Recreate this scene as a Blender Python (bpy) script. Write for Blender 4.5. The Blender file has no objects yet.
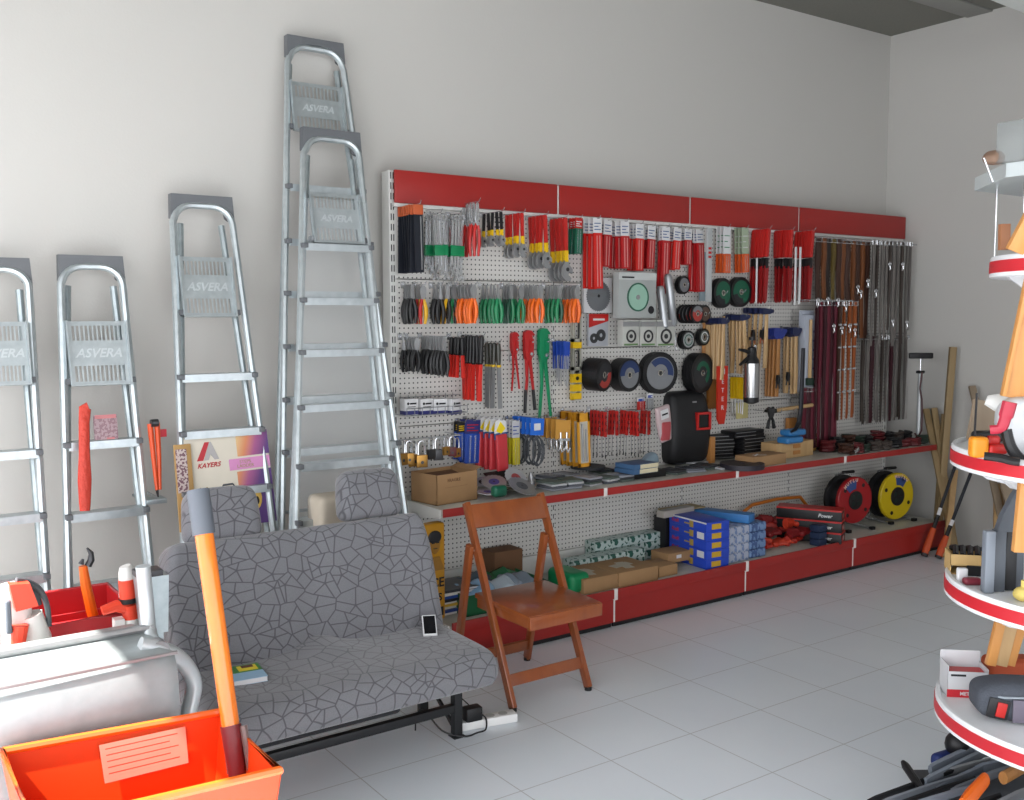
import bpy, bmesh, math, random
from mathutils import Vector, Matrix
random.seed(7)
PI = math.pi
SC = bpy.context.scene
COL = SC.collection

# ---------------------------------------------------------------- camera
FOC, YAW, PITCH, ROLL = 995.67, .6134, .0841, -.0022
CAM = Vector((-2.3568, -4.4179, 1.6214))
FW = Vector((math.sin(YAW)*math.cos(PITCH), math.cos(YAW)*math.cos(PITCH), -math.sin(PITCH)))
RT0 = Vector((math.cos(YAW), -math.sin(YAW), 0)); UP0 = RT0.cross(FW)
RT = RT0*math.cos(ROLL) + UP0*math.sin(ROLL); UP = -RT0*math.sin(ROLL) + UP0*math.cos(ROLL)
cd = bpy.data.cameras.new('camera'); co = bpy.data.objects.new('camera', cd); COL.objects.link(co)
cd.sensor_width = 36; cd.lens = FOC/1024*36; cd.clip_start = .05
mw = Matrix((( RT.x, UP.x, -FW.x, CAM.x), (RT.y, UP.y, -FW.y, CAM.y), (RT.z, UP.z, -FW.z, CAM.z), (0, 0, 0, 1)))
co.matrix_world = mw
SC.camera = co

def ray(px, py): return FW + RT*((px-512)/FOC) - UP*((py-400)/FOC)
def onz(px, py, z=0.):
    d = ray(px, py); return CAM + d*((z-CAM.z)/d.z)
def ony(px, py, y):
    d = ray(px, py); return CAM + d*((y-CAM.y)/d.y)
def onx(px, py, x):
    d = ray(px, py); return CAM + d*((x-CAM.x)/d.x)

# ---------------------------------------------------------------- materials
def lin(h):
    if isinstance(h, str):
        h = h.lstrip('#'); c = [int(h[i:i+2], 16)/255 for i in (0, 2, 4)]
        return tuple(((v+.055)/1.055)**2.4 if v > .04045 else v/12.92 for v in c)
    return h
_M = {}
def nd(nt, t, **k):
    n = nt.nodes.new(t)
    for a, b in k.items(): setattr(n, a, b)
    return n
def M(name, col='#888888', rough=.5, metal=0., var=.06, vscale=14., bump=0., bscale=200., spec=.5, coat=0., trans=0., alpha=1., ior=1.45):
    if name in _M: return _M[name]
    m = bpy.data.materials.new(name); m.use_nodes = True; _M[name] = m
    nt = m.node_tree; b = nt.nodes['Principled BSDF']
    c = lin(col)
    tc = nd(nt, 'ShaderNodeTexCoord'); no = nd(nt, 'ShaderNodeTexNoise'); no.inputs['Scale'].default_value = vscale; no.inputs['Detail'].default_value = 3
    nt.links.new(tc.outputs['Object'], no.inputs['Vector'])
    mx = nd(nt, 'ShaderNodeMix', data_type='RGBA')
    mx.inputs[6].default_value = (*[v*(1-var) for v in c], 1); mx.inputs[7].default_value = (*[min(1, v*(1+var)) for v in c], 1)
    nt.links.new(no.outputs['Fac'], mx.inputs[0]); nt.links.new(mx.outputs[2], b.inputs['Base Color'])
    b.inputs['Roughness'].default_value = rough; b.inputs['Metallic'].default_value = metal
    b.inputs['Specular IOR Level'].default_value = spec; b.inputs['Coat Weight'].default_value = coat
    b.inputs['Transmission Weight'].default_value = trans; b.inputs['Alpha'].default_value = alpha; b.inputs['IOR'].default_value = ior
    if bump:
        n2 = nd(nt, 'ShaderNodeTexNoise'); n2.inputs['Scale'].default_value = bscale; nt.links.new(tc.outputs['Object'], n2.inputs['Vector'])
        bp = nd(nt, 'ShaderNodeBump'); bp.inputs['Strength'].default_value = bump; bp.inputs['Distance'].default_value = .01
        nt.links.new(n2.outputs['Fac'], bp.inputs['Height']); nt.links.new(bp.outputs['Normal'], b.inputs['Normal'])
    return m
def math_(nt, op, a, b=None, c=None):
    n = nd(nt, 'ShaderNodeMath', operation=op)
    for i, v in enumerate((a, b, c)):
        if v is None: continue
        if isinstance(v, (int, float)): n.inputs[i].default_value = v
        else: nt.links.new(v, n.inputs[i])
    return n.outputs[0]
def base(name, rough=.5, metal=0.):
    m = bpy.data.materials.new(name); m.use_nodes = True; _M[name] = m
    nt = m.node_tree; b = nt.nodes['Principled BSDF']; b.inputs['Roughness'].default_value = rough; b.inputs['Metallic'].default_value = metal
    tc = nd(nt, 'ShaderNodeTexCoord'); return m, nt, b, tc
def mix(nt, fac, c1, c2, dst):
    mx = nd(nt, 'ShaderNodeMix', data_type='RGBA')
    for i, c in ((6, c1), (7, c2)):
        if isinstance(c, (str, tuple)): mx.inputs[i].default_value = (*lin(c), 1)
        else: nt.links.new(c, mx.inputs[i])
    if isinstance(fac, (int, float)): mx.inputs[0].default_value = fac
    else: nt.links.new(fac, mx.inputs[0])
    if dst is not None: nt.links.new(mx.outputs[2], dst)
    return mx.outputs[2]

def floor_mat():
    m, nt, b, tc = base('floor_tiles', .28)
    geo = nd(nt, 'ShaderNodeNewGeometry'); sp = nd(nt, 'ShaderNodeSeparateXYZ'); nt.links.new(geo.outputs['Position'], sp.inputs[0])
    S = .4054
    fx = math_(nt, 'FRACT', math_(nt, 'DIVIDE', math_(nt, 'SUBTRACT', sp.outputs[0], -.0368-40*S), S))
    fy = math_(nt, 'FRACT', math_(nt, 'DIVIDE', math_(nt, 'SUBTRACT', sp.outputs[1], -1.3416-40*S), S))
    dx = math_(nt, 'ABSOLUTE', math_(nt, 'SUBTRACT', fx, .5)); dy = math_(nt, 'ABSOLUTE', math_(nt, 'SUBTRACT', fy, .5))
    g = math_(nt, 'GREATER_THAN', math_(nt, 'MAXIMUM', dx, dy), .4948)
    no = nd(nt, 'ShaderNodeTexNoise'); no.inputs['Scale'].default_value = 2.2; no.inputs['Detail'].default_value = 6; nt.links.new(geo.outputs['Position'], no.inputs['Vector'])
    c = mix(nt, no.outputs['Fac'], '#d6dde4', '#e2e8ec', None)
    mix(nt, g, c, '#b4b6b7', b.inputs['Base Color'])
    bp = nd(nt, 'ShaderNodeBump'); bp.inputs['Strength'].default_value = .35; bp.inputs['Distance'].default_value = .002; bp.invert = True
    nt.links.new(g, bp.inputs['Height']); nt.links.new(bp.outputs['Normal'], b.inputs['Normal'])
    return m
def peg_mat():
    m, nt, b, tc = base('white_perforated_steel', .45)
    geo = nd(nt, 'ShaderNodeNewGeometry'); sp = nd(nt, 'ShaderNodeSeparateXYZ'); nt.links.new(geo.outputs['Position'], sp.inputs[0])
    S = .025
    fx = math_(nt, 'SUBTRACT', math_(nt, 'FRACT', math_(nt, 'DIVIDE', math_(nt, 'ADD', sp.outputs[0], 1.), S)), .5)
    fz = math_(nt, 'SUBTRACT', math_(nt, 'FRACT', math_(nt, 'DIVIDE', math_(nt, 'ADD', sp.outputs[2], 1.), S)), .5)
    r = math_(nt, 'SQRT', math_(nt, 'ADD', math_(nt, 'MULTIPLY', fx, fx), math_(nt, 'MULTIPLY', fz, fz)))
    g = math_(nt, 'LESS_THAN', r, .17)
    mix(nt, g, '#cfcdc8', '#2f3032', b.inputs['Base Color'])
    return m
def voronoi_fabric():
    m, nt, b, tc = base('grey_geometric_upholstery', .92)
    sp = nd(nt, 'ShaderNodeSeparateXYZ'); nt.links.new(tc.outputs['Object'], sp.inputs[0])
    cb = nd(nt, 'ShaderNodeCombineXYZ'); nt.links.new(sp.outputs[0], cb.inputs[0]); nt.links.new(math_(nt, 'ADD', sp.outputs[2], sp.outputs[1]), cb.inputs[1])
    S = 9.
    v = nd(nt, 'ShaderNodeTexVoronoi', feature='DISTANCE_TO_EDGE', voronoi_dimensions='2D'); v2 = nd(nt, 'ShaderNodeTexVoronoi', feature='F1', voronoi_dimensions='2D')
    for q in (v, v2): q.inputs['Scale'].default_value = S; q.inputs['Randomness'].default_value = .8; nt.links.new(cb.outputs[0], q.inputs['Vector'])
    df = nd(nt, 'ShaderNodeVectorMath', operation='SUBTRACT'); nt.links.new(cb.outputs[0], df.inputs[0]); nt.links.new(v2.outputs['Position'], df.inputs[1])
    s2 = nd(nt, 'ShaderNodeSeparateXYZ'); nt.links.new(df.outputs[0], s2.inputs[0]); cs = nd(nt, 'ShaderNodeSeparateXYZ'); nt.links.new(v2.outputs['Color'], cs.inputs[0])
    ang = math_(nt, 'ADD', math_(nt, 'ARCTAN2', s2.outputs[1], s2.outputs[0]), math_(nt, 'MULTIPLY', cs.outputs[0], 6.28))
    rad = math_(nt, 'MULTIPLY', math_(nt, 'SQRT', math_(nt, 'ADD', math_(nt, 'MULTIPLY', s2.outputs[0], s2.outputs[0]), math_(nt, 'MULTIPLY', s2.outputs[1], s2.outputs[1]))), S)
    spoke = math_(nt, 'MULTIPLY', math_(nt, 'ABSOLUTE', math_(nt, 'SINE', math_(nt, 'MULTIPLY', ang, 2.5))), math_(nt, 'MULTIPLY', rad, .4))
    both = math_(nt, 'MINIMUM', v.outputs['Distance'], spoke)
    r = nd(nt, 'ShaderNodeMapRange'); r.inputs[1].default_value = .010; r.inputs[2].default_value = .034; nt.links.new(both, r.inputs[0])
    no = nd(nt, 'ShaderNodeTexNoise'); no.inputs['Scale'].default_value = 260; nt.links.new(tc.outputs['Object'], no.inputs['Vector'])
    c = mix(nt, no.outputs['Fac'], '#5d5d61', '#727276', None)
    mix(nt, r.outputs[0], '#454549', c, b.inputs['Base Color'])
    bp = nd(nt, 'ShaderNodeBump'); bp.inputs['Strength'].default_value = .25; bp.inputs['Distance'].default_value = .004
    nt.links.new(no.outputs['Fac'], bp.inputs['Height']); nt.links.new(bp.outputs['Normal'], b.inputs['Normal'])
    b.inputs['Sheen Weight'].default_value = .3
    return m
def wood(name, c1, c2, rough=.4, scale=(1, 1, 14), coat=0., grain=6.):
    if name in _M: return _M[name]
    m, nt, b, tc = base(name, rough)
    mp = nd(nt, 'ShaderNodeMapping'); mp.inputs['Scale'].default_value = (grain*6, grain*6, grain*.5); nt.links.new(tc.outputs['Object'], mp.inputs['Vector'])
    no = nd(nt, 'ShaderNodeTexNoise'); no.inputs['Scale'].default_value = 1.; no.inputs['Detail'].default_value = 5; nt.links.new(mp.outputs[0], no.inputs['Vector'])
    mix(nt, no.outputs['Fac'], c1, c2, b.inputs['Base Color']); b.inputs['Coat Weight'].default_value = coat
    return m
def galv(name='galvanised_steel', c1='#8c979b', c2='#b9c2c4', rough=.42, metal=.75):
    if name in _M: return _M[name]
    m, nt, b, tc = base(name, rough, metal)
    v = nd(nt, 'ShaderNodeTexNoise'); v.inputs['Scale'].default_value = 28; v.inputs['Detail'].default_value = 5; nt.links.new(tc.outputs['Object'], v.inputs['Vector'])
    mix(nt, v.outputs['Fac'], c1, c2, b.inputs['Base Color'])
    return m
def checker(name, c1, c2, sc=30., thr=.5, rough=.5):
    "blotchy two colour print"
    if name in _M: return _M[name]
    m, nt, b, tc = base(name, rough)
    v = nd(nt, 'ShaderNodeTexNoise'); v.inputs['Scale'].default_value = sc; v.inputs['Detail'].default_value = 1; nt.links.new(tc.outputs['Object'], v.inputs['Vector'])
    g = math_(nt, 'GREATER_THAN', v.outputs['Fac'], thr)
    mix(nt, g, c1, c2, b.inputs['Base Color'])
    return m
def stripes(name, c1, c2, sc=60., axis=0, duty=.5, rough=.5):
    if name in _M: return _M[name]
    m, nt, b, tc = base(name, rough)
    sp = nd(nt, 'ShaderNodeSeparateXYZ'); nt.links.new(tc.outputs['Object'], sp.inputs[0])
    f = math_(nt, 'FRACT', math_(nt, 'ADD', math_(nt, 'MULTIPLY', sp.outputs[axis], sc), 50.))
    mix(nt, math_(nt, 'GREATER_THAN', f, duty), c1, c2, b.inputs['Base Color'])
    return m

# ---------------------------------------------------------------- mesh builder
def rotm(rx=0, ry=0, rz=0):
    return Matrix.Rotation(rz, 4, 'Z') @ Matrix.Rotation(ry, 4, 'Y') @ Matrix.Rotation(rx, 4, 'X')
class MB:
    def __init__(s): s.bm = bmesh.new(); s.mi = 0; s.X = Matrix.Identity(4)
    def _add(s, vs, fs, m=None):
        X = s.X @ m if m is not None else s.X
        vv = [s.bm.verts.new(X @ Vector(v)) for v in vs]; out = []
        for f in fs:
            try:
                fa = s.bm.faces.new([vv[i] for i in f]); fa.material_index = s.mi; fa.smooth = True; out.append(fa)
            except ValueError: pass
        return vv, out
    def box(s, c, d, rot=None, bev=0.):
        x, y, z = [v/2 for v in d]
        vs = [(-x,-y,-z),(x,-y,-z),(x,y,-z),(-x,y,-z),(-x,-y,z),(x,-y,z),(x,y,z),(-x,y,z)]
        m = Matrix.Translation(c)
        if rot is not None: m = m @ (rot if isinstance(rot, Matrix) else rotm(*rot))
        vv, ff = s._add(vs, [(0,3,2,1),(4,5,6,7),(0,1,5,4),(1,2,6,5),(2,3,7,6),(3,0,4,7)], m)
        if bev:
            es = list({e for f in ff for e in f.edges})
            bmesh.ops.bevel(s.bm, geom=es, offset=min(bev, min(d)*.45), segments=2, profile=.6, affect='EDGES', clamp_overlap=True)
        return s
    def bb(s, x0, x1, y0, y1, z0, z1, bev=0.): return s.box(((x0+x1)/2, (y0+y1)/2, (z0+z1)/2), (abs(x1-x0), abs(y1-y0), abs(z1-z0)), None, bev)
    def prism(s, poly, y0, y1, rot=None, c=(0,0,0)):
        "poly in (x,z), extruded along y"
        n = len(poly)
        vs = [(p[0], y0, p[1]) for p in poly]+[(p[0], y1, p[1]) for p in poly]
        a = sum(poly[i][0]*poly[(i+1) % n][1]-poly[(i+1) % n][0]*poly[i][1] for i in range(n))
        fr = tuple(range(n)); bk = tuple(range(2*n-1, n-1, -1))
        fs = [fr, bk]+[(i, n+i, n+(i+1) % n, (i+1) % n) for i in range(n)]
        if a < 0: fs = [f[::-1] for f in fs]
        m = Matrix.Translation(c)
        if rot is not None: m = m @ (rot if isinstance(rot, Matrix) else rotm(*rot))
        s._add(vs, fs, m); return s
    def tube(s, pts, r, seg=8, closed=False, flat=None, cap=True):
        "sweep; r float or list; flat = (rx, rz) scale across fixed frame"
        P = [Vector(p) for p in pts]; n = len(P); R = r if isinstance(r, (list, tuple)) else [r]*n
        rings = []; up = None
        for i in range(n):
            a = P[(i-1) % n] if (closed or i > 0) else P[i]; b = P[(i+1) % n] if (closed or i < n-1) else P[i]
            t = (b-a).normalized()
            if t.length < 1e-6: t = Vector((0, 0, 1))
            if up is None:
                up = Vector((0, 1, 0)) if abs(t.y) < .9 else Vector((1, 0, 0))
            sd = t.cross(up)
            if sd.length < 1e-5: sd = t.cross(Vector((1, 0, .1)))
            sd.normalize(); up = sd.cross(t).normalized()
            fx, fy = flat or (1, 1)
            rings.append([P[i] + sd*(R[i]*fx*math.cos(2*PI*k/seg)) + up*(R[i]*fy*math.sin(2*PI*k/seg)) for k in range(seg)])
        vs = [v for q in rings for v in q]; fs = []
        for i in range(n if closed else n-1):
            j = (i+1) % n
            fs += [(i*seg+k, i*seg+(k+1) % seg, j*seg+(k+1) % seg, j*seg+k) for k in range(seg)]
        if not closed and cap:
            fs += [tuple(range(seg-1, -1, -1)), tuple((n-1)*seg+k for k in range(seg))]
        s._add(vs, fs); return s
    def cyl(s, p1, p2, r1, r2=None, seg=14): return s.tube([p1, p2], [r1, r1 if r2 is None else r2], seg)
    def lathe(s, prof, m=None, seg=24, c=(0,0,0)):
        "prof (r,z) around local z"
        n = len(prof); vs = [(p[0]*math.cos(2*PI*k/seg), p[0]*math.sin(2*PI*k/seg), p[1]) for p in prof for k in range(seg)]
        fs = [(i*seg+k, i*seg+(k+1) % seg, (i+1)*seg+(k+1) % seg, (i+1)*seg+k) for i in range(n-1) for k in range(seg)]
        if prof[0][0] > 1e-6 : fs.append(tuple(range(seg-1, -1, -1)))
        if prof[-1][0] > 1e-6: fs.append(tuple((n-1)*seg+k for k in range(seg)))
        X = Matrix.Translation(c)
        if m is not None: X = X @ m
        s._add(vs, fs, X); return s
    def ring(s, prof, m=None, seg=24, c=(0,0,0)):
        "closed profile (r,z) revolved: torus-like solid"
        n = len(prof); vs = [(p[0]*math.cos(2*PI*k/seg), p[0]*math.sin(2*PI*k/seg), p[1]) for p in prof for k in range(seg)]
        fs = [(i*seg+k, i*seg+(k+1) % seg, ((i+1) % n)*seg+(k+1) % seg, ((i+1) % n)*seg+k) for i in range(n) for k in range(seg)]
        X = Matrix.Translation(c)
        if m is not None: X = X @ m
        s._add(vs, fs, X); return s
    def ball(s, c, r, seg=14, rings=8):
        r = (r, r, r) if isinstance(r, (int, float)) else r
        prof = [(math.sin(PI*i/rings), -math.cos(PI*i/rings)) for i in range(rings+1)]
        prof[0] = (1e-7, -1); prof[-1] = (1e-7, 1)
        return s.lathe(prof, Matrix.Diagonal((r[0], r[1], r[2], 1)), seg, c)
    def rbox(s, c, d, r, n=(10, 6, 6), fn=None, rot=None):
        "rounded box with grid; fn deforms local point"
        hx, hy, hz = [v/2 for v in d]; vs = []; fs = []; idx = {}
        def P(u, v, w):
            k = (round(u, 5), round(v, 5), round(w, 5))
            if k in idx: return idx[k]
            p = Vector((u*hx, v*hy, w*hz)); q = Vector((max(-hx+r, min(hx-r, p.x)), max(-hy+r, min(hy-r, p.y)), max(-hz+r, min(hz-r, p.z))))
            e = p-q
            # cube surface offset -> sphere offset
            if e.length > 1e-9: p = q+e.normalized()*r
            if fn: p = Vector(fn(p))
            idx[k] = len(vs); vs.append(p); return idx[k]
        def grid(h, n_):
            a = [-1+2*i/n_ for i in range(n_+1)]
            # add points inside the rounding
            k = 1-r/h; ex = [k+(1-k)*t for t in (0, .35, .62, .84)]
            a = [v for v in a if abs(v) < k-.02]+ex+[-v for v in ex]+[1, -1]
            return sorted(set(round(v, 5) for v in a))
        gx, gy, gz = grid(hx, n[0]), grid(hy, n[1]), grid(hz, n[2])
        def face(A, B, f, fl):
            for i in range(len(A)-1):
                for j in range(len(B)-1):
                    q = (f(A[i], B[j]), f(A[i+1], B[j]), f(A[i+1], B[j+1]), f(A[i], B[j+1]))
                    fs.append(q if fl else q[::-1])
        face(gx, gy, lambda a, b: P(a, b, 1), True); face(gx, gy, lambda a, b: P(a, b, -1), False)
        face(gx, gz, lambda a, b: P(a, -1, b), True); face(gx, gz, lambda a, b: P(a, 1, b), False)
        face(gy, gz, lambda a, b: P(1, a, b), True); face(gy, gz, lambda a, b: P(-1, a, b), False)
        m = Matrix.Translation(c)
        if rot is not None: m = m @ (rot if isinstance(rot, Matrix) else rotm(*rot))
        s._add(vs, fs, m); return s
    def text(s, txt, size, m, depth=.0008, shear=0., bold=False, align='CENTER'):
        cu = bpy.data.curves.new('t', 'FONT'); cu.body = txt; cu.size = size; cu.extrude = depth; cu.shear = shear
        cu.align_x = align; cu.align_y = 'CENTER'; cu.resolution_u = 3
        if bold: cu.offset = size*.02
        o = bpy.data.objects.new('t', cu); me = bpy.data.meshes.new_from_object(o)
        s._add([v.co for v in me.vertices], [tuple(p.vertices) for p in me.polygons], m)
        bpy.data.objects.remove(o); bpy.data.curves.remove(cu); bpy.data.meshes.remove(me); return s
    def build(s, name, mats, parent=None, sharp=35, world=False, org=None):
        me = bpy.data.meshes.new(name)
        bmesh.ops.recalc_face_normals(s.bm, faces=s.bm.faces) if False else None
        if world and parent is not None:
            s.bm.transform(parent.matrix_basis.inverted())
        if org is not None: bmesh.ops.translate(s.bm, vec=-Vector(org), verts=s.bm.verts)
        s.bm.to_mesh(me); s.bm.free()
        for m in (mats if isinstance(mats, (list, tuple)) else [mats]): me.materials.append(m)
        me.set_sharp_from_angle(angle=math.radians(sharp))
        o = bpy.data.objects.new(name, me); COL.objects.link(o)
        if parent is not None: o.parent = parent
        if org is not None: o.location = org
        return o
def tag(o, label=None, cat=None, group=None, kind=None):
    if label: o['label'] = label
    if cat: o['category'] = cat
    if group: o['group'] = group
    if kind: o['kind'] = kind
    return o
def thing(name, label, cat, loc=(0,0,0), rz=0., group=None, rot=None):
    o = bpy.data.objects.new(name, None); COL.objects.link(o); o.empty_display_size = .05
    X = Matrix.Translation(loc) @ (rot if rot is not None else Matrix.Rotation(rz, 4, 'Z'))
    o.matrix_basis = X
    return tag(o, label, cat, group)
def solo(mb, name, mats, label, cat, group=None, sharp=35):
    "one-mesh thing built in world coordinates; origin moved to its base"
    v = [x.co for x in mb.bm.verts]
    org = Vector(((min(a.x for a in v)+max(a.x for a in v))/2, (min(a.y for a in v)+max(a.y for a in v))/2, min(a.z for a in v)))
    return tag(mb.build(name, mats, None, sharp, org=org), label, cat, group)
def struct(mb, name, mat): return tag(mb.build(name, mat), kind='structure')
def dup(root, loc=None, rot=None, label=None, group=None):
    r = root.copy(); COL.objects.link(r)
    if rot is not None: r.matrix_basis = Matrix.Translation(loc) @ rot
    elif loc is not None: r.location = loc
    if label: r['label'] = label
    if group: r['group'] = group
    for ch in KIDS(root):
        c = ch.copy(); COL.objects.link(c); c.parent = r; _K.setdefault(r.name, []).append(c)
        for g in KIDS(ch):
            d = g.copy(); COL.objects.link(d); d.parent = c
    return r
_K = {}
def under(child, part):
    'make child a sub-part of part (both built under the same thing)'
    child.parent = part; return child
def KIDS(o): return list(o.children)

# ---------------------------------------------------------------- common materials
RED = M('red_enamel', '#96231f', .38, var=.03)
REDP = M('red_plastic', '#b3201c', .4, var=.05)
WHITE = M('white_enamel', '#d3d3cf', .4, var=.02)
WALL = M('wall_paint', '#bdbbb6', .85, var=.012, vscale=1.2, bump=.05, bscale=90)
GALV = galv(); GALV2 = galv('galvanised_steel_bright', '#a3adb0', '#ccd3d5', .35, .7)
CHROME = M('chrome', '#c9cbcd', .22, .8, var=.05)
STEEL = M('dull_steel', '#9a9b9c', .35, .6, var=.1)
DSTEEL = M('dark_steel', '#4b4b4d', .42, .8, var=.15)
BLACK = M('black_plastic', '#151517', .45, var=.1)
DGREY = M('dark_grey_plastic', '#4c4f53', .55, var=.06)
GREEN = M('green_plastic', '#0a7a4a', .38, var=.05)
ORANGE = M('orange_plastic', '#e8660c', .4, var=.04)
YELLOW = M('yellow_plastic', '#dcb312', .42, var=.04)
BLUE = M('blue_plastic', '#1c3f9a', .42, var=.05)
PAPER = M('white_card', '#cfcfd0', .75, var=.03)
CARTON = M('brown_cardboard', '#9c7a55', .85, var=.07, vscale=20)
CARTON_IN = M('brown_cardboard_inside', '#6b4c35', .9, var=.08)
PALEWOOD = wood('pale_beech', '#a8865a', '#c6a577', .5)
TANWOOD = wood('tan_wood', '#96622f', '#b98248', .5)
INK = M('black_ink', '#1b1b1f', .6)
FLOORM = floor_mat(); PEG = peg_mat(); FABRIC = voronoi_fabric()
CLEAR = M('clear_film', '#e6ebee', .12, trans=.0, alpha=.28, var=0.)
# ================================================================ ROOM
XL, XR, YB, YF, H = -3.0, 4.205, .09, -7.0, 3.65
m = MB(); m.bb(XL-.2, XR+.2, YF-.2, YB+.2, -.1, 0); struct(m, 'floor', FLOORM)
CEIL = M('ceiling_grey_panel', '#77766f', .9, var=.10, vscale=60)
m = MB(); m.bb(XL-.2, XR+.2, YF-.2, YB+.2, H, H+.1); struct(m, 'ceiling', CEIL)
m = MB(); m.bb(XL-.2, XR+.2, YB, YB+.15, 0, H); struct(m, 'wall_back', WALL)
m = MB(); m.bb(XR, XR+.15, YF, YB, 0, H)
struct(m, 'wall_right', WALL)
# left glazed shop front: piers, sill and head around the openings
m = MB()
m.bb(XL-.15, XL, YF, YB, 3.1, H); m.bb(XL-.15, XL, YF, YB, 0, .12); m.bb(XL-.15, XL, -.25, YB, .12, 3.1)
for y in (-1.9, -3.6, -5.3): m.bb(XL-.12, XL-.04, y-.04, y+.04, .12, 3.1)
struct(m, 'wall_left', WALL)
m = MB()
m.bb(XL, XR, YF-.15, YF, 3.0, H); m.bb(XL, XR, YF-.15, YF, 0, .12); m.bb(1.6, XR, YF-.15, YF, .12, 3.0)
for x in (-1.5, 0.): m.bb(x-.04, x+.04, YF-.12, YF-.04, .12, 3.)
struct(m, 'wall_front', WALL)
# shallow duct panel and light fitting at the ceiling by the right wall
p = onz(925, 6, H); q = onz(1013, 3, H)
m = MB(); m.bb(3.1, XR-.001, -.68, -.50, H-.012, H-.001, .003); struct(m, 'trim_1', M('ceiling_strip_paint', '#8f8f8a', .7))
m = MB(); a = onz(988, -1, 3.3); b = onz(1026, 14, 3.3); v_ = (b-a).normalized(); n_ = Vector((v_.y, -v_.x, 0)); b = a+v_*.9; c = b+n_*.25; d = a+n_*.25; hz = Vector((0, 0, .07))
m._add([a, b, c, d, a+hz, b+hz, c+hz, d+hz], [(0, 1, 2, 3), (7, 6, 5, 4), (0, 4, 5, 1), (1, 5, 6, 2), (2, 6, 7, 3), (3, 7, 4, 0)])
for q_ in (.25, .65): r_ = a+v_*q_+n_*.12; m.cyl(r_+hz*.9, Vector((r_.x, r_.y, H-.001)), .008, seg=8)
tag(solo(m, 'ceiling_light', M('white_lamp_housing', '#dfe3df', .5), 'white oblong light fitting hanging below the grey ceiling, cut by the upper right picture corner', 'light'))

# ================================================================ GONDOLA WALL UNIT
g = thing('wall_shelving_unit', 'long white perforated wall display unit with red header panels, shelf and red base', 'shelving', (2.0, -.03, 0))
YBD = -.05
def gp(mb, name, mat): return mb.build(name, mat, g, world=True)
X_END = 4.06
zs = [.30, .703, 1.071, 1.44, 1.805, 2.17]
bays = [(0, 1), (1, 2), (2, 3), (3, X_END)]
for (a, b) in bays:
    for z0, z1 in zip(zs[:-1], zs[1:]):
        m = MB(); m.bb(a+(.022 if a == 0 else .006), b-.0062, YBD, YBD+.03, z0+.0025, z1-.0025); gp(m, 'perforated_panel', PEG)
    m = MB(); m.bb(a+.005, b-.005, YBD, YBD+.03, .19, .2985); gp(m, 'plain_back_panel', WHITE)
# slotted uprights: the slots are a pattern of the upright's own mesh
SLOT = M('slot_shadow_black', '#242424', .9)
for x in (0, 1, 2, 3, X_END):
    m = MB()
    if x in (0, X_END): m.bb(x-.016, x+.022, YBD-.004, YBD+.07, .19, 2.33, .002)
    else: m.bb(x-.006, x+.006, YBD-.0005, YBD+.07, .19, 2.33)
    m.mi = 1
    for k in range(42):
        z = .24+k*.05
        if z > 2.3: break
        for dx in ((0,) if x else (-.004, .009)):
            yq = YBD-.0055 if x in (0, X_END) else YBD-.0015
            m.bb(x+dx-.003, x+dx+.002, yq, yq+.002, z, z+(.032 if x == 0 else .026))
    gp(m, 'upright', [WHITE, SLOT])
# header panels
hx = [-.012, 1.0, 2.0, 3.0, 4.19]
for a, b in zip(hx[:-1], hx[1:]):
    m = MB(); m.bb(a+.008, b-.008, -.095, -.08, 2.171, 2.330, .006); gp(m, 'header_panel', RED)
m = MB(); m.bb(.0, 4.18, -.08, -.05, 2.155, 2.175); gp(m, 'header_rail', WHITE)
for x in hx[1:-1]: m = MB(); m.bb(x-.005, x+.005, -.088, -.06, 2.175, 2.322); gp(m, 'header_bracket', WHITE)
# middle shelf
ZS, YS = .722, -.497
SHE = M('shelf_grey_enamel', '#b4b3ab', .45, var=.04)
sx = [0, 1, 2, 3, 4.03]
for i, (a, b) in enumerate(zip(sx[:-1], sx[1:])):
    m = MB(); m.bb(a+.002, b-.002, YS+.006, YBD-.004, ZS-.03, ZS, .003); sb = gp(m, 'shelf_board', SHE)
    m = MB(); m.bb(a+.011, b-.011, YS, YS+.006, ZS-.036, ZS+.003, .002); under(gp(m, 'price_rail', RED), sb)
m = MB(); m.prism([(-.46, 0), (0, 0), (0, .05), (-.46, .11)], 0, .004) if False else None
for x in (-.004,):
    m = MB()
    m._add([(x, YS+.002, ZS+.002), (x, YBD, ZS+.002), (x, YBD, ZS-.10), (x, YS+.002, ZS-.038), (x+.004, YS+.002, ZS+.002), (x+.004, YBD, ZS+.002), (x+.004, YBD, ZS-.10), (x+.004, YS+.002, ZS-.038)],
           [(0,1,2,3),(7,6,5,4),(0,4,5,1),(3,2,6,7),(1,5,6,2),(0,3,7,4)])
    gp(m, 'shelf_bracket', WHITE)
for x in (1, 2, 3): m = MB(); m.bb(x-.011, x+.011, YS-.002, YS+.006, ZS-.04, ZS+.005, .001); gp(m, 'rail_clip', M('white_clip', '#e2dcd8', .4))
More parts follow.
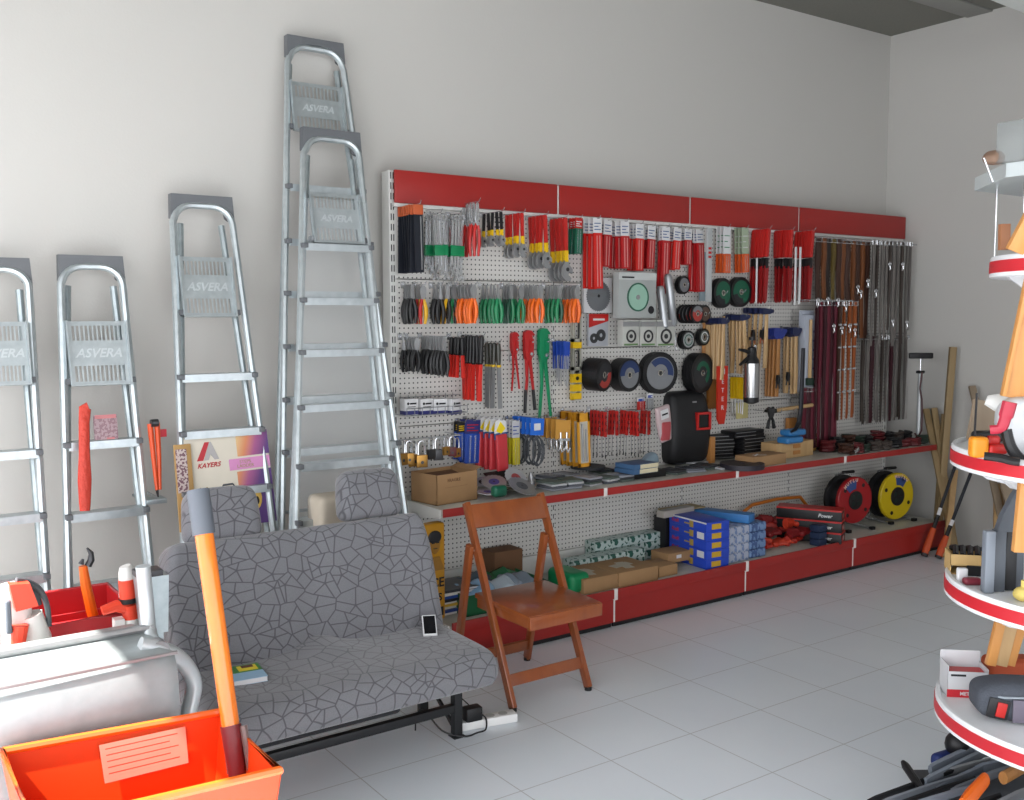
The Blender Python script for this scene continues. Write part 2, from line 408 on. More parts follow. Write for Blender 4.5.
# base
YBS = -.5836
for i, (a, b) in enumerate(zip(sx[:-1], sx[1:])):
    m = MB(); m.bb(a+.002, b-.002, YBS+.012, YBD-.004, .17, .192, .003); bd = gp(m, 'base_deck', SHE)
    m = MB(); m.bb(a+.006, b-.006, YBS+.012, YBS+.02, .028, .19); gp(m, 'kick_panel', RED)
    m = MB(); m.bb(a+.006, b-.006, YBS, YBS+.012, .155, .206, .003); under(gp(m, 'base_price_rail', RED), bd)
    m = MB(); m.bb(a+.006, b-.006, YBS+.03, YBS+.04, 0.0, .03); gp(m, 'plinth', BLACK)
for x in (1, 2, 3): m = MB(); m.bb(x-.011, x+.011, YBS-.003, YBS+.013, .15, .209, .001); m.bb(x-.005, x+.005, YBS+.012, YBS+.02, .03, .152); gp(m, 'base_clip', M('white_clip', '#e2dcd8', .4))
m = MB(); m.bb(-.006, .0, YBS+.02, -.05, 0, .19); gp(m, 'base_side', WHITE)

# ================================================================ LIGHT
w = bpy.data.worlds.new('sky'); SC.world = w; w.use_nodes = True
nt = w.node_tree; bg = nt.nodes['Background']; bg.inputs[0].default_value = (.93, .95, 1.0, 1); bg.inputs[1].default_value = 3.85
def portal(loc, rot, sx, sy):
    l = bpy.data.lights.new('window_daylight', 'AREA'); l.shape = 'RECTANGLE'; l.size = sx; l.size_y = sy; l.cycles.is_portal = True
    o = bpy.data.objects.new('window_daylight', l); COL.objects.link(o); o.location = loc; o.rotation_euler = rot
portal((XL-.02, (-.25+YF)/2, 1.6), (0, -PI/2, 0), 3.0, abs(YF+.25))
portal(((XL+1.6)/2, YF-.02, 1.55), (PI/2, 0, 0), 1.6-XL, 2.9)
s = bpy.data.lights.new('sun', 'SUN'); s.energy = 22.; s.angle = math.radians(.6); s.color = (1, .96, .9)
so = bpy.data.objects.new('sun', s); COL.objects.link(so)
SUND = Vector((.60, -.06, -1.)).normalized()
so.rotation_mode = 'QUATERNION'; so.rotation_quaternion = SUND.to_track_quat('-Z', 'Y'); so.location = (-5, 0, 5)
SC.view_settings.view_transform = 'Standard'; SC.view_settings.look = 'None'; SC.view_settings.gamma = 1; SC.view_settings.use_curve_mapping = False
SC.view_settings.exposure = .08
SC.cycles.use_denoising = True
try: SC.cycles.denoiser = 'OPENIMAGEDENOISE'
except Exception: pass
SC.cycles.max_bounces = 8; SC.cycles.diffuse_bounces = 5; SC.cycles.glossy_bounces = 3; SC.cycles.transmission_bounces = 4; SC.cycles.transparent_max_bounces = 12
SC.cycles.sample_clamp_indirect = 8; SC.cycles.caustics_reflective = False; SC.cycles.caustics_refractive = False
# ================================================================ HANGING GOODS
ORD = ['frontmost', 'second from front', 'third from front', 'fourth from front', 'fifth from front', 'sixth from front', 'seventh from front', 'eighth from front', 'ninth from front', 'tenth from front']
def parts(root, plist):
    for p in plist:
        o = p[1].build(p[0], p[2], root)
        if len(p) > 3:
            if isinstance(p[3], str): o['label'] = p[3]
            else:
                for q in p[3]: q[1].build(q[0], q[2], o)
def make(fn, name, label, cat, loc, rz=0., group=None, **kw):
    t = thing(name, label, cat, loc, rz, group); parts(t, fn(**kw)); return t
def short(s):
    w = s.split()
    if len(w) > 16: s = s.replace(' the ', ' ').replace(' hook', ' hook'); w = s.split()
    if len(w) > 16: s = s.replace(' from front', '')
    return ' '.join(s.split()[:16])
def hook(X, Z, yf, label, wide=0.):
    m = MB(); m.tube([(X, -.05, Z+.012), (X, -.07, Z+.006), (X, yf, Z+.006), (X, yf-.012, Z+.022)], .0022, 6)
    m.bb(X-.012, X+.012, -.055, -.051, Z-.01, Z+.022)
    return solo(m, 'peg_hook', CHROME, label, 'hook', 'chrome hooks on the perforated display panels')
def stack(fn, name, cat, desc, where, xl, xr, yt, yb, n, group=None, y0=-.085, fan=.12, lean=0., dohook=True, rz0=0., ftilt=.06, **kw):
    P = ony(xl, yt, y0); B = ony(xl, yb, y0); L = P.z-B.z; X, Z = P.x, P.z
    yf = onx(xr, yt, X).y if xr > xl else y0
    yf = max(min(yf, y0), -.44)
    root = None; sp = abs(yf-y0)/(n-1) if n > 1 else 1.
    for i in range(n):
        y = y0+(yf-y0)*(i/(n-1) if n > 1 else 0)
        k = n-1-i
        lab = desc+((', '+ORD[k]+' on '+where) if n > 1 else ' on '+where)
        lab = short(lab)
        loc = Vector((X+random.uniform(-.002, .002), y, Z-.006+random.uniform(-.002, .002)))
        R = rotm(0, random.uniform(-1, 1)*ftilt+lean, rz0+random.uniform(-1, 1)*fan*.35)
        if root is None:
            root = make(fn, name, lab, cat, loc, group=group, L=L, **kw); root.matrix_basis = Matrix.Translation(loc) @ R
            ys = [v.co.y for c in root.children for v in c.data.vertices]; ys += [v.co.y for c in root.children for g_ in c.children for v in g_.data.vertices]; th = max(ys)-min(ys)
            if n > 1 and th > sp*.93:
                for c in list(root.children)+[g_ for c in root.children for g_ in c.children]: c.data.transform(Matrix.Diagonal((1, sp*.93/th, 1, 1)))
        else: dup(root, loc, R, lab)
    if dohook: hook(X, Z-.01, min(yf-.02, -.11), f'chrome hook holding {desc[:60]} on {where}'.replace(' on on ', ' on ') if False else short(f'chrome hook holding {desc} on {where}'))
    return root
# ---- kinds: origin at the hanging point, goods run down -z, front faces -y
def k_pliers(L, grip=BLACK, grip2=None, nose='flat', bow=1.):
    s = L/.2; j = MB(); w = .012*s
    if nose == 'long': j.prism([(-.011*s, -.07*s), (-.003*s, 0), (.003*s, 0), (.011*s, -.07*s), (.008*s, -.085*s), (-.008*s, -.085*s)], -.004, .004)
    elif nose == 'round': j.prism([(-.016*s, -.05*s), (-.018*s, -.02*s), (-.008*s, 0), (.008*s, 0), (.018*s, -.02*s), (.016*s, -.05*s), (.009*s, -.08*s), (-.009*s, -.08*s)], -.005, .005)
    else: j.prism([(-.013*s, -.06*s), (-.009*s, 0), (.009*s, 0), (.013*s, -.06*s), (.009*s, -.08*s), (-.009*s, -.08*s)], -.0045, .0045)
    j.cyl((0, -.007, -.062*s), (0, .007, -.062*s), .011*s, seg=12)
    out = [('jaws', j, STEEL)]
    for sd in (-1, 1):
        h = MB(); pts = [(sd*.004*s, 0, -.07*s), (sd*.012*s*bow, 0, -.09*s), (sd*.021*s*bow, 0, -.12*s), (sd*.022*s*bow, 0, -.155*s), (sd*.013*s*bow, 0, -.198*s)]
        h.tube(pts, [.008*s, .010*s, .0115*s, .011*s, .0075*s], 7)
        out.append(('handle', h, grip if sd < 0 or grip2 is None else grip2))
    return out
def k_snips(L, grip=REDP):
    s = L/.3; j = MB()
    for sd in (-1, 1): j.prism([(sd*.001, 0), (sd*.010*s, -.01*s), (sd*.012*s, -.08*s), (sd*.006*s, -.13*s), (sd*.001, -.13*s)], -.003, .003)
    j.cyl((0, -.007, -.12*s), (0, .007, -.12*s), .010*s)
    out = [('blades', j, CHROME)]
    for sd in (-1, 1):
        h = MB(); h.tube([(sd*.005*s, 0, -.12*s), (sd*.014*s, 0, -.16*s), (sd*.018*s, 0, -.23*s), (sd*.012*s, 0, -.3*s)], [.007*s, .01*s, .0105*s, .007*s], 7); out.append(('handle', h, grip))
    return out
def k_file(L, head=M('dull_orange_grip', '#b0522c', .5), body=M('blue_black_steel', '#23262e', .4, .3), w=.042):
    b = MB(); b.prism([(-w/2, -.13*L), (w/2, -.13*L), (w/2*.95, -L), (-w/2*.95, -L)], -.0025, .0025)
    h = MB(); h.box((0, 0, -.07*L), (w*1.08, .012, .15*L), None, .003)
    e = MB(); e.bb(w*.18, w*.3, -.0045, -.0025, -.96*L, -.17*L)
    return [('blade', b, body), ('grip', h, head), ('edge_strip', e, STEEL)]
def k_wrenchset(L, clip=GREEN):
    out = []; s = L
    for i, (x, f) in enumerate(((-.03, .78), (-.012, .86), (.006, .93), (.026, 1.))):
        m = MB(); r = .009+.003*i; z1 = -f*s
        m.prism([(x-.006, -.03), (x+.006, -.03), (x+.0065, z1+.02), (x-.0065, z1+.02)], -.003, .003)
        m.ring([(r, -.004), (r, .004), (r*.55, .004), (r*.55, -.004)], rotm(PI/2), 12, (x, 0, -.018))
        m.prism([(x-.006, z1+.03), (x-r*1.1, z1+.012), (x-r*.9, z1), (x-r*.35, z1+.002), (x-r*.3, z1+.012), (x+r*.3, z1+.012), (x+r*.35, z1+.002), (x+r*.9, z1), (x+r*1.1, z1+.012), (x+.006, z1+.03)], -.0035, .0035)
        out.append(('wrench', m, CHROME))
    c = MB(); c.box((-.002, -.003, -.55*s), (.078, .016, .16*s), None, .003); out.append(('clip', c, clip))
    return out
def k_adjwrench(L, grip=REDP, label=YELLOW):
    s = L/.25
    h = MB(); h.prism([(-.007*s, 0), (.007*s, 0), (.0095*s, -.01*s), (.008*s, -.13*s), (-.008*s, -.13*s), (-.0095*s, -.01*s)], -.006, .006)
    c = MB(); c.bb(-.0085*s, .0085*s, -.0075, .0075, -.175*s, -.13*s)
    j = MB(); j.prism([(-.009*s, -.17*s), (.009*s, -.17*s), (.016*s, -.19*s), (.030*s, -.205*s), (.028*s, -.222*s), (.012*s, -.215*s), (.008*s, -.228*s), (.022*s, -.240*s), (.018*s, -.252*s), (-.006*s, -.25*s), (-.021*s, -.235*s), (-.022*s, -.2*s)], -.0065, .0065)
    k = MB(); k.cyl((.004*s, -.008, -.205*s), (.004*s, .008, -.205*s), .008*s)
    return [('handle', h, grip), ('label_band', c, label), ('jaw', j, STEEL, [('adjusting_screw', k, DSTEEL)])]
def k_card(L, head=PAPER, body=REDP, w=.07, hf=.28, ink=BLUE, t=.012, sheen=CLEAR):
    c = MB(); c.bb(-w/2, w/2, -.0015, .0015, -hf*L, .004)
    b = MB()
    b.box((0, -.001, -(1+hf)*L/2), (w*.96, t, L*(1-hf)), None, .003)
    p = MB()
    for k in range(3): p.bb(-w*.36, w*(.36 if k != 1 else .1), -.0027, -.0014, -hf*L*(.3+.22*k)-.004, -hf*L*(.3+.22*k)+.001)
    i = MB()
    for dx in (-.2, .12): i.bb(w*dx, w*(dx+.09), -t/2-.0025, -t/2+.001, -.97*L, -(hf+.04)*L)  # pale strips painting highlights onto the pouch film
    return [('header_card', c, head, [('printed_text', p, ink)]), ('pouch', b, body, [('film_highlight', i, sheen)])]
def k_saw(L, grip=REDP):
    s = L
    h = MB(); h.box((0, 0, -.19*s), (.028, .026, .38*s), rotm(0, .05, 0), .006)
    c = MB(); c.box((0, 0, -.46*s), (.024, .02, .14*s), None, .004)
    b = MB(); b.prism([(-.016, -.5*s), (.02, -.5*s), (.014, -.96*s), (0, -s), (-.013, -.97*s)], -.006, .006)
    return [('handle', h, grip), ('collar', c, BLACK), ('blade_sheath', b, M('deep_red_plastic', '#8f1518', .4))]
def k_screwdriver(L, grip=REDP, shaft=STEEL, hf=.5):
    h = MB(); h.lathe([(.003, 0), (.011, -.004), (.0125, -.012), (.0105, -.03), (.0125, -.045), (.012, -hf*L+.01), (.007, -hf*L)], None, 10)
    sh = MB(); sh.cyl((0, 0, -hf*L), (0, 0, -L*.95), .0028, seg=8)
    t = MB(); t.prism([(-.0032, -L*.94), (.0032, -L*.94), (.0045, -L), (-.0045, -L)], -.0015, .0015)
    return [('handle', h, grip), ('shaft', sh, shaft), ('tip', t, BLACK)]
def k_ring_handle(L):
    "screwdriver with flat perforated red grip"
    h = MB(); h.box((0, 0, -.27*L), (.020, .012, .54*L), None, .004)
    r = MB()
    for z in (.1, .24, .38): r.bb(-.0045, .0045, -.0075, -.0055, -z*L-.012, -z*L+.006)
    s = MB(); s.cyl((0, 0, -.54*L), (0, 0, -.93*L), .0022, seg=6)
    t = MB(); t.cyl((0, 0, -.92*L), (0, 0, -L), .0035, .003, seg=6)
    return [('handle', h, REDP, [('grip_slots', r, M('dark_red_plastic', '#6e1113', .5))]), ('shaft', s, M('bright_steel', '#8f9092', .35, .6)), ('tip', t, BLACK)]
def k_rasp(L):
    h = MB(); h.lathe([(.004, 0), (.011, -.006), (.013, -.03), (.010, -.07), (.013, -.42*L), (.008, -.44*L)], None, 10)
    b = MB(); b.box((0, 0, -.72*L), (.022, .007, .56*L), None, .002)
    return [('handle', h, BLACK), ('sleeve', b, M('bright_red_sleeve', '#c92a20', .4))]
def k_chisel(L):
    h = MB(); h.lathe([(.004, 0), (.013, -.006), (.015, -.03), (.012, -.3*L), (.009, -.34*L)], None, 10)
    c = MB(); c.lathe([(.0125, -.335*L), (.0125, -.37*L)], None, 10)
    b = MB(); b.bb(-.012, .012, -.0025, .0025, -L, -.36*L)
    return [('handle', h, M('smoky_plastic', '#3d3d36', .35)), ('ferrule', c, YELLOW), ('blade', b, STEEL)]
def k_pipewrench(L, col, slim=1., grips=None):
    s = L/.55
    hd = MB(); hd.prism([(-.034*s, -.05*s), (-.03*s, -.012*s), (-.008*s, 0), (.022*s, -.004*s), (.048*s, -.034*s), (.036*s, -.038*s), (.026*s, -.03*s), (.030*s, -.06*s), (.030*s, -.15*s), (.022*s, -.2*s), (-.02*s, -.2*s), (-.034*s, -.14*s)], -.012, .012)
    lw = MB(); lw.prism([(.003*s, -.07*s), (.036*s, -.06*s), (.034*s, -.17*s), (.004*s, -.19*s)], -.016, .0)
    b = MB(); b.cyl((.014*s, -.02, -.16*s), (.014*s, .014, -.16*s), .011*s); b.cyl((.024*s, -.02, -.08*s), (.024*s, .012, -.08*s), .006*s)
    out = [('upper_jaw', hd, col), ('lower_jaw', lw, col), ('bolt', b, CHROME)]
    for sd, x1, ln in ((-1, -.026, 1.), (1, .058, .97)):
        h = MB(); h.tube([(sd*.012*s, 0, -.18*s), ((x1*.5+.004)*s, 0, -.33*s), (x1*s, 0, -.54*s*ln)], [.0115*s*slim, .009*s*slim, .0075*s*slim], 8, flat=(1, .7))
        out.append(('handle', h, col))
        if grips:
            q = MB(); q.tube([((x1*.72)*s, 0, -.40*s), (x1*s, 0, -.555*s*ln)], .0115*s, 8); out.append(('grip', q, grips))
    return out
def k_bits(L):
    c = MB(); c.bb(-.022, .022, -.003, .003, -.6*L, .0)
    p = MB(); p.bb(-.018, .018, -.008, -.002, -.32*L, -.02)
    r = MB()
    for k in range(4): r.cyl((-.0155+.010*k, -.006, -.3*L), (-.0155+.010*k, -.006, -L*(.82+.06*k)), .0024, seg=6)
    return [('backing_card', c, M('blue_pack', '#23459b', .5)), ('cap', p, BLUE), ('rods', r, STEEL)]
def k_level(L):
    b = MB(); w = .03
    b.bb(-w, -w+.012, -.012, .012, -L, 0); b.bb(w-.010, w, -.012, .012, -L, 0)
    for z in (0, .30, .36, .62, .74, .96): b.bb(-w, w, -.012, .012, -z*L-.04*L, -z*L)
    y = MB()
    for z0, z1 in ((.34, .41), (.70, .80), (.82, .90), (.92, .99)): y.bb(-w-.001, w+.001, -.014, .014, -z1*L, -z0*L)
    v = MB(); v.cyl((0, -.016, -.75*L), (0, -.004, -.75*L), .011)
    w_ = MB()
    for z0, z1 in ((.05, .30), (.44, .68)): w_.tube([(-.012, -.005, -z0*L), (.012, -.005, -z0*L), (.016, -.005, -z0*L-.02), (.016, -.005, -z1*L+.02), (.012, -.005, -z1*L), (-.012, -.005, -z1*L), (-.016, -.005, -z1*L+.02), (-.016, -.005, -z0*L-.02)], .0045, 6, closed=True)
    return [('body', b, M('level_alloy', '#a7a69a', .4, .3)), ('yellow_section', y, YELLOW), ('vial', v, BLACK), ('rubber_ring', w_, BLACK)]
def k_box(w, h, d, mat=PAPER, band=None, bandf=.25, ink=None, L=0):
    b = MB(); b.bb(-w/2, w/2, -d/2, d/2, -h, 0, .001); out = [('box_body', b, mat)]
    if band: m = MB(); m.bb(-w/2-.0005, w/2+.0005, -d/2-.0008, d/2+.0005, -h+.0005, -h+h*bandf); out.append(('colour_band', m, band))
    if ink: m = MB(); m.cyl((-w*.25, -d/2-.0008, -h*.3), (-w*.25, -d/2+.0005, -h*.3), h*.09, seg=10); m.bb(-w*.12, w*.36, -d/2-.0008, -d/2+.0005, -h*.36, -h*.25); m.bb(-w*.3, w*.3, -d/2-.0008, -d/2+.0005, -h*.52, -h*.48); out.append(('printed_text', m, ink))
    return out
def k_padlock(L, body=None):
    s = L/.1
    b = MB(); b.box((0, 0, -.078*s), (.042*s, .018*s, .046*s), None, .003)
    a = MB(); a.tube([(-.013*s, 0, -.06*s), (-.013*s, 0, -.02*s), (-.009*s, 0, -.008*s), (0, 0, -.003*s), (.009*s, 0, -.008*s), (.013*s, 0, -.02*s), (.013*s, 0, -.06*s)], .0035*s, 7)
    e = MB(); e.cyl((0, -.0105*s, -.082*s), (0, -.0085*s, -.082*s), .006*s, seg=10)
    return [('lock_body', b, body or M('brass', '#a67c3d', .35, .7), [('keyhole_ring', e, DSTEEL)]), ('shackle', a, CHROME)]
def k_coilcard(L, head=None):
    c = MB(); c.box((0, 0, -.17*L), (.085, .003, .34*L), rotm(0, .08, 0)); 
    r = MB()
    for k in range(3): r.tube([(math.sin(a)*(.030+.004*k), -.006*k, -.66*L-math.cos(a)*(.31-.02*k)*L) for a in [2*PI*i/18 for i in range(18)]], .0035, 6, closed=True)
    p = MB(); p.bb(-.02, .02, -.004, -.0005, -.24*L, -.1*L)
    return [('header_card', c, head or M('blue_card', '#1f63c4', .5), [('printed_panel', p, PAPER)]), ('cable_loop', r, DGREY)]
def k_hookcard(L):
    c = MB(); c.bb(-.05, .05, -.0015, .0015, -.55*L, .0)
    h = MB()
    for x in (-.02, .02): h.tube([(x, -.008, -.35*L), (x, -.012, -.75*L), (x+.008, -.012, -.92*L), (x+.022, -.012, -.8*L)], .005, 7)
    h.bb(-.035, .035, -.016, -.004, -.6*L, -.52*L)
    return [('backing_card', c, M('orange_card', '#c7913f', .6)), ('chrome_hook', h, CHROME)]
def k_pouch(L):
    c = MB(); c.prism([(-.04, -.25*L), (-.03, -.02*L), (.0, .01), (.035, -.03*L), (.04, -.25*L)], -.002, .002)
    y = MB(); y.prism([(-.03, -.2*L), (0, -.03*L), (.03, -.17*L), (0, -.26*L)], -.0045, -.001)
    b = MB(); b.rbox((0, -.002, -.62*L), (.07, .02, .7*L), .008, (3, 2, 3))
    k = MB(); k.bb(-.04, .04, -.0035, .003, -.36*L, -.24*L)
    return [('header_card', c, PAPER), ('yellow_emblem', y, M('bright_yellow_print', '#e3c81c', .5)), ('pouch', b, M('red_pouch_film', '#b8343a', .3)), ('colour_band', k, M('blue_print', '#33507f', .5))]
def k_frameset(L):
    f = MB()
    for sd in (-1, 1): f.bb(sd*.034-.006, sd*.034+.006, -.006, .006, -L, 0)
    f.bb(-.04, .04, -.006, .006, -.16*L, 0); f.bb(-.04, .04, -.006, .006, -L, -.93*L)
    c = MB(); c.bb(-.03, .03, -.003, .003, -.95*L, -.12*L)
    t = MB(); t.cyl((-.012, -.006, -.2*L), (-.012, -.006, -.9*L), .006, seg=8); t.cyl((.012, -.006, -.3*L), (.012, -.006, -.9*L), .004, seg=8)
    return [('frame', f, M('amber_plastic', '#cf9226', .4)), ('clear_window', c, M('hazy_window', '#b9b3a6', .3)), ('tool', t, STEEL)]
def k_disc(R, t=.006, face=None, core=None, rim=None, hole=.011, sector=None, L=0):
    "abrasive disc, faces -y, centre at origin"
    Q = rotm(PI/2)
    d = MB(); d.ring([(R, -t/2), (R, t/2), (hole, t/2), (hole, -t/2)], Q, 36)
    f = MB(); f.ring([(R*.78, 0), (R*.78, .0012), (hole*1.7, .0012), (hole*1.7, 0)], Q, 36, (0, -t/2, 0))
    c = MB(); c.ring([(hole*1.7, 0), (hole*1.7, .002), (hole, .002), (hole, 0)], Q, 20, (0, -t/2, 0))
    out = [('abrasive_body', d, rim or BLACK), ('paper_label', f, face or M('disc_label_grey', '#8c8f92', .6)), ('bore_ring', c, M('bore_ring_steel', '#a8a49a', .3, .8))]
    if sector:
        s = MB(); n = 14; a0, a1, rr0, rr1, mt = sector
        A = [a0+(a1-a0)*i/n for i in range(n+1)]
        s.prism([(math.cos(a)*R*rr1, math.sin(a)*R*rr1) for a in A]+[(math.cos(a)*R*rr0, math.sin(a)*R*rr0) for a in A[::-1]], -t/2-.0022, -t/2-.0008)
        out.append(('label_print', s, mt))
    return out
def k_hammer(L, head=BLUE, w=.10, hm=None, tilt=0., hh=.035):
    h = MB(); h.tube([(0, 0, -.01), (0, 0, -.3*L), (.003, 0, -.7*L), (0, 0, -L)], [.013, .014, .017, .015], 8, flat=(1, .75))
    d = MB(); d.prism([(-w*.5, -.008-hh/2), (-w*.5, .008), (-w*.3, .012), (w*.2, .008), (w*.5, .002), (w*.5, -.012), (w*.2, -hh+.004), (-w*.3, -hh)], -.013, .013, rotm(0, -tilt, 0))
    return [('handle', h, hm or PALEWOOD), ('head', d, head)]
def k_strap(L, mat=BLACK, w=.018, studs=False, buckle=True, loop=0.):
    b = MB()
    b.tube([(0, -.004, 0), (w*.1, -.005, -.25*L), (-w*.1, -.004, -.6*L), (loop, -.004, -L)], w/2, 6, flat=(1, .22))
    b.tube([(0, .004, 0), (-w*.15, .006, -.3*L), (w*.2, .004, -.97*L)], w/2, 6, flat=(1, .2))
    out = [('strap', b, mat)]
    if buckle:
        r = MB(); r.tube([(-w*.7, -.006, .004), (w*.7, -.006, .004), (w*.7, -.006, -.024), (-w*.7, -.006, -.024)], .0028, 6, closed=True); out.append(('buckle', r, CHROME))
    if studs:
        for k in range(1, 5):
            s = MB(); s.bb(-w*.62, w*.62, -.009, -.003, -k*.19*L-.008, -k*.19*L+.004); out.append(('metal_keeper', s, CHROME))
    return out

GP = 'pliers hanging on the second row'
# ---- bay one, top row
stack(k_file, 'hand_file', 'file', 'black flat file with orange grip', 'the top left corner hook', 403, 418, 206, 272, 7, 'flat files at the top left of the display', w=.05)
stack(k_wrenchset, 'wrench_set', 'wrench set', 'chrome wrench set in green clip', 'the second hook, top row', 432, 439, 213, 279, 2, 'chrome wrench sets in green clips')
stack(k_wrenchset, 'wrench_set', 'wrench set', 'chrome wrench set in green clip', 'the third hook, top row', 451, 458, 214, 280, 2, 'chrome wrench sets in green clips')
stack(k_snips, 'tin_snips', 'snips', 'red-handled tin snips with chrome blades', 'the top row', 464, 477, 203, 256, 5, 'red-handled snips on the top row', fan=.3)
stack(k_adjwrench, 'adjustable_wrench', 'wrench', 'black-handled adjustable wrench', 'the top row', 484, 501, 213, 246, 5, 'adjustable wrenches on the top row', grip=BLACK, fan=.25)
stack(k_adjwrench, 'adjustable_wrench', 'wrench', 'smallest red adjustable wrench', 'the top row', 507, 522, 214, 257, 5, 'adjustable wrenches on the top row', fan=.25)
stack(k_adjwrench, 'adjustable_wrench', 'wrench', 'middle-sized red adjustable wrench', 'the top row', 530, 545, 216, 268, 5, 'adjustable wrenches on the top row', fan=.25)
stack(k_adjwrench, 'adjustable_wrench', 'wrench', 'largest red adjustable wrench', 'the top row', 552, 565, 218, 280, 4, 'adjustable wrenches on the top row', fan=.25)
stack(k_card, 'bit_card', 'bit pack', 'green bit pack under a red header card', 'the top row', 573, 579, 218, 253, 3, 'green bit packs', head=REDP, body=M('green_pack', '#0c5740', .4), w=.05, ink=PAPER)
# ---- bay two, red packs
RP = 'red tool packs with white header cards'
RPK = M('red_pack_film', '#a81c1f', .3, var=.1); RPK2 = M('bright_red_pack', '#c4231c', .35, var=.1)
for i, (a, b, yt, yb, n) in enumerate(((588, 597, 219, 288, 3), (604, 608, 220, 266, 2), (614, 625, 222, 268, 3), (633, 640, 224, 270, 3), (648, 652, 226, 268, 2), (661, 666, 227, 293, 3), (673, 678, 228, 269, 2), (684, 688, 229, 264, 2), (694, 700, 230, 291, 3))):
    stack(k_card, 'tool_pack', 'tool pack', ('long' if yb > 280 else 'short')+' red pack with white header card', f'the {["first","second","third","fourth","fifth","sixth","seventh","eighth","last"][i]} red-pack hook', a, b, yt, yb, n, RP, body=RPK if i % 3 else RPK2, w=.062, hf=.2 if yb > 280 else .3, sheen=M('painted_film_glint', '#c98886', .3), ink=M('blue_print', '#33507f', .5))  # glint of the red film is put into the strip colour
stack(k_card, 'marker_card', 'marker pack', 'orange pen pack under white card', 'the hook left of red saws', 720, 727, 227, 272, 3, 'packs of orange pens', body=M('orange_pen', '#c9511c', .4), hf=.58, w=.06, ink=GREEN)
stack(k_card, 'marker_card', 'marker pack', 'orange pen pack under green card', 'the hook beside red saws', 738, 745, 228, 272, 3, 'packs of orange pens', head=M('pale_green_card', '#9aa890', .6), body=M('orange_pen', '#c9511c', .4), hf=.58, w=.06, ink=PAPER)
for i, (a, b) in enumerate(((754, 768), (776, 791), (797, 812))):
    stack(k_saw, 'pruning_saw', 'saw', 'red folding saw with black collar', f'the {["first","second","third"][i]} red saw hook', a, b, 229+i, 303-i, 6, 'red folding saws hanging in three stacks', fan=.05)
def bar(name, px, yt, yb, w, mat, label, cat, y=-.1, d=.012, extra=None):
    P = ony(px, yt, y); Q = ony(px, yb, y); t = thing(name, label, cat, (P.x, y, P.z))
    m = MB(); m.bb(-w/2, w/2, -d/2, d/2, Q.z-P.z, 0, .002); m.build('body', mat, t)
    for e in (extra or []): e[1].build(e[0], e[2], t)
    return t
e = MB()
for z in (-.12, -.145, -.17): e.bb(-.012, .012, -.0078, -.005, z-.007, z+.007)
bar('spirit_level', 709.5, 228, 302, .042, M('pale_alloy', '#b4b8b9', .35, .3), 'pale metal straight edge with red marks between red packs and orange pens', 'level', y=-.22, extra=[('red_mark', e, REDP)])
bar('spirit_level', 703, 252, 301, .05, M('blue_grey_alloy', '#8b9ba3', .35, .3), 'shorter blue-grey metal bar behind the pale straight edge', 'level')
e = MB(); [e.bb(-.008, .002, -.004, -.002, -.03*k-.03, -.03*k-.028) for k in range(10)]
bar('steel_ruler', 796, 247, 305, .018, PAPER, 'white measuring stick in front of the third red saw stack, left one', 'ruler', y=-.42, d=.003)
bar('steel_ruler', 800.5, 247, 304, .018, PAPER, 'white measuring stick in front of the third red saw stack, right one', 'ruler', y=-.42, d=.003)
bar('steel_ruler', 757, 258, 303, .014, PAPER, 'thin white measuring stick in front of the first red saw stack', 'ruler', y=-.34, d=.003)

# ---- second row: pliers
YP = M('yellow_grip', '#d9a713', .4); MAR = M('maroon_grip', '#5a1f22', .4)
for (a, b, n, g1, g2, nose, d, w_) in (
    (406, 412, 4, BLACK, None, 'flat', 'black-handled pliers', 'the first plier hook'),
    (418, 423, 2, REDP, YP, 'round', 'red and yellow-handled pliers', 'the second plier hook'),
    (434, 440, 3, BLACK, None, 'long', 'black-handled long-nose pliers', 'the third plier hook'),
    (443, 448, 2, YP, BLACK, 'flat', 'yellow-handled pliers', 'the fourth plier hook'),
    (453, 453, 1, GREEN, BLACK, 'round', 'single green and black-handled pliers', 'the fifth plier hook'),
    (460, 474, 5, ORANGE, None, 'round', 'orange-handled pliers', 'the first orange plier hook'),
    (483, 498, 5, GREEN, None, 'long', 'green-handled pliers', 'the first green plier hook'),
    (505, 511, 3, M('dark_green_grip', '#0b4a34', .4), GREEN, 'flat', 'dark green-handled pliers', 'the dark green plier hook'),
    (514, 521, 2, GREEN, None, 'round', 'green-handled pliers', 'the second green plier hook'),
    (526, 540, 4, ORANGE, None, 'round', 'orange-handled pliers', 'the second orange plier hook'),
    (547, 559, 4, GREEN, M('dark_green_grip', '#0b4a34', .4), 'flat', 'green-handled pliers', 'the third green plier hook'),
    (565, 577, 4, ORANGE, None, 'round', 'orange-handled pliers', 'the third orange plier hook')):
    stack(k_pliers, 'pliers', 'pliers', d, w_, a, b, 284+(a-400)*.008, 323-(a-400)*.006, n, GP, grip=g1, grip2=g2, nose=nose, fan=.35, bow=.95 if g1 is ORANGE else .8)
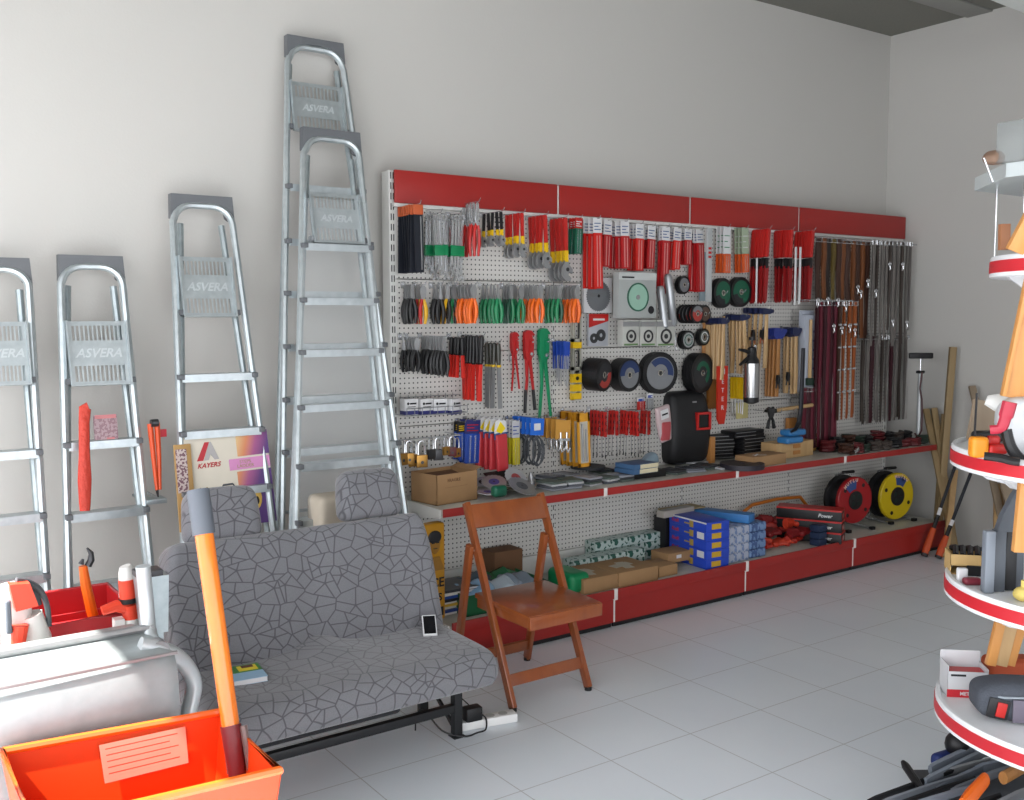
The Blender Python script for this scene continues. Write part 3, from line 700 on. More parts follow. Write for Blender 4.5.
# ---- third row
G3 = 'black-handled pliers on the third row'
stack(k_pliers, 'pliers', 'pliers', 'lone pair of slim black-handled pliers', 'the third row', 403, 403, 336, 371, 1, G3, nose='long', fan=.5, bow=.7)
stack(k_pliers, 'pliers', 'pliers', 'black-handled pliers', 'the left third-row hook', 409, 417, 336, 370, 4, G3, fan=.4, nose='round')
stack(k_pliers, 'pliers', 'pliers', 'black-handled pliers', 'the wide third-row hook', 423, 444, 335, 373, 8, G3, fan=.4)
stack(k_screwdriver, 'nut_driver', 'screwdriver', 'red-sleeved driver with black cap', 'the third row', 452, 462, 336, 376, 4, 'red drivers on the third row', grip=BLACK, shaft=REDP, hf=.38) if False else stack(k_rasp, 'nut_driver', 'screwdriver', 'short red driver with black cap', 'the third row', 452, 462, 336, 376, 4, 'red drivers on the third row')
stack(k_rasp, 'wood_rasp', 'rasp', 'long black-handled rasp in red sleeve', 'the third row', 463, 482, 334, 398, 8, 'rasps in red sleeves on the third row')
stack(k_chisel, 'wood_chisel', 'chisel', 'dark-handled chisel with yellow collar', 'the third row', 487, 498, 341, 406, 4, 'chisels with yellow collars')
for px, yt, yb, c, gr, lab in ((514, 332, 392, M('red_tool_paint', '#ad1f20', .4), None, 'shorter red pipe wrench hanging left of its red twin'), (528, 330, 412, M('red_tool_paint', '#ad1f20', .4), BLACK, 'longer red pipe wrench with black grips beside the green one'), (543, 328, 421, M('green_tool_paint', '#0e7f52', .4), None, 'large green pipe wrench hanging open on the perforated panel')):
    P = ony(px, yt, -.09); B = ony(px, yb, -.09)
    make(k_pipewrench, 'pipe_wrench', lab, 'pipe wrench', (P.x, -.09, P.z), L=P.z-B.z, col=c, grips=gr, slim=1.35)
    hook(P.x+.005, P.z-.15, -.13, 'chrome hook carrying the '+lab.split(' hanging')[0].split(' beside')[0].split(' with')[0])
stack(k_bits, 'drill_bit_pack', 'drill bits', 'blue pack of steel bits', 'the hook right of the green wrench', 556, 567, 340, 385, 4, 'blue packs of steel bits')
P = ony(576, 312, -.1); B = ony(576, 400, -.1)
make(k_level, 'spirit_level', 'black and yellow spirit level hanging upright right of the blue bit packs', 'level', (P.x, -.1, P.z), L=P.z-B.z)
# ---- fourth row: small white boxes on a wire rack
for i, px in enumerate((409, 424, 438.5, 453)):
    P = ony(px, 398.5, -.16)
    make(k_box, 'small_box', ['leftmost small white box with blue band on the wire rack', 'second small white box from left on the wire rack', 'third small white box from left on the wire rack', 'tilted rightmost small white box on the wire rack'][i], 'box', (P.x, -.16, P.z), [0, .1, -.1, .35][i], 'small white boxes above the padlocks', w=.075, h=.078, d=.05, band=M('navy_print', '#2b2f6b', .5), ink=INK)
P = ony(400, 415, -.13); Q = ony(460, 413, -.13)
m = MB()
for y in (-.125, -.2): m.tube([(P.x, y, P.z), (Q.x, y, P.z)], .002, 6); 
for y, z in ((-.2, .035), (-.125, .085)): m.tube([(P.x, y, P.z+z), (Q.x, y, P.z+z)], .0018, 6)
for k in range(9):
    x = P.x+(Q.x-P.x)*k/8; m.tube([(x, -.2, P.z+.035), (x, -.2, P.z), (x, -.06, P.z), (x, -.06, P.z+.09)], .0018, 6)
rk = solo(m, 'wire_rack', M('grey_wire', '#8a8d90', .3, .6), 'small grey wire rack holding four white boxes above the padlocks', 'rack')
# ---- fifth row
BRASS = M('brass', '#a67c3d', .35, .7)
for i, (px, yt, yb, mt, lab) in enumerate(((402, 439, 465, BRASS, 'leftmost brass padlock with tall shackle'), (409, 440, 464, BRASS, 'second brass padlock, behind its neighbours'), (413.5, 440, 466, BRASS, 'third brass padlock from the left'), (421.5, 440, 467, BRASS, 'biggest brass padlock in the row'), (431, 437, 459, DSTEEL, 'black padlock beside the biggest brass one'), (438, 437, 460, DSTEEL, 'large black laminated padlock with pale label'), (446, 436, 455, BRASS, 'small brass padlock right of the black ones'), (452, 436, 456, MAR, 'small dark red padlock near the blue packs'), (457, 437, 457, BRASS, 'last small brass padlock, next to blue packs'))):
    y = -.2+.008*(i % 3); P = ony(px, yt, y); B = ony(px, yb, y)
    make(k_padlock, 'padlock', lab, 'padlock', (P.x, y, P.z), .25*(-1)**i, 'padlocks on the perforated panel', L=P.z-B.z, body=mt)
P = ony(402, 439, -.2); Q = ony(457, 437, -.2)
m = MB(); m.tube([(P.x-.03, -.2, P.z-.004), (Q.x+.02, -.2, P.z-.004)], .003, 6); m.tube([(P.x-.03, -.2, P.z-.004), (P.x-.03, -.05, P.z-.004)], .003, 6); m.tube([(Q.x+.02, -.2, P.z-.004), (Q.x+.02, -.05, P.z-.004)], .003, 6)
solo(m, 'hanging_rail', CHROME, 'thin chrome rail from which the row of padlocks hangs', 'rail')
BP = M('blue_pack', '#23459b', .5)
stack(k_card, 'blade_pack', 'blade pack', 'dark blue pack of blades', 'the hook right of the padlocks', 460, 463, 421, 458, 2, 'blue packs by the padlocks', head=INK, body=BP, w=.07, hf=.25, ink=YELLOW)
stack(k_card, 'blade_pack', 'blade pack', 'bright blue pack with red band', 'the hook left of the pouches', 468, 473, 419, 461, 2, 'blue packs by the padlocks', head=M('navy_print', '#2b2f6b', .5), body=BP, w=.095, hf=.3, ink=REDP)
stack(k_pouch, 'red_pouch', 'pouch pack', 'red pouch with yellow and white header', 'the pouch hook', 480, 500, 416, 467, 5, 'red pouches with yellow headers', fan=.2)
stack(k_card, 'tape_card', 'tape pack', 'yellow pack under a white card', 'the hook right of the red pouches', 510, 516, 419, 462, 3, 'yellow packs under white cards', head=PAPER, body=M('bright_yellow_pack', '#cdbd1e', .4), w=.05, hf=.38, ink=BP)
stack(k_coilcard, 'cable_coil_pack', 'cable pack', 'grey cable loop on bright blue card', 'the coil hook', 519, 537, 415, 463, 5, 'cable loops on blue cards', fan=.25)
stack(k_hookcard, 'chrome_hook_pack', 'hook pack', 'chrome hooks on orange card', 'the hook under the green wrench', 549, 563, 417, 451, 4, 'chrome hooks on orange cards', fan=.2)
stack(k_frameset, 'tool_set', 'tool set', 'amber framed tool set', 'the hook left of the red screwdrivers', 566, 583, 410, 463, 4, 'amber framed tool sets')
for i, (a, b, n) in enumerate(((592, 605, 5), (610, 617, 3), (622, 637, 6), (642, 649, 3))):
    stack(k_ring_handle, 'screwdriver', 'screwdriver', 'red-handled screwdriver', f'the {["first","second","third","fourth"][i]} red screwdriver hook', a, b, 409, 455-i*.8, n, 'red-handled screwdrivers', fan=.15)
# clear bag with label
P = ony(664, 400, -.3); B = ony(664, 443, -.3); L = P.z-B.z
t = thing('parts_bag', 'clear bag of red parts with white label hanging over the welding mask', 'bag', (P.x, -.3, P.z), .1)
m = MB(); m.rbox((0, 0, -.55*L), (.115, .03, .85*L), .014, (4, 2, 5), lambda p: (p.x*(1-.35*max(0, -p.z/L*2)), p.y, p.z), rotm(0, -.18, 0)); m.build('bag_film', M('milky_bag_film', '#b9a5a6', .25), t)
m = MB(); m.rbox((.005, -.006, -.72*L), (.085, .026, .45*L), .012, (3, 2, 3), lambda p: (p.x*(1-.5*max(0, -p.z/L*2)), p.y, p.z)); m.build('red_contents', M('dull_red_parts', '#a8454a', .5), t)
m = MB(); m.box((-.012, -.0175, -.32*L), (.065, .002, .22*L), rotm(0, -.18, 0)); m.build('paper_label', PAPER, t)
m = MB(); m.box((-.012, -.0192, -.32*L), (.05, .0008, .04*L), rotm(0, -.18, 0)); m.build('printed_text', INK, t)
P = ony(650, 394, -.12)
make(k_card, 'washer_card', 'small pale card with a grey washer hanging beside the welding mask', 'washer pack', (P.x, -.12, P.z), L=.09, head=PAPER, body=STEEL, w=.05)
P = ony(641, 398, -.1)
make(k_card, 'washer_card', 'small red and white card hanging under the third disc stack', 'washer pack', (P.x, -.1, P.z), L=.07, head=PAPER, body=REDP, w=.06)
# ================================================================ DISCS, HAMMERS, STRAPS
DB = M('disc_print_blue', '#25365e', .5); DR = M('disc_print_red', '#a33a33', .5); DG = M('disc_print_green', '#1c5a43', .5)
DL = M('disc_label_grey', '#77797c', .6); DK = M('disc_dark_face', '#2b2c2e', .7)
def pix_r(rpx, P): return rpx*((P-CAM).dot(FW))/FOC
def discs(pxf, pyf, ry, pxb, n, lab, rz=0., t=.009, y_back=-.075, **kw):
    "n discs on one hook; pxf,pyf = centre of the front face, pxb = px of the rearmost centre"
    P = ony(pxb, pyf, y_back); X = P.x; F = onx(pxf, pyf, X); yf = max(F.y, -.4); R = pix_r(ry, F)
    root = None
    for i in range(n):
        y = y_back+(yf-y_back)*i/(n-1) if n > 1 else yf
        la = lab+(', '+ORD[n-1-i] if n > 1 else '')
        sd = rotm(0, random.uniform(-3, 3) if i < n-1 else 0., 0)
        Q = Matrix.Rotation(rz, 4, 'Z') @ sd
        loc = Vector((X, y, F.z))
        if root is None:
            root = make(k_disc, 'abrasive_disc', la, 'disc', loc, group='abrasive discs on hooks', R=R, t=t, **kw); root.matrix_basis = Matrix.Translation(loc) @ Q
        else: dup(root, loc, Q, la)
    m = MB(); m.tube([(X, -.05, F.z), (X, yf-.03, F.z), (X, yf-.04, F.z+.015)], .003, 6); m.bb(X-.012, X+.012, -.055, -.051, F.z-.015, F.z+.015)
    solo(m, 'peg_hook', CHROME, 'chrome hook through the '+lab.split(' on ')[0], 'hook', 'chrome hooks on the perforated display panels')
discs(603.5, 375, 16.5, 590, 8, 'large cutting disc in the leftmost thick stack', .36, t=.012, face=DK, sector=(-2.4, .2, .42, .8, DR))
discs(629, 375, 16.8, 620, 6, 'large cutting disc in the second thick stack', .10, t=.012, face=DL, sector=(.2, 3.2, .45, .86, DB))
discs(660, 373, 21, 655, 4, 'widest cutting disc in the third stack', -.15, t=.010, face=DL, sector=(-.2, 2.4, .42, .74, DB))
discs(702, 373, 20, 694, 5, 'large cutting disc in the rightmost thick stack', .18, t=.012, face=DK, sector=(-1., 2.8, .35, .6, DG))
discs(723, 293, 15, 719, 4, 'green-faced disc left of its green neighbour', .1, t=.006, face=DG, sector=(3.4, 5., .4, .8, DK))
discs(741, 292, 15, 737, 4, 'green-faced disc under the orange pens', 0., t=.006, face=DG, sector=(3.4, 5., .4, .8, DK))
discs(684, 285, 9, 681, 3, 'small steel-grey disc under the red packs', .1, t=.006, face=DL, hole=.008)
discs(697, 314, 9.5, 683, 5, 'small red-faced disc above the flap discs', .1, t=.010, face=DR, hole=.008, sector=(.4, 2.8, .4, .85, DL))
discs(705, 314, 9, 701, 2, 'small brown disc behind the red-faced disc', .1, t=.006, face=M('brown_disc', '#5d4a40', .7), hole=.008)
discs(688, 340, 9.5, 684, 3, 'silver flap disc in front of the small boxes', 0., t=.008, face=M('silver_disc', '#a3a7a8', .4, .5), hole=.01, sector=(0, 6.2, .5, .6, DG))
discs(704, 337, 8.5, 701, 3, 'small dark flap disc beside the wooden handles', .1, t=.008, face=M('grey_green_disc', '#5a655f', .6), hole=.01, sector=(0, 6.2, .5, .62, PAPER))
# blister packs
def pack(px0, px1, py0, py1, name, lab, cat, y=-.09, d=.02, mat=PAPER, extra=None, rz=0.):
    A = ony(px0, py0, y); B = ony(px1, py1, y); cx = (A.x+B.x)/2; w = B.x-A.x; h = A.z-B.z
    t = thing(name, lab, cat, (cx, y, A.z), rz)
    m = MB(); m.bb(-w/2, w/2, 0, d, -h, 0, .002); m.build('card', mat, t)
    if extra: extra(t, w, h, d)
    return t
def sawx(t, w, h, d):
    R = w*.43; m = MB(); n = 40
    m.prism([((R if i % 2 else R*.93)*math.cos(2*PI*i/(2*n)), -h*.52+(R if i % 2 else R*.93)*math.sin(2*PI*i/(2*n))) for i in range(2*n)], -.004, -.001); m.build('saw_blade', M('satin_blade', '#74777a', .4, .3), t)
    m = MB(); m.bb(-R*.7, R*.75, -.0055, -.004, -h*.52-.004, -h*.52+.018); m.build('printed_label', M('dull_grey_print', '#6d7072', .5), t)
    m = MB(); m.cyl((0, -.0065, -h*.52), (0, -.004, -h*.52), .009); m.build('bore', BLACK, t)
pack(584, 612, 277, 313, 'saw_blade_pack', 'grey circular saw blade on white card left of the green diamond disc box', 'saw blade', extra=sawx)
def redx(t, w, h, d):
    m = MB(); m.prism([(-w/2, -h*.42), (-w/2, 0), (w/2, 0), (w/2, -h*.22)], -.002, .0); m.build('red_print', REDP, t)
    m = MB(); m.ring([(w*.24, 0), (w*.24, .003), (w*.08, .003), (w*.08, 0)], rotm(PI/2), 20, (w*.12, 0, -h*.66)); m.ring([(w*.2, 0), (w*.2, .003), (w*.06, .003), (w*.06, 0)], rotm(PI/2), 20, (-w*.25, 0, -h*.75)); m.build('grey_disc', DSTEEL, t)
    m = MB(); m.bb(-w*.3, w*.3, -.0026, -.002, -h*.2, -h*.14); m.build('printed_text', PAPER, t)
pack(589, 608, 314, 346, 'disc_pack', 'grey blister pack with red top and two small wheels under the saw blade', 'disc pack', mat=M('grey_blister', '#a3a6ac', .4), extra=redx)
def grnx(t, w, h, d):
    m = MB(); m.bb(-w/2, w/2, -.001, .002, -h*.16, 0); m.build('box_lid', M('lid_grey', '#b9bcba', .4), t)
    m = MB(); m.cyl((-.0, -.003, -h*.54), (-.0, .0, -h*.54), w*.27, seg=32); m.build('disc', M('mint_disc', '#8fb5a2', .4), t)
    m = MB(); m.ring([(w*.285, 0), (w*.285, .005), (w*.255, .005), (w*.255, 0)], rotm(PI/2), 32, (0, 0, -h*.54)); m.build('green_rim', M('rim_green', '#2d5f4b', .4), t)
    m = MB(); m.cyl((0, -.005, -h*.54), (0, -.0, -h*.54), w*.05); m.build('bore', STEEL, t)
    m = MB(); m.cyl((w*.36, -.002, -h*.82), (w*.36, 0, -h*.82), w*.08); m.bb(-w*.42, -w*.1, -.002, 0, -h*.125, -h*.09); m.build('printed_mark', INK, t)
pack(619, 656, 272, 318, 'diamond_disc_box', 'large grey box showing one round mint-green disc below the red packs', 'disc box', y=-.20, d=.05, mat=M('box_silver_print', '#9fa3a1', .4), extra=grnx)
def smx(t, w, h, d):
    m = MB(); m.bb(-w/2, w/2, -.002, 0, -h*.25, -h*.06); m.build('grey_header', STEEL, t)
    m = MB(); m.ring([(w*.30, 0), (w*.30, .004), (w*.22, .004), (w*.22, 0)], rotm(PI/2), 24, (0, 0, -h*.62)); m.cyl((0, -.003, -h*.62), (0, 0, -h*.62), w*.1, seg=14); m.build('cutting_disc', DSTEEL, t)
    m = MB(); m.bb(-w*.42, w*.42, -.001, 0, -h*.97, -h*.90); m.build('print_strip', M('dull_green_print', '#5b7a4c', .5), t)
for i, (a, b) in enumerate(((623, 639), (640.5, 656), (657, 675))):
    pack(a, b, 320, 346, 'small_disc_box', ['left', 'middle', 'right'][i]+' one of three pale square disc boxes under the large green disc box', 'disc box', y=-.17, d=.05, mat=M('pale_square_box', '#b3b4ae', .4), extra=smx)
# caulking guns
def gun(px, py, yb, rz, tilt, lab, grip):
    P = ony(px, py, -.16); L = P.z-ony(px, yb, -.16).z
    t = thing('caulking_gun', lab, 'caulking gun', P, rot=rotm(0, tilt, rz))
    m = MB(); m.lathe([(.014, 0), (.024, -.02), (.024, -.68*L), (.012, -.72*L)], None, 16); m.build('barrel', M('silver_paint', '#a3a6a9', .3, .6), t)
    m = MB(); m.cyl((0, 0, -.7*L), (0, 0, -1.05*L), .004, seg=8); m.tube([(0, 0, -1.05*L), (.02, 0, -1.05*L), (.02, 0, -1.0*L)], .003, 6); m.build('plunger_rod', CHROME, t)
    m = MB(); m.tube([(0, 0, -.72*L), (-.03, 0, -.84*L), (-.035, 0, -.98*L)], [.008, .01, .008], 8); m.build('handle', grip, t)
    m = MB(); m.tube([(0, 0, -.74*L), (.012, 0, -.86*L), (.005, 0, -.95*L)], .005, 6); m.build('trigger', STEEL, t)
gun(668, 274, 348, 0, -.16, 'silver caulking gun with dark grip leaning right of the green disc box', DGREY)
gun(660, 286, 346, 0, -.18, 'silver caulking gun with red grip just behind the other gun', REDP)
# ---- hammers and wooden handles
AX = M('dark_blue_sheath', '#1a2347', .45)
stack(k_hammer, 'hammer', 'hammer', 'wooden-handled hammer with blue head', 'the first handle hook', 710, 724, 319, 378, 6, 'wooden-handled hammers', head=AX, tilt=.0, w=.085, hh=.028, fan=.35)
stack(k_hammer, 'hammer', 'hammer', 'wooden-handled hammer with blue head', 'the second handle hook', 730, 744, 315, 372, 5, 'wooden-handled hammers', head=AX, w=.09, hh=.028, fan=.35, lean=-.03)
stack(k_hammer, 'hammer', 'hammer', 'wooden-handled hammer with blue head', 'the third handle hook', 751, 767, 309, 366, 4, 'wooden-handled hammers', head=AX, w=.11, hh=.028, fan=.2, lean=.04)
stack(k_hammer, 'hatchet', 'axe', 'long brown-handled axe in bright blue sheath', 'the axe hook', 768, 779, 329, 395, 4, 'long-handled axes in blue sheaths', head=M('royal_blue_sheath', '#20317f', .45), w=.12, hh=.06, hm=TANWOOD, fan=.15, lean=.05)
stack(k_hammer, 'hatchet', 'axe', 'pale-handled axe in dark sheath', 'the hook left of the white box', 785, 796, 328, 392, 4, 'long-handled axes in blue sheaths', head=M('dark_blue_sheath', '#1a2347', .45), w=.09, hh=.05, fan=.15, lean=.04)
for i, (px, yt, yb, mt) in enumerate(((704, 322, 360, TANWOOD), (707, 324, 372, PALEWOOD), (724, 316, 382, PALEWOOD))):
    P = ony(px, yt, -.08); L = P.z-ony(px, yb, -.08).z
    t = thing('wooden_stick', ['short brown wooden tool handle hanging left of the hammers', 'pale wooden tool handle hanging behind the first hammers', 'long pale wooden tool handle between first and second hammer hooks'][i], 'wooden stick', P)
    m = MB(); m.tube([(0, 0, 0), (0, 0, -.3*L), (0, 0, -L)], [.009, .010, .013], 8); m.build('handle', mt, t)
# dark spring clamps among the handles
for i, (px, py) in enumerate(((753, 330), (762, 330), (778, 375), (788, 372))):
    P = ony(px, py, -.2)
    t = thing('spring_clamp', ['small black clamp hanging above the pump sprayer, left', 'small black clamp hanging above the pump sprayer, right', 'small black clamp hanging over the brown axe handles', 'small black clamp hanging over the pale axe handles'][i], 'clamp', P)
    m = MB(); m.prism([(-.008, 0), (.008, 0), (.014, -.03), (.01, -.06), (-.01, -.06), (-.014, -.03)], -.008, .008); m.build('jaw', BLACK, t)
    for sd in (-1, 1):
        m = MB(); m.tube([(sd*.008, 0, -.05), (sd*.016, 0, -.085)], .005, 6); m.build('handle', M('orange_tip', '#9a4a22', .5) if i < 2 else BLACK, t)
# white thermometer box
P = ony(811.5, 315, -.2); Q = ony(811.5, 392, -.2); L = P.z-Q.z
t = thing('boxed_tool', 'white window box holding a small wooden-handled hammer before burgundy straps', 'boxed tool', P, .0)
m = MB(); m.bb(-.065, .065, 0, .05, -L, 0, .002); m.bb(-.065, .065, .03, .05, 0, .03, .002); m.build('carton', M('pale_blue_card', '#a7adb9', .6), t)
m = MB(); m.tube([(-.015, -.008, -.03), (-.015, -.008, -.82*L)], [.010, .013], 8); m.build('wooden_handle', PALEWOOD, t)
m = MB(); m.box((-.01, -.012, -.86*L), (.08, .022, .05), None, .006); m.build('hammer_head', M('dark_green_head', '#20352c', .4), t)
m = MB()
for k in range(5): m.bb(.02, .05, -.001, .0, -(.2+.12*k)*L-.014, -(.2+.12*k)*L)
m.build('printed_text', M('mauve_print', '#6e6c93', .6), t)
m = MB(); m.cyl((.045, -.002, -.82*L), (.045, 0, -.82*L), .018); m.build('red_mark', M('dull_red_parts', '#a8454a', .5), t)
# pump sprayer
P = ony(752, 345, -.3); Z1 = ony(752, 402, -.3).z
t = thing('pump_sprayer', 'chrome cylinder pump sprayer with black trigger head hanging among wooden handles', 'sprayer', (P.x, -.3, Z1))
hh = P.z-Z1
m = MB(); m.lathe([(.046, .02), (.048, .03), (.048, hh*.68), (.042, hh*.70)], None, 26); m.build('cylinder', M('brushed_chrome', '#b4b4b4', .25, 1.), t)
m = MB(); m.lathe([(.02, -.01), (.046, 0), (.048, .03), (.046, .032)], None, 26); m.build('bottom_cap', BLACK, t)
m = MB(); m.lathe([(.048, hh*.66), (.044, hh*.74), (.03, hh*.80), (.026, hh*.95), (.012, hh*.97)], None, 20); m.build('head', BLACK, t)
m = MB(); m.tube([(.0, 0, hh*.86), (-.06, 0, hh*.90), (-.115, 0, hh*.93)], [.014, .011, .007], 8); m.build('nozzle', BLACK, t)
m = MB(); m.tube([(-.02, 0, hh*.80), (-.06, 0, hh*.74), (-.105, 0, hh*.66)], [.012, .010, .008], 8); m.build('trigger', BLACK, t)
m = MB(); m.cyl((0, 0, hh*.9), (0, 0, hh*1.1), .006, seg=8); m.cyl((0, 0, hh*1.08), (0, 0, hh*1.14), .02, seg=12); m.build('pump_knob', BLACK, t)
m = MB(); m.cyl((.028, 0, hh*.85), (.028, 0, hh*1.0), .008, seg=8); m.build('valve', CHROME, t)
# red banner card with white marks, yellow screwdriver cards
P = ony(723, 366, -.2); L = P.z-ony(723, 424, -.2).z
t = thing('chain_card', 'narrow red hanging card with white letters left of the yellow packs', 'hanging card', P)
m = MB(); m.prism([(-.045, 0), (.045, 0), (.04, -.72*L), (.02, -L), (-.02, -L), (-.04, -.9*L)], 0, .012); m.build('card', M('orange_red_card', '#b92a17', .45), t)
m = MB()
m.text('M', .05, Matrix.Translation((0, -.001, -.1*L)) @ rotm(PI/2)); m.text('E', .04, Matrix.Translation((0, -.001, -.27*L)) @ rotm(PI/2)); m.text('T', .04, Matrix.Translation((0, -.001, -.42*L)) @ rotm(PI/2)); m.text('E', .04, Matrix.Translation((0, -.001, -.57*L)) @ rotm(PI/2)); m.text('R', .04, Matrix.Translation((0, -.001, -.72*L)) @ rotm(PI/2))
m.build('white_letters', PAPER, t)
P = ony(712, 398, -.12); pack(709, 722, 378, 408, 'amber_pack', 'amber brown pack hanging behind the red lettered card', 'pack', y=-.1, mat=M('amber_card', '#8f5a23', .5))
def k_yel(L):
    h = MB(); h.box((0, 0, -.3*L), (.022, .02, .6*L), None, .005)
    s = MB(); s.cyl((0, 0, -.6*L), (0, 0, -L), .004, seg=6)
    return [('handle', h, YELLOW), ('shaft', s, PAPER)]
stack(k_yel, 'marking_tool', 'marking tool', 'yellow-handled tool with white tip', 'the hook behind the sprayer', 732, 744, 376, 412, 5, 'yellow-handled tools beside the sprayer', fan=.1)
pack(737, 748, 403, 418, 'small_yellow_label', 'small cream card hanging under the yellow tools', 'card', y=-.12, d=.008, mat=M('cream_card', '#bdb27a', .6))
# crowbar and lone handle
P0 = onx(802, 350, ony(799, 380, -.4).x)
X = ony(799, 380, -.40).x
Z = lambda py: onx(800, py, X).z
m = MB(); m.tube([(X+.01, -.42, Z(348)), (X+.005, -.42, Z(380)), (X, -.42, Z(408)), (X-.015, -.42, Z(421)), (X-.05, -.42, Z(429)), (X-.09, -.42, Z(431))], [.012, .013, .014, .014, .012, .007], 8)
solo(m, 'pry_bar', M('blackened_steel', '#26262a', .4, .6), 'black curved pry bar hanging in front of the wooden handles', 'pry bar')
A = ony(772, 411, -.25); B = ony(812, 405, -.25)
m = MB(); m.tube([A, B], [.011, .013], 10); m.bb(A.x-.005, A.x+.005, -.25, -.05, A.z-.004, A.z+.004) if False else None
t = thing('claw_hammer', 'small hammer lying level across the hook below the axes, pale handle', 'hammer', A)
m.build('handle', PALEWOOD, t, world=True)
m = MB(); m.prism([(-.06, -.005), (-.055, .012), (-.01, .016), (.03, .014), (.035, -.012), (.01, -.014), (-.03, -.008)], -.013, .013); m.build('head', BLACK, t)
for dx in (.06, .2):
    m = MB(); m.tube([(A.x+dx, -.05, A.z-.012), (A.x+dx, -.27, A.z-.012), (A.x+dx, -.28, A.z+.01)], .003, 6)
    solo(m, 'peg_hook', CHROME, 'chrome hook carrying the level pale hammer, '+('left' if dx < .1 else 'right')+' one', 'hook', 'chrome hooks on the perforated display panels')
m = MB(); P = ony(793, 418, -.1); m.bb(P.x-.04, P.x+.04, -.1, -.07, P.z-.14, P.z+.0, .002); solo(m, 'wooden_block', TANWOOD, 'reddish wooden block hanging behind the bend of the pry bar', 'block')
# ---- straps
BR = [M('brown_leather', '#3a2015', .5), M('tan_leather', '#6b3c1b', .5), M('dark_leather', '#241914', .5), M('olive_leather', '#5a4a1c', .5)]
WINE = M('burgundy_webbing', '#5b1426', .6); WINE2 = M('dark_burgundy_webbing', '#350c17', .6); STUD = M('orange_leather', '#8a4518', .5); GW = M('grey_webbing', '#67625e', .6); GW2 = M('taupe_webbing', '#3f3631', .6)
def straps(specs, y, grp, cat='strap'):
    for i, (px, yt, yb, mt, w, studs, lab) in enumerate(specs):
        P = ony(px, yt, y); L = P.z-ony(px, yb, y).z
        make(k_strap, 'leather_strap' if cat == 'strap' else 'collar', lab, cat, (P.x, y+random.uniform(-.006, .006), P.z), random.uniform(-.25, .25), grp, L=L, mat=mt, w=w, studs=studs, loop=random.uniform(-.015, .015))
WORD = ['first', 'second', 'third', 'fourth', 'fifth', 'sixth', 'seventh', 'eighth', 'ninth', 'tenth', 'eleventh', 'twelfth', 'thirteenth']
BRN = ['dark brown', 'tan', 'near-black', 'olive brown']
straps([(819+i*4.9, 238+i*.35, 300 if i < 7 else 338, BR[i % 4 if i < 6 else (1 if i % 2 else 0)], .040, False, f'{BRN[i % 4 if i < 6 else (1 if i % 2 else 0)]} leather strap, {WORD[i]} from left in the top row') for i in range(11)], -.16, 'brown leather straps beside the red saws')
straps([(874+i*4.1, 241+i*.2, [346, 338, 344, 340, 330][i % 5], [GW, GW2, GW][i % 3], .026, False, f'{["grey","taupe","grey"][i % 3]} webbing strap, {WORD[i]} from left in the upper grey bunch') for i in range(10)], -.2, 'grey webbing straps, upper bunch')
straps([(864+i*4.6, 336, 424-i*.6, [GW2, GW, WINE2, GW][i % 4], .030, False, f'{["taupe","grey","dark red","grey"][i % 4]} webbing strap, {WORD[i]} from left in the lower grey bunch') for i in range(11)], -.13, 'grey webbing straps, lower bunch')
straps([(805+i*4.0, 302 if i > 2 else 388, 449-i*.6, [WINE, WINE2][i % 2], .036, False, f'{["burgundy","dark burgundy"][i % 2]} strap, {WORD[i]} from left, reaching down to the shelf') for i in range(9)], -.22, 'long burgundy straps')
straps([(839.5+i*5, 302, 420-i, STUD if i else BR[0], .028, True, f'{"orange leather" if i else "brown leather"} strap with chrome keepers, {WORD[i]} from left') for i in range(4)], -.24, 'studded leather straps')
for nm, a, b, py, y, lab in (('hanging_rail', 845, 917, 240, -.2, 'chrome rail across the top right carrying straps'), ('hanging_rail', 803, 853, 300, -.235, 'chrome rail carrying the burgundy straps'), ('hanging_rail', 862, 912, 334, -.135, 'chrome rail carrying the lower grey strap bunch'), ('hanging_rail', 816, 846, 237, -.165, 'chrome rail carrying the brown leather straps')):
    P = ony(a, py, y); Q = ony(b, py, y)
    m = MB(); m.tube([(P.x, -.05, P.z), (P.x, y, P.z), (min(Q.x, 4.17), y, P.z), (min(Q.x, 4.17), -.03, P.z)], .004, 6)
    solo(m, nm, CHROME, lab, 'rail')
# strap hardware clusters: rings and snap hooks
for i, (px, py, y) in enumerate(((858, 287, -.25), (861, 292, -.26), (868, 281, -.25), (876, 291, -.26), (890, 264, -.27), (903, 264, -.27), (893, 321, -.27), (907, 322, -.27), (834, 326, -.30), (842, 328, -.3), (850, 326, -.3), (855, 330, -.3), (846, 305, -.28), (828, 299, -.28), (818, 300, -.28), (838, 300, -.28))):
    P = ony(px, py, y); m = MB()
    m.tube([(.012*math.cos(a)+P.x, P.y, .012*math.sin(a)+P.z) for a in [2*PI*k/12 for k in range(12)]], .0035, 6, closed=True)
    m.tube([(P.x, P.y, P.z-.012), (P.x+.004, P.y-.003, P.z-.035), (P.x-.006, P.y, P.z-.045), (P.x-.008, P.y, P.z-.03)], .004, 6)
    solo(m, 'snap_hook', CHROME, f'small chrome snap hook dangling among {["the brown straps","the brown straps","the brown straps","the brown straps","the upper grey straps","the upper grey straps","the lower grey straps","the lower grey straps"][i] if i < 8 else "the burgundy and orange straps"}', 'snap hook', 'chrome snap hooks among the straps')
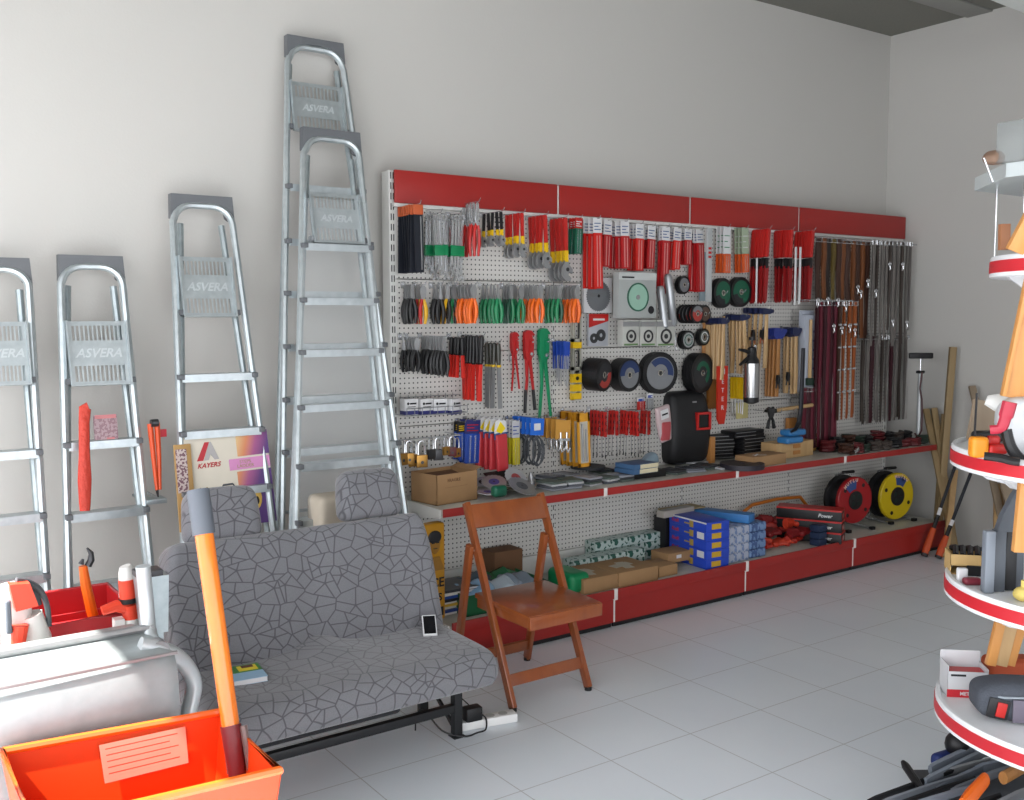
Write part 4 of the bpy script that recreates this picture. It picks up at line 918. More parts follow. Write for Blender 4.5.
# ================================================================ GOODS ON THE SHELVES
Z0 = ZS+.001; ZB = .193
def pbox(name, lab, cat, A, B, h, d, mat=CARTON, z=Z0, rz=None, extra=None, grp=None, bev=.002):
    "box whose front bottom edge runs between floor pixels A and B at height z"
    P = onz(*A, z); Q = onz(*B, z); v = Q-P; w = v.length; a = math.atan2(v.y, v.x) if rz is None else rz
    t = thing(name, lab, cat, P, a, grp)
    m = MB(); m.bb(0, w, 0, d, 0, h, bev); m.build('box_body', mat, t)
    if extra: extra(t, w, h, d)
    return t
# open cardboard box
P = onz(413, 495, Z0); Q = onz(437, 506, Z0); R_ = onz(477, 498, Z0)
t = thing('cardboard_box', 'open brown cardboard box at the left end of the middle shelf', 'box', (Q.x, Q.y, Z0), math.atan2(R_.y-Q.y, R_.x-Q.x)*.6)
m = MB(); w, d, h = .255, .20, .145
m.bb(0, w, 0, .004, 0, h); m.bb(0, w, d-.004, d, 0, h); m.bb(0, .004, 0, d, 0, h); m.bb(w-.004, w, 0, d, 0, h); m.bb(0, w, 0, d, 0, .004); m.build('box_body', CARTON, t)
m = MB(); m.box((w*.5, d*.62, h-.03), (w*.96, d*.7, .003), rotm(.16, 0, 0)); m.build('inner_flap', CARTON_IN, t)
m = MB(); m.box((w+.012, d*.5, h+.006), (.05, d*.9, .003), rotm(0, -.3, 0)); m.build('outer_flap', CARTON, t)
m = MB(); m.text('FRAGILE', .022, Matrix.Translation((w*.42, -.0006, h*.78)) @ rotm(PI/2)); m.bb(w*.2, w*.75, -.0006, .0, h*.55, h*.556); m.build('printed_text', CARTON_IN, t)
# piled saw blades and packs
def lie_disc(px, py, rpx, z, mat, lab, name='saw_disc', cat='saw blade', tilt=(0, 0), n=36, t_=.004, rim=None, core=None):
    P = onz(px, py, z); R = pix_r(rpx, P)
    t = thing(name, lab, cat, P, rot=rotm(tilt[0], tilt[1], 0))
    m = MB()
    if name == 'saw_disc':
        pts = [((R if i % 2 else R*.93)*math.cos(2*PI*i/(2*n)), (R if i % 2 else R*.93)*math.sin(2*PI*i/(2*n))) for i in range(2*n)]
        m.prism(pts, -t_/2, t_/2, rotm(-PI/2)); m.build('blade', mat, t)
        m = MB(); m.cyl((0, 0, t_/2), (0, 0, t_/2+.001), R*.42, seg=20); m.build('paper_label', core or PAPER, t)
        m = MB(); m.cyl((0, 0, t_/2), (0, 0, t_/2+.002), R*.09, seg=12); m.build('bore', BLACK, t)
    else:
        m.ring([(R, 0), (R, t_), (R*.14, t_), (R*.14, 0)], None, 32); m.build('disc_body', mat, t)
        if core: m = MB(); m.ring([(R*.7, t_), (R*.7, t_+.001), (R*.2, t_+.001), (R*.2, t_)], None, 28); m.build('paper_label', core, t)
    return t
lie_disc(508, 486, 20, Z0+.035, DSTEEL, 'dark circular saw blade lying flat at the bottom of the heap', tilt=(.05, .05))
lie_disc(503, 474, 20, Z0+.06, M('maroon_blade_coating', '#42201f', .5), 'maroon-coated saw blade at the back of the heap', tilt=(.25, -.05), core=M('dark_label', '#2b2426', .6))
lie_disc(522, 486, 15, Z0+.055, STEEL, 'bright toothed saw blade leaning on the right side of the heap', tilt=(.5, .12), n=22, core=DGREY)
lie_disc(488, 492, 11, Z0+.04, M('checked_blade', '#a7a8ad', .4, .5), 'pale toothed saw blade lying beside the cardboard box', tilt=(.1, 0), n=16, core=M('violet_print', '#44407a', .5))
lie_disc(494, 482, 13, Z0+.075, STEEL, 'steel saw blade under the green pack, tilted to the left', tilt=(.35, -.2), n=20, core=M('violet_print', '#44407a', .5))
lie_disc(516, 478, 13, Z0+.085, M('pale_blade', '#b7b8bb', .4, .5), 'pale saw blade standing half upright at the back of the heap', tilt=(.8, .1), n=18, core=M('red_label_print', '#8c3a3c', .5))
lie_disc(482, 482, 8, Z0+.06, M('checked_blade', '#a7a8ad', .4, .5), 'smallest saw blade of the heap, next to the carton', tilt=(.4, -.3), n=14, core=INK)
P = onz(499, 491, Z0+.08)
m = MB(); m.rbox((P.x, P.y, P.z), (.075, .05, .055), .018, (3, 3, 3)); solo(m, 'green_tape_reel', M('green_pack', '#0c6b4a', .4), 'small rounded green pack on top of the saw blade heap', 'pack')
P = onz(531, 489, Z0)
m = MB(); m.lathe([(.028, 0), (.028, .02), (.02, .022), (.02, .045), (.014, .047), (.014, .07), (.006, .09)], None, 18, P); solo(m, 'stepped_drill_bit', STEEL, 'small stepped metal cone standing at the right of the blade heap', 'drill bit')
P = onz(479, 476, Z0)
m = MB(); m.box((P.x, P.y, P.z+.06), (.07, .008, .12), rotm(.1, -.35, .2)); solo(m, 'paper_card', PAPER, 'white card leaning between the cardboard box and the blade heap', 'card')
# sheets and packs of sandpaper
rng = random.Random(3)
SP = [M('grey_film_pack', '#8d9098', .25), M('dark_film_pack', '#5b5e66', .25), M('pale_film_pack', '#b1b3b6', .3), M('green_grey_sheet', '#55605a', .6), M('dark_sheet', '#35373b', .7)]
DS = ['grey', 'dark grey', 'pale grey', 'green-grey', 'blackish']
k = 0
def flat_stack(cells, grp, where, w=.085, d=.12):
    global k
    for (px, py, n, a, mi) in cells:
        P = onz(px, py, Z0)
        for j in range(n):
            m = MB(); m.box((P.x+rng.uniform(-.008, .008), P.y, Z0+.006+.0115*j), (w, d, .010), rotm(0, 0, a+rng.uniform(-.15, .15)), .002)
            mm = (mi+j) % 5 if n > 1 else mi
            lay = ['bottom', 'second', 'third', 'fourth', 'top'][j] if j < n-1 else 'top'
            solo(m, 'sheet_pack', SP[mm], f'{DS[mm]} flat pack, {lay} of pile {WORD[k]} {where}', 'flat pack', grp)
        k += 1
flat_stack([(552, 489, 4, .1, 0), (569, 487, 4, -.1, 0), (587, 484.5, 4, .1, 2), (604, 482, 3, .2, 1), (620, 480, 3, -.1, 3), (549, 481, 3, .3, 4), (566, 479, 3, .1, 3), (600, 474, 3, -.2, 2), (614, 472, 2, .2, 1)], 'flat packs on the middle shelf', 'from the chair', .095, .13)
k = 0
flat_stack([(672, 473, 2, .3, 3), (690, 471, 2, -.2, 0), (705, 468, 2, .2, 3), (722, 468, 1, .0, 2), (676, 463, 2, .1, 4), (695, 463, 1, .5, 2)], 'flat sheets before the welding mask', 'below the welding mask', .13, .13)
for j in range(4): lie_disc(588, 468, 17.5, Z0+.002+j*.014, [BLACK, DSTEEL, BLACK, M('black_disc_top', '#2b2c30', .6)][j], 'large black abrasive disc, '+['bottom', 'second', 'third', 'top'][j]+' of the flat pile behind the packs', 'abrasive_disc', 'disc', t_=.013)
# dark box with two yellow-white boxes and blue side
t = pbox('black_case', 'low black case under two cream and blue boxes on the shelf', 'case', (630, 480), (666, 476), .038, .16, BLACK)
for j in range(2):
    P = onz(634, 475, Z0+.04)
    t = thing('disc_carton', ['lower', 'upper'][j]+' cream and blue flat box on the low black case', 'box', (P.x+.004*j, P.y, Z0+.0395+.0265*j), math.atan2(-.02, 1)+.08)
    m = MB(); m.bb(0, .185, 0, .15, 0, .026, .002); m.build('box_body', M('blue_grey_carton', '#3b5c80', .5), t)
    m = MB(); m.bb(.045, .186, -.0008, .1505, .002, .025); m.build('cream_sleeve', M('cream_carton', '#cfc5a6', .6), t)
P = onz(655, 464, Z0+.05)
m = MB(); m.rbox((P.x-.01, P.y+.06, Z0+.05), (.15, .08, .08), .03, (5, 3, 3), lambda p: (p.x, p.y, p.z+.035*math.sin(p.x*40)*.6)); solo(m, 'plastic_bag', M('blue_grey_film', '#7f929f', .25), 'crumpled blue-grey plastic bag behind the cream boxes', 'bag')
# welding mask standing on the shelf
P = onz(690, 464, Z0)
t = thing('welding_mask', 'black welding mask with red-framed window standing on the shelf', 'welding mask', (P.x, P.y+.1, Z0), -.1)
m = MB()
def maskf(p):
    z = p.z/.22
    return (p.x*(1-.14*max(0, z)-.06*max(0, -z)), p.y*(1-.12*max(0, z)) - .03*(1-z*z)*(1 if p.y < 0 else .3), p.z)
m.rbox((0, 0, .222), (.32, .22, .44), .05, (8, 6, 10), maskf); m.build('shell', M('black_mask_shell', '#19191b', .5, bump=.1, bscale=300), t)
m = MB(); fx, fz = .075, .265
m.bb(fx-.055, fx+.055, -.152, -.118, fz+.038, fz+.052, .003); m.bb(fx-.055, fx+.055, -.152, -.118, fz-.055, fz-.041, .003); m.bb(fx-.055, fx-.041, -.152, -.118, fz-.05, fz+.05, .003); m.bb(fx+.041, fx+.055, -.152, -.118, fz-.05, fz+.05, .003)
m.build('red_window_frame', REDP, t)
m = MB(); m.bb(fx-.045, fx+.045, -.142, -.13, fz-.045, fz+.042); m.build('dark_glass', M('dark_glass', '#07070a', .08), t)
m = MB(); m.bb(.01, .04, -.118, -.112, .375, .383); m.build('logo_mark', M('grey_print', '#8d8d8d', .5), t)
m = MB(); m.cyl((-.135, 0, .30), (-.12, 0, .30), .022); m.build('side_knob', BLACK, t)
m = MB(); P = onz(713, 463, Z0); m.bb(P.x-.018, P.x+.018, P.y, P.y+.04, Z0, Z0+.16, .002); solo(m, 'wooden_batten', TANWOOD, 'short brown wooden batten upright between welding mask and black cases', 'batten')
# black cases stacks
for j in range(7):
    P = onz(718, 461, Z0); t = thing('drill_case', 'black tool case with silver edge, '+['bottom', 'second', 'third', 'fourth', 'fifth', 'sixth', 'top'][j]+' of the front stack', 'case', (P.x+rng.uniform(-.006, .006), P.y+.06, Z0+.0002+.0222*j), -.25+rng.uniform(-.05, .05), 'black cases in the front stack')
    m = MB(); m.bb(0, .17, 0, .12, 0, .0215, .004); m.build('case_body', BLACK, t)
    m = MB(); m.bb(.01, .165, -.002, .003, .008, .0115); m.bb(.165, .172, .01, .11, .008, .0115); m.build('silver_edge', STEEL, t)
for j in range(8):
    P = onz(745, 459, Z0); t = thing('drill_case', 'black tool case with pale edge, '+['bottom', 'second', 'third', 'fourth', 'fifth', 'sixth', 'seventh', 'top'][j]+' of the rear stack', 'case', (P.x-(.08 if j > 5 else 0), -.175, Z0+.0002+.0222*j), .0+rng.uniform(-.06, .06), 'black cases in the rear stack')
    m = MB(); m.bb(0, .2+(.07 if j > 5 else 0), 0, .12, 0, .0215, .004); m.build('case_body', BLACK, t)
    m = MB(); m.bb(.01, .19, -.002, .003, .008, .0115); m.build('silver_edge', STEEL, t)
lie_disc(742, 468, 22, Z0+.002, M('purple_black_disc', '#25212a', .5), 'wide dark purple-black disc lying at the shelf edge by the cases', 'abrasive_disc', 'disc', t_=.03)
t = pbox('carton', 'small brown carton with white label at the shelf edge', 'box', (754, 468), (786, 463), .062, .14, CARTON)
m = MB(); m.box((.1, .06, .063), (.085, .012, .001), rotm(0, 0, .5)); m.box((.11, .045, .0632), (.085, .008, .001), rotm(0, 0, -.6)); m.build('white_tape', PAPER, t)
for j, (A, B, h, lab) in enumerate((((776, 460), (813, 455), .10, 'pale wooden crate left of the dark straps'),)):
    t = pbox('wooden_crate', lab, 'crate', A, B, h, .12, PALEWOOD)
    m = MB()
    for q in (.02, .06): m.bb(.165, .235, -.004, -.0, q, q+.025)
    m.build('drawer_front', TANWOOD, t)
for j in range(4):
    P = onz(800, 452, Z0); m = MB(); m.box((P.x+.08, P.y+.02, Z0+.0155+.03*j), (.10, .1, .025), rotm(0, 0, rng.uniform(-.1, .1)), .003)
    solo(m, 'wooden_box', PALEWOOD if j % 2 else M('ochre_box', '#a5823f', .6), 'small flat wooden box, '+['bottom', 'second', 'third', 'top'][j]+' of the pile beside the crate', 'box', 'small flat wooden boxes')
for j in range(2):
    P = onz(786, 442, Z0+.101)
    m = MB(); m.rbox((P.x-.03+.05*j, -.36+.02*j, Z0+.102+.022+j*.042), (.16, .09, .042), .016, (5, 3, 2)); solo(m, 'blue_packet', M('sky_blue_film', '#2f6fa4', .3), ['lower', 'upper'][j]+' shiny blue packet lying on the pale wooden crate', 'packet')
P = ony(767, 428, -.3)
t = thing('hand_pliers', 'black pliers standing upright on the black cases below the sprayer', 'pliers', (P.x, -.33, P.z))
Zt = P.z
for sd in (-1, 1):
    m = MB(); m.tube([(sd*.004, 0, .075), (sd*.02, 0, .045), (sd*.03, 0, 0)], [.007, .010, .012], 8); m.build('handle', BLACK, t)
m = MB(); m.prism([(-.014, .07), (-.034, .125), (-.02, .135), (0, .12), (.018, .135), (.03, .11), (.014, .07)], -.008, .008); m.build('jaws', DSTEEL, t)
# heap of straps and fittings at the right end of the shelf
PT = ['coiled black strap', 'coiled dark red strap', 'coiled brown leather strap', 'coiled dark green strap', 'coiled grey strap']
PMT = [BLACK, M('dark_red_strap', '#55161a', .5), BR[0], M('dark_green_strap', '#1d2b22', .5), GW2]
rel = ['at the front', 'in the middle', 'at the back']
i = 0
for row, (yy, zz) in enumerate(((-.42, .0), (-.29, .01), (-.16, .02))):
    for c_ in range(9):
        x = 3.09+c_*.107+rng.uniform(-.02, .02); r0 = .035+.012*rng.random(); c = rng.choice([0, 0, 1, 2, 3, 4, 2]); n = 34; hh_ = .03+.035*rng.random()+.03*(row == 1)
        m = MB(); ph = rng.random()*6
        m.tube([(x+math.cos(a+ph)*(r0+.010*math.sin(a*.37)), yy+math.sin(a+ph)*(r0+.008*math.cos(a*.5)), Z0+.010+hh_*k/n) for k, a in enumerate([7.5*PI*k/n for k in range(n)])], .0105, 6)
        solo(m, 'coiled_strap', PMT[c], f'{PT[c]} in the shelf heap, {WORD[c_]} from left, {rel[row]}', 'strap', 'coiled straps on the shelf'); i += 1
m = MB(); P = onz(856, 450, Z0+.03); m.box((P.x, -.48, Z0+.03), (.05, .008, .02), rotm(0, -.4, .2)); solo(m, 'buckle', CHROME, 'small bright buckle on the strap heap', 'buckle')
# green gloves/boots between crate and burgundy straps
P = onz(820, 449, Z0); m = MB(); m.rbox((P.x, P.y+.03, Z0+.035), (.09, .08, .07), .03, (3, 3, 3)); solo(m, 'wrapped_bundle', M('dark_green_strap', '#1d2b22', .5), 'dark green wrapped bundle right of the wooden crate', 'bundle')
# floor pump standing at the shelf's right end
B = onz(921, 430, Z0); X, Y = B.x, B.y; Zt = onx(921, 354, X); 
t = thing('bicycle_pump', 'upright hand air pump with black T handle at the right end of the shelf', 'pump', (X, -.38, Z0))
P = ony(921, 354, -.38); t.location.x = P.x; hh = P.z-Z0
m = MB(); m.cyl((0, 0, .02), (0, 0, hh*.80), .016, seg=16); m.build('barrel', M('pale_alloy', '#b4b8b9', .35, .3), t)
m = MB(); m.cyl((0, 0, hh*.78), (0, 0, hh*.97), .006, seg=8); m.build('rod', CHROME, t)
m = MB(); m.box((0, 0, hh-.012), (.17, .03, .042), rotm(0, 0, -.55), .01); m.build('handle', BLACK, t); m = MB(); m.box((0, 0, hh*.80), (.05, .04, .02), None, .005); m.build('barrel_cap', BLACK, t)
m = MB(); m.bb(-.05, .05, -.035, .035, 0, .02, .004); m.build('foot_plate', BLACK, t)
m = MB(); m.tube([(-.012, -.02, hh*.80), (-.03, -.02, hh*.62), (-.012, -.025, hh*.5), (-.006, -.028, hh*.3), (-.012, -.03, hh*.15), (-.05, -.03, .05), (-.09, -.03, .08)], .006, 6); m.build('hose', M('maroon_hose', '#472528', .5), t)

# ================================================================ LOWER SHELF
# yellow notice bag
A = ony(428, 523, -.44); B = ony(446, 590, -.44)
t = thing('printed_bag', 'tall yellow bag with dark portrait of a man and black letters behind the sofa', 'bag', (A.x+.012, -.44, ZB), .05)
hh = A.z-ZB
m = MB(); m.rbox((-.02, 0, hh/2), (.17, .06, hh), .014, (4, 2, 6)); m.build('bag_body', M('amber_yellow_film', '#b07d16', .35), t)
m = MB()
m.ball((.005, -.028, hh*.80), (.034, .006, .055)); m.prism([(-.045, hh*.52), (-.02, hh*.66), (.03, hh*.66), (.055, hh*.52)], -.034, -.028); m.build('portrait_face', M('portrait_tan', '#8d6420', .5), t)
m = MB(); m.ball((.005, -.03, hh*.86), (.038, .007, .032)); m.bb(-.015, .0, -.037, -.033, hh*.80, hh*.81); m.bb(.01, .025, -.037, -.033, hh*.80, hh*.81); m.bb(-.005, .015, -.037, -.033, hh*.745, hh*.752); m.build('portrait_hair', INK, t)
m = MB(); m.text('ICE', .062, Matrix.Translation((.01, -.0312, hh*.39)) @ rotm(PI/2), bold=True); m.text('IS', .05, Matrix.Translation((.025, -.0312, hh*.24)) @ rotm(PI/2), bold=True); m.bb(-.08, .05, -.0312, -.0302, hh*.05, hh*.14); m.build('black_letters', INK, t)
# magazines and books pile left
BK = [('#d2d0cb', 'white'), ('#2c3f7c', 'blue'), ('#b9b8b4', 'pale grey'), ('#c7a13a', 'yellow-spined'), ('#d4d4d2', 'white'), ('#1c1c22', 'black'), ('#27468a', 'bright blue'), ('#d0cfcb', 'white'), ('#3a3a3f', 'charcoal')]
P = onz(440, 617, ZB)
for j, (c, nm) in enumerate(BK):
    tt = .013
    t = thing('catalogue', f'{nm} catalogue, {WORD[j]} from the bottom of the pile behind the chair', 'book', (P.x+.0, P.y+rng.uniform(-.01, .01), ZB+.0003+j*(tt+.0004)), .02+rng.uniform(-.06, .06), 'catalogues piled on the lower shelf')
    m = MB(); m.bb(0, .225, 0, .2, .001, tt-.001); m.build('pages', PAPER, t)
    m = MB(); m.bb(-.002, .227, -.002, .201, 0, .0015); m.bb(-.002, .227, -.002, .201, tt-.0015, tt); m.bb(-.002, .0, -.002, .2, 0, tt); m.bb(-.002, .14, -.002, -.0005, .001, tt-.001); m.build('cover', M('book_cover_'+nm.replace(' ', '_'), c, .4), t)
# green box with blue bags
P = onz(455, 598, ZB)
t = thing('green_tray', 'green carton full of blue and white bags behind the wooden chair', 'carton', (.13, -.50, ZB), -.02)
m = MB(); w, d, h = .50, .33, .10
m.bb(0, w, 0, .006, 0, h); m.bb(0, w, d-.006, d, 0, h); m.bb(0, .006, 0, d, 0, h); m.bb(w-.006, w, 0, d, 0, h); m.bb(0, w, 0, d, 0, .006); m.build('carton_body', M('dark_green_carton', '#0d5a34', .5), t)
for j, (x, y, c, nm) in enumerate(((.12, .12, '#8fb4d6', 'sky blue and white bag at the left'), (.27, .11, '#b7c4cf', 'white bag with folded corner in the middle'), (.39, .12, '#7c8794', 'grey-blue bag at the right'), (.2, .24, '#4a5a66', 'dark bag at the back left'), (.36, .25, '#2f6d4a', 'green bag at the back right'))):
    m = MB(); X, Y = t.location.x+x, t.location.y+y
    m.rbox((X, Y, ZB+.008+.055), (.21, .16, .11), .035, (6, 5, 3), lambda p: (p.x, p.y, p.z+.012*math.sin(p.x*55)+.01*math.cos(p.y*60)), rotm(.05, rng.uniform(-.15, .15), rng.uniform(-.4, .4)))
    solo(m, 'goods_bag', M('goods_bag_'+str(j), c, .25), nm+' of the green carton', 'bag')
m = MB(); P = onz(590, 585, ZB); m.rbox((.83, -.40, ZB+.055), (.13, .22, .105), .03, (4, 4, 4)); solo(m, 'green_canister', M('green_plastic', '#0a7a4a', .38), 'rounded green plastic canister right of the chair seat', 'canister')
m = MB(); m.bb(.50, .68, -.2, -.08, ZB, ZB+.20, .003); solo(m, 'carton', CARTON_IN, 'dark brown carton standing behind the chair at the back of the lower shelf', 'box')
# flat cartons with tape marks
def tape(t, w, h, d):
    m = MB(); m.box((w*.45, d*.5, h+.0006), (w*.5, d*.22, .001), rotm(0, 0, .15)); m.box((w*.5, d*.45, h+.001), (w*.2, d*.5, .001), rotm(0, 0, -.2)); m.build('label_tape', M('pale_tape', '#b0a795', .5), t)
pbox('carton', 'flat brown carton with pale tape, left of two at the lower shelf edge', 'box', (584, 595), (618, 588), .078, .26, CARTON, ZB, rz=0., extra=tape)
pbox('carton', 'flat brown carton with pale tape, right of two at the lower shelf edge', 'box', (619, 588), (657, 579.5), .078, .26, CARTON, ZB, rz=0., extra=tape)
def dotx(t, w, h, d):
    m = MB(); m.bb(w*.35, w*.55, -.001, .0, h*.4, h*.75); m.build('white_sticker', PAPER, t)
pbox('carton', 'small open brown carton left of the blue box stack', 'box', (659, 578), (677, 574), .06, .16, CARTON, ZB, rz=0.)
pbox('carton', 'brown carton with white sticker just before the blue boxes', 'box', (668, 564), (697, 561), .055, .14, CARTON, ZB+.03, rz=.0, extra=dotx)
# patterned dark green and white boxes
GW_ = checker('green_white_print', '#b4c4c0', '#23564a', 34., .57)
for row, (xa, xb, ya, nn, nl, nm) in enumerate(((.98, 1.50, -.262, 4, 2, 'front row'), (1.22, 1.74, -.155, 4, 3, 'rear row'))):
    for i in range(nn):
        for j in range(nl):
            w = (xb-xa)/nn; X = xa+w*i
            m = MB(); m.bb(X+.001, X+w-.001, ya, ya+.098, ZB+.0005+.05*j, ZB+.049+.05*j, .003)
            solo(m, 'patterned_box', GW_, f'green-printed white box, {["leftmost","second","third","rightmost"][i]}, {["bottom","second","top"][j] if row else ["bottom","top"][j]} layer, {nm} behind cartons', 'box', 'white and dark green printed boxes')
# blue drill boxes stack
def bluex(j):
    def f(t, w, h, d):
        m = MB(); m.bb(-.0006, w+.0006, -.0008, .0, h*.84, h); m.build('edge_strip', PAPER, t) if j == 4 else None
        m = MB(); m.text('Kraft', .03, Matrix.Translation((.055, -.0006, h*.5)) @ rotm(PI/2), shear=.2, bold=True); m.build('red_letters', M('red_print', '#b1313f', .5), t)
        m = MB(); m.bb(w*.42, w*.62, -.0009, 0, h*.4, h*.55); m.bb(w*.56, w*.66, -.0009, 0, h*.15, h*.85); m.build('tool_picture', M('tan_print', '#a58c45', .5), t)
        if j % 2: m = MB(); m.bb(w*.76, w*.94, -.0009, 0, h*.15, h*.85); m.build('white_panel', PAPER, t)
        m = MB(); m.bb(w, w+.0009, .04, .11, h*.2, h*.8); m.build('yellow_panel', M('ochre_print', '#c39c2c', .5), t)
    return f
P = onz(672, 569.5, ZB); P2 = onz(707, 570, ZB)
A = Vector((2.145-.0, -.38, ZB)); 
Fc = onz(706, 570, ZB); Lc = onz(669, 558, ZB)
v = Fc-Lc; ang = math.atan2(v.y, v.x); w_ = v.length
for j in range(5):
    t = thing('power_tool_box', ['bottom', 'second', 'middle', 'fourth', 'top'][j]+' bright blue tool box with red lettering in the stack of five', 'box', (Lc.x+rng.uniform(-.003, .003), Lc.y, ZB+.0005+.0535*j), ang, 'bright blue tool boxes')
    m = MB(); m.bb(0, w_, 0, .17, 0, .053, .002); m.build('box_body', M('royal_blue_carton', '#2444b4', .4), t)
    bluex(j)(t, w_, .053, .17)
m = MB(); m.bb(Lc.x+.02, Lc.x+.3, Lc.y+.0, Lc.y+.12, ZB+.2685, ZB+.276); t_ = solo(m, 'leaflet', M('tan_leaflet', '#9c8a63', .6), 'tan leaflet lying on the blue tool boxes', 'leaflet')
# white and blue tube boxes
WB = checker('white_blue_print', '#a8afc0', '#6f83a8', 38., .55); WB2 = checker('blue_film_print', '#6c87ae', '#3d5684', 40., .5)
E0 = onz(727, 564, ZB); E1 = onz(776, 553.5, ZB)
for i in range(3):
    for j in range(4):
        X = E0.x+.062*i; m = MB(); m.bb(X, X+.059, E0.y, E0.y+.22, ZB+.0005+.052*j, ZB+.0515+.052*j, .003)
        solo(m, 'tube_box', WB, f'white and pale blue box end, column {["one","two","three"][i]}, {["bottom","second","third","top"][j]} layer', 'box', 'white and pale blue boxes')
X = E0.x+.19
for j in range(4):
    m = MB(); m.rbox((X+.075, E0.y+.11, ZB+.026+.0525*j), (.145, .22, .052), .012, (4, 4, 2)); solo(m, 'film_pack', WB2, f'shiny blue film-wrapped pack, {["bottom","second","third","top"][j]} of the pile beside the tube boxes', 'pack', 'blue film-wrapped packs')
A = ony(706, 524, -.2); 
m = MB(); m.box((2.055, -.30, ZB+.238), (.42, .10, .05), rotm(0, 0, -1.2), .003); solo(m, 'long_blue_box', M('azure_box', '#3a78b5', .4), 'long bright blue box lying slantwise on top of the white boxes', 'box')
m = MB(); m.box((E0.x-.13, E0.y+.29, ZB+.275), (.26, .06, .04), rotm(0, 0, .05), .003); solo(m, 'long_white_box', M('pale_stripe_box', '#a59f98', .5), 'long pale striped box lying behind the blue tool boxes', 'box')
m = MB(); P = ony(667, 515, -.16); m.bb(P.x-.05, P.x+.06, -.2, -.1, ZB+.0, P.z+.0, .004); solo(m, 'black_box', BLACK, 'black ridged box standing behind the blue tool boxes', 'box')
# bow saw frame
A = ony(730, 531, -.12); B = ony(752, 505, -.12); C_ = ony(800, 497, -.12); D_ = ony(812, 512, -.12)
t = thing('bow_saw', 'orange tubular bow saw leaning against the back panel behind the gloves', 'saw', (A.x, -.12, ZB))
m = MB(); m.tube([(A.x-.01, -.14, A.z-.09), A, ((A.x+B.x)/2-.01, -.12, (A.z*.35+B.z*.65)), B, ((B.x+C_.x)/2, -.12, (B.z+C_.z)/2+.012), C_, D_, (D_.x+.01, -.14, D_.z-.08)], .0115, 8); m.build('frame', M('orange_saw_paint', '#b5661a', .4), t, world=True)
m = MB(); m.bb(A.x, D_.x, -.141, -.139, A.z-.10, A.z-.07); m.build('blade', STEEL, t, world=True)
# gloves
GR = [M('red_glove', '#ab2b20', .5), M('dark_red_glove', '#7c1a1c', .55), M('orange_red_glove', '#c23a22', .5)]
gl = [(765, 549, 0, .4), (782, 545, 2, -.3), (796, 541, 0, .6), (774, 535, 1, .1), (790, 530, 0, -.5), (806, 534, 1, .2), (757, 538, 1, .8), (800, 524, 2, .3), (782, 522, 1, -.2), (768, 522, 1, .5)]
for i, (px, py, c, a) in enumerate(gl):
    lay = 0 if i < 3 else (1 if i < 7 else 2)
    P = onz(px, py+2, ZB+.045*lay)
    t = thing('work_glove', f'{["red","dark red","orange-red"][c]} rubber work glove, {["front bottom","middle","top back"][lay]} layer of the heap, {["left","centre","right","far left","far right","rearmost","near the saw","topmost","leftmost","in front of the saw"][i]}', 'glove', (P.x, P.y+.04, ZB+.022+.045*lay), a, 'red work gloves on the lower shelf')
    m = MB(); m.rbox((0, 0, 0), (.10, .085, .035), .016, (4, 4, 2), lambda p: (p.x, p.y, p.z+.008*math.sin(p.x*60)))
    m.tube([(-.04, 0, 0), (-.10, .01, .006), (-.125, .012, .004)], [.026, .034, .036], 10, flat=(1, .6)); m.build('palm_and_cuff', GR[c], t)
    for f in range(4):
        m = MB(); m.tube([(.04, -.032+.021*f, .002), (.07, -.036+.023*f, .010), (.09+.006*(f in (1, 2)), -.038+.025*f, .0)], [.011, .0105, .008], 8); m.build('finger', GR[c], t)
    m = MB(); m.tube([(-.01, -.04, 0), (.02, -.06, .005), (.035, -.065, 0)], [.013, .012, .009], 8); m.build('thumb', GR[c], t)
for j in range(3):
    P = onz(822, 546, ZB); m = MB(); m.box((P.x, P.y+.03, ZB+.022+.044*j), (.085, .07, .042), rotm(0, 0, .05), .008); solo(m, 'navy_pack', M('navy_pack', '#1c2c47', .5), ['bottom', 'middle', 'top'][j]+' navy pack in the small pile between gloves and black boxes', 'pack', 'navy packs by the gloves')
# black and red tool boxes
Lq = onz(790, 530, ZB); Fq = onz(858, 544, ZB)
for j in range(3):
    P = onz(852-j*0, 549, ZB)
    t = thing('tool_carton', ['bottom', 'middle', 'top'][j]+' long black and red tool box stacked before the red cable reel', 'box', (P.x+.04, P.y+.11, ZB+.0005+.071*j), PI-1.12+.03*j, 'long black and red tool boxes')
    m = MB(); m.bb(0, .40, -.13, 0, 0, .07, .003); m.build('box_body', BLACK, t)
    m = MB(); m.bb(-.001, .401, -.131, .001, .060, .0705); m.bb(-.001, .0, -.1, -.03, .012, .045); m.build('red_edge', REDP, t)
    m = MB(); m.text('Power', .032, Matrix.Translation((.10, .0008, .03)) @ rotm(PI/2, 0, PI), shear=.2, bold=True) ; m.build('white_letters', PAPER, t)
    m = MB(); m.cyl((-.0015, -.065, .033), (0, -.065, .033), .016); m.build('grey_badge', STEEL, t)
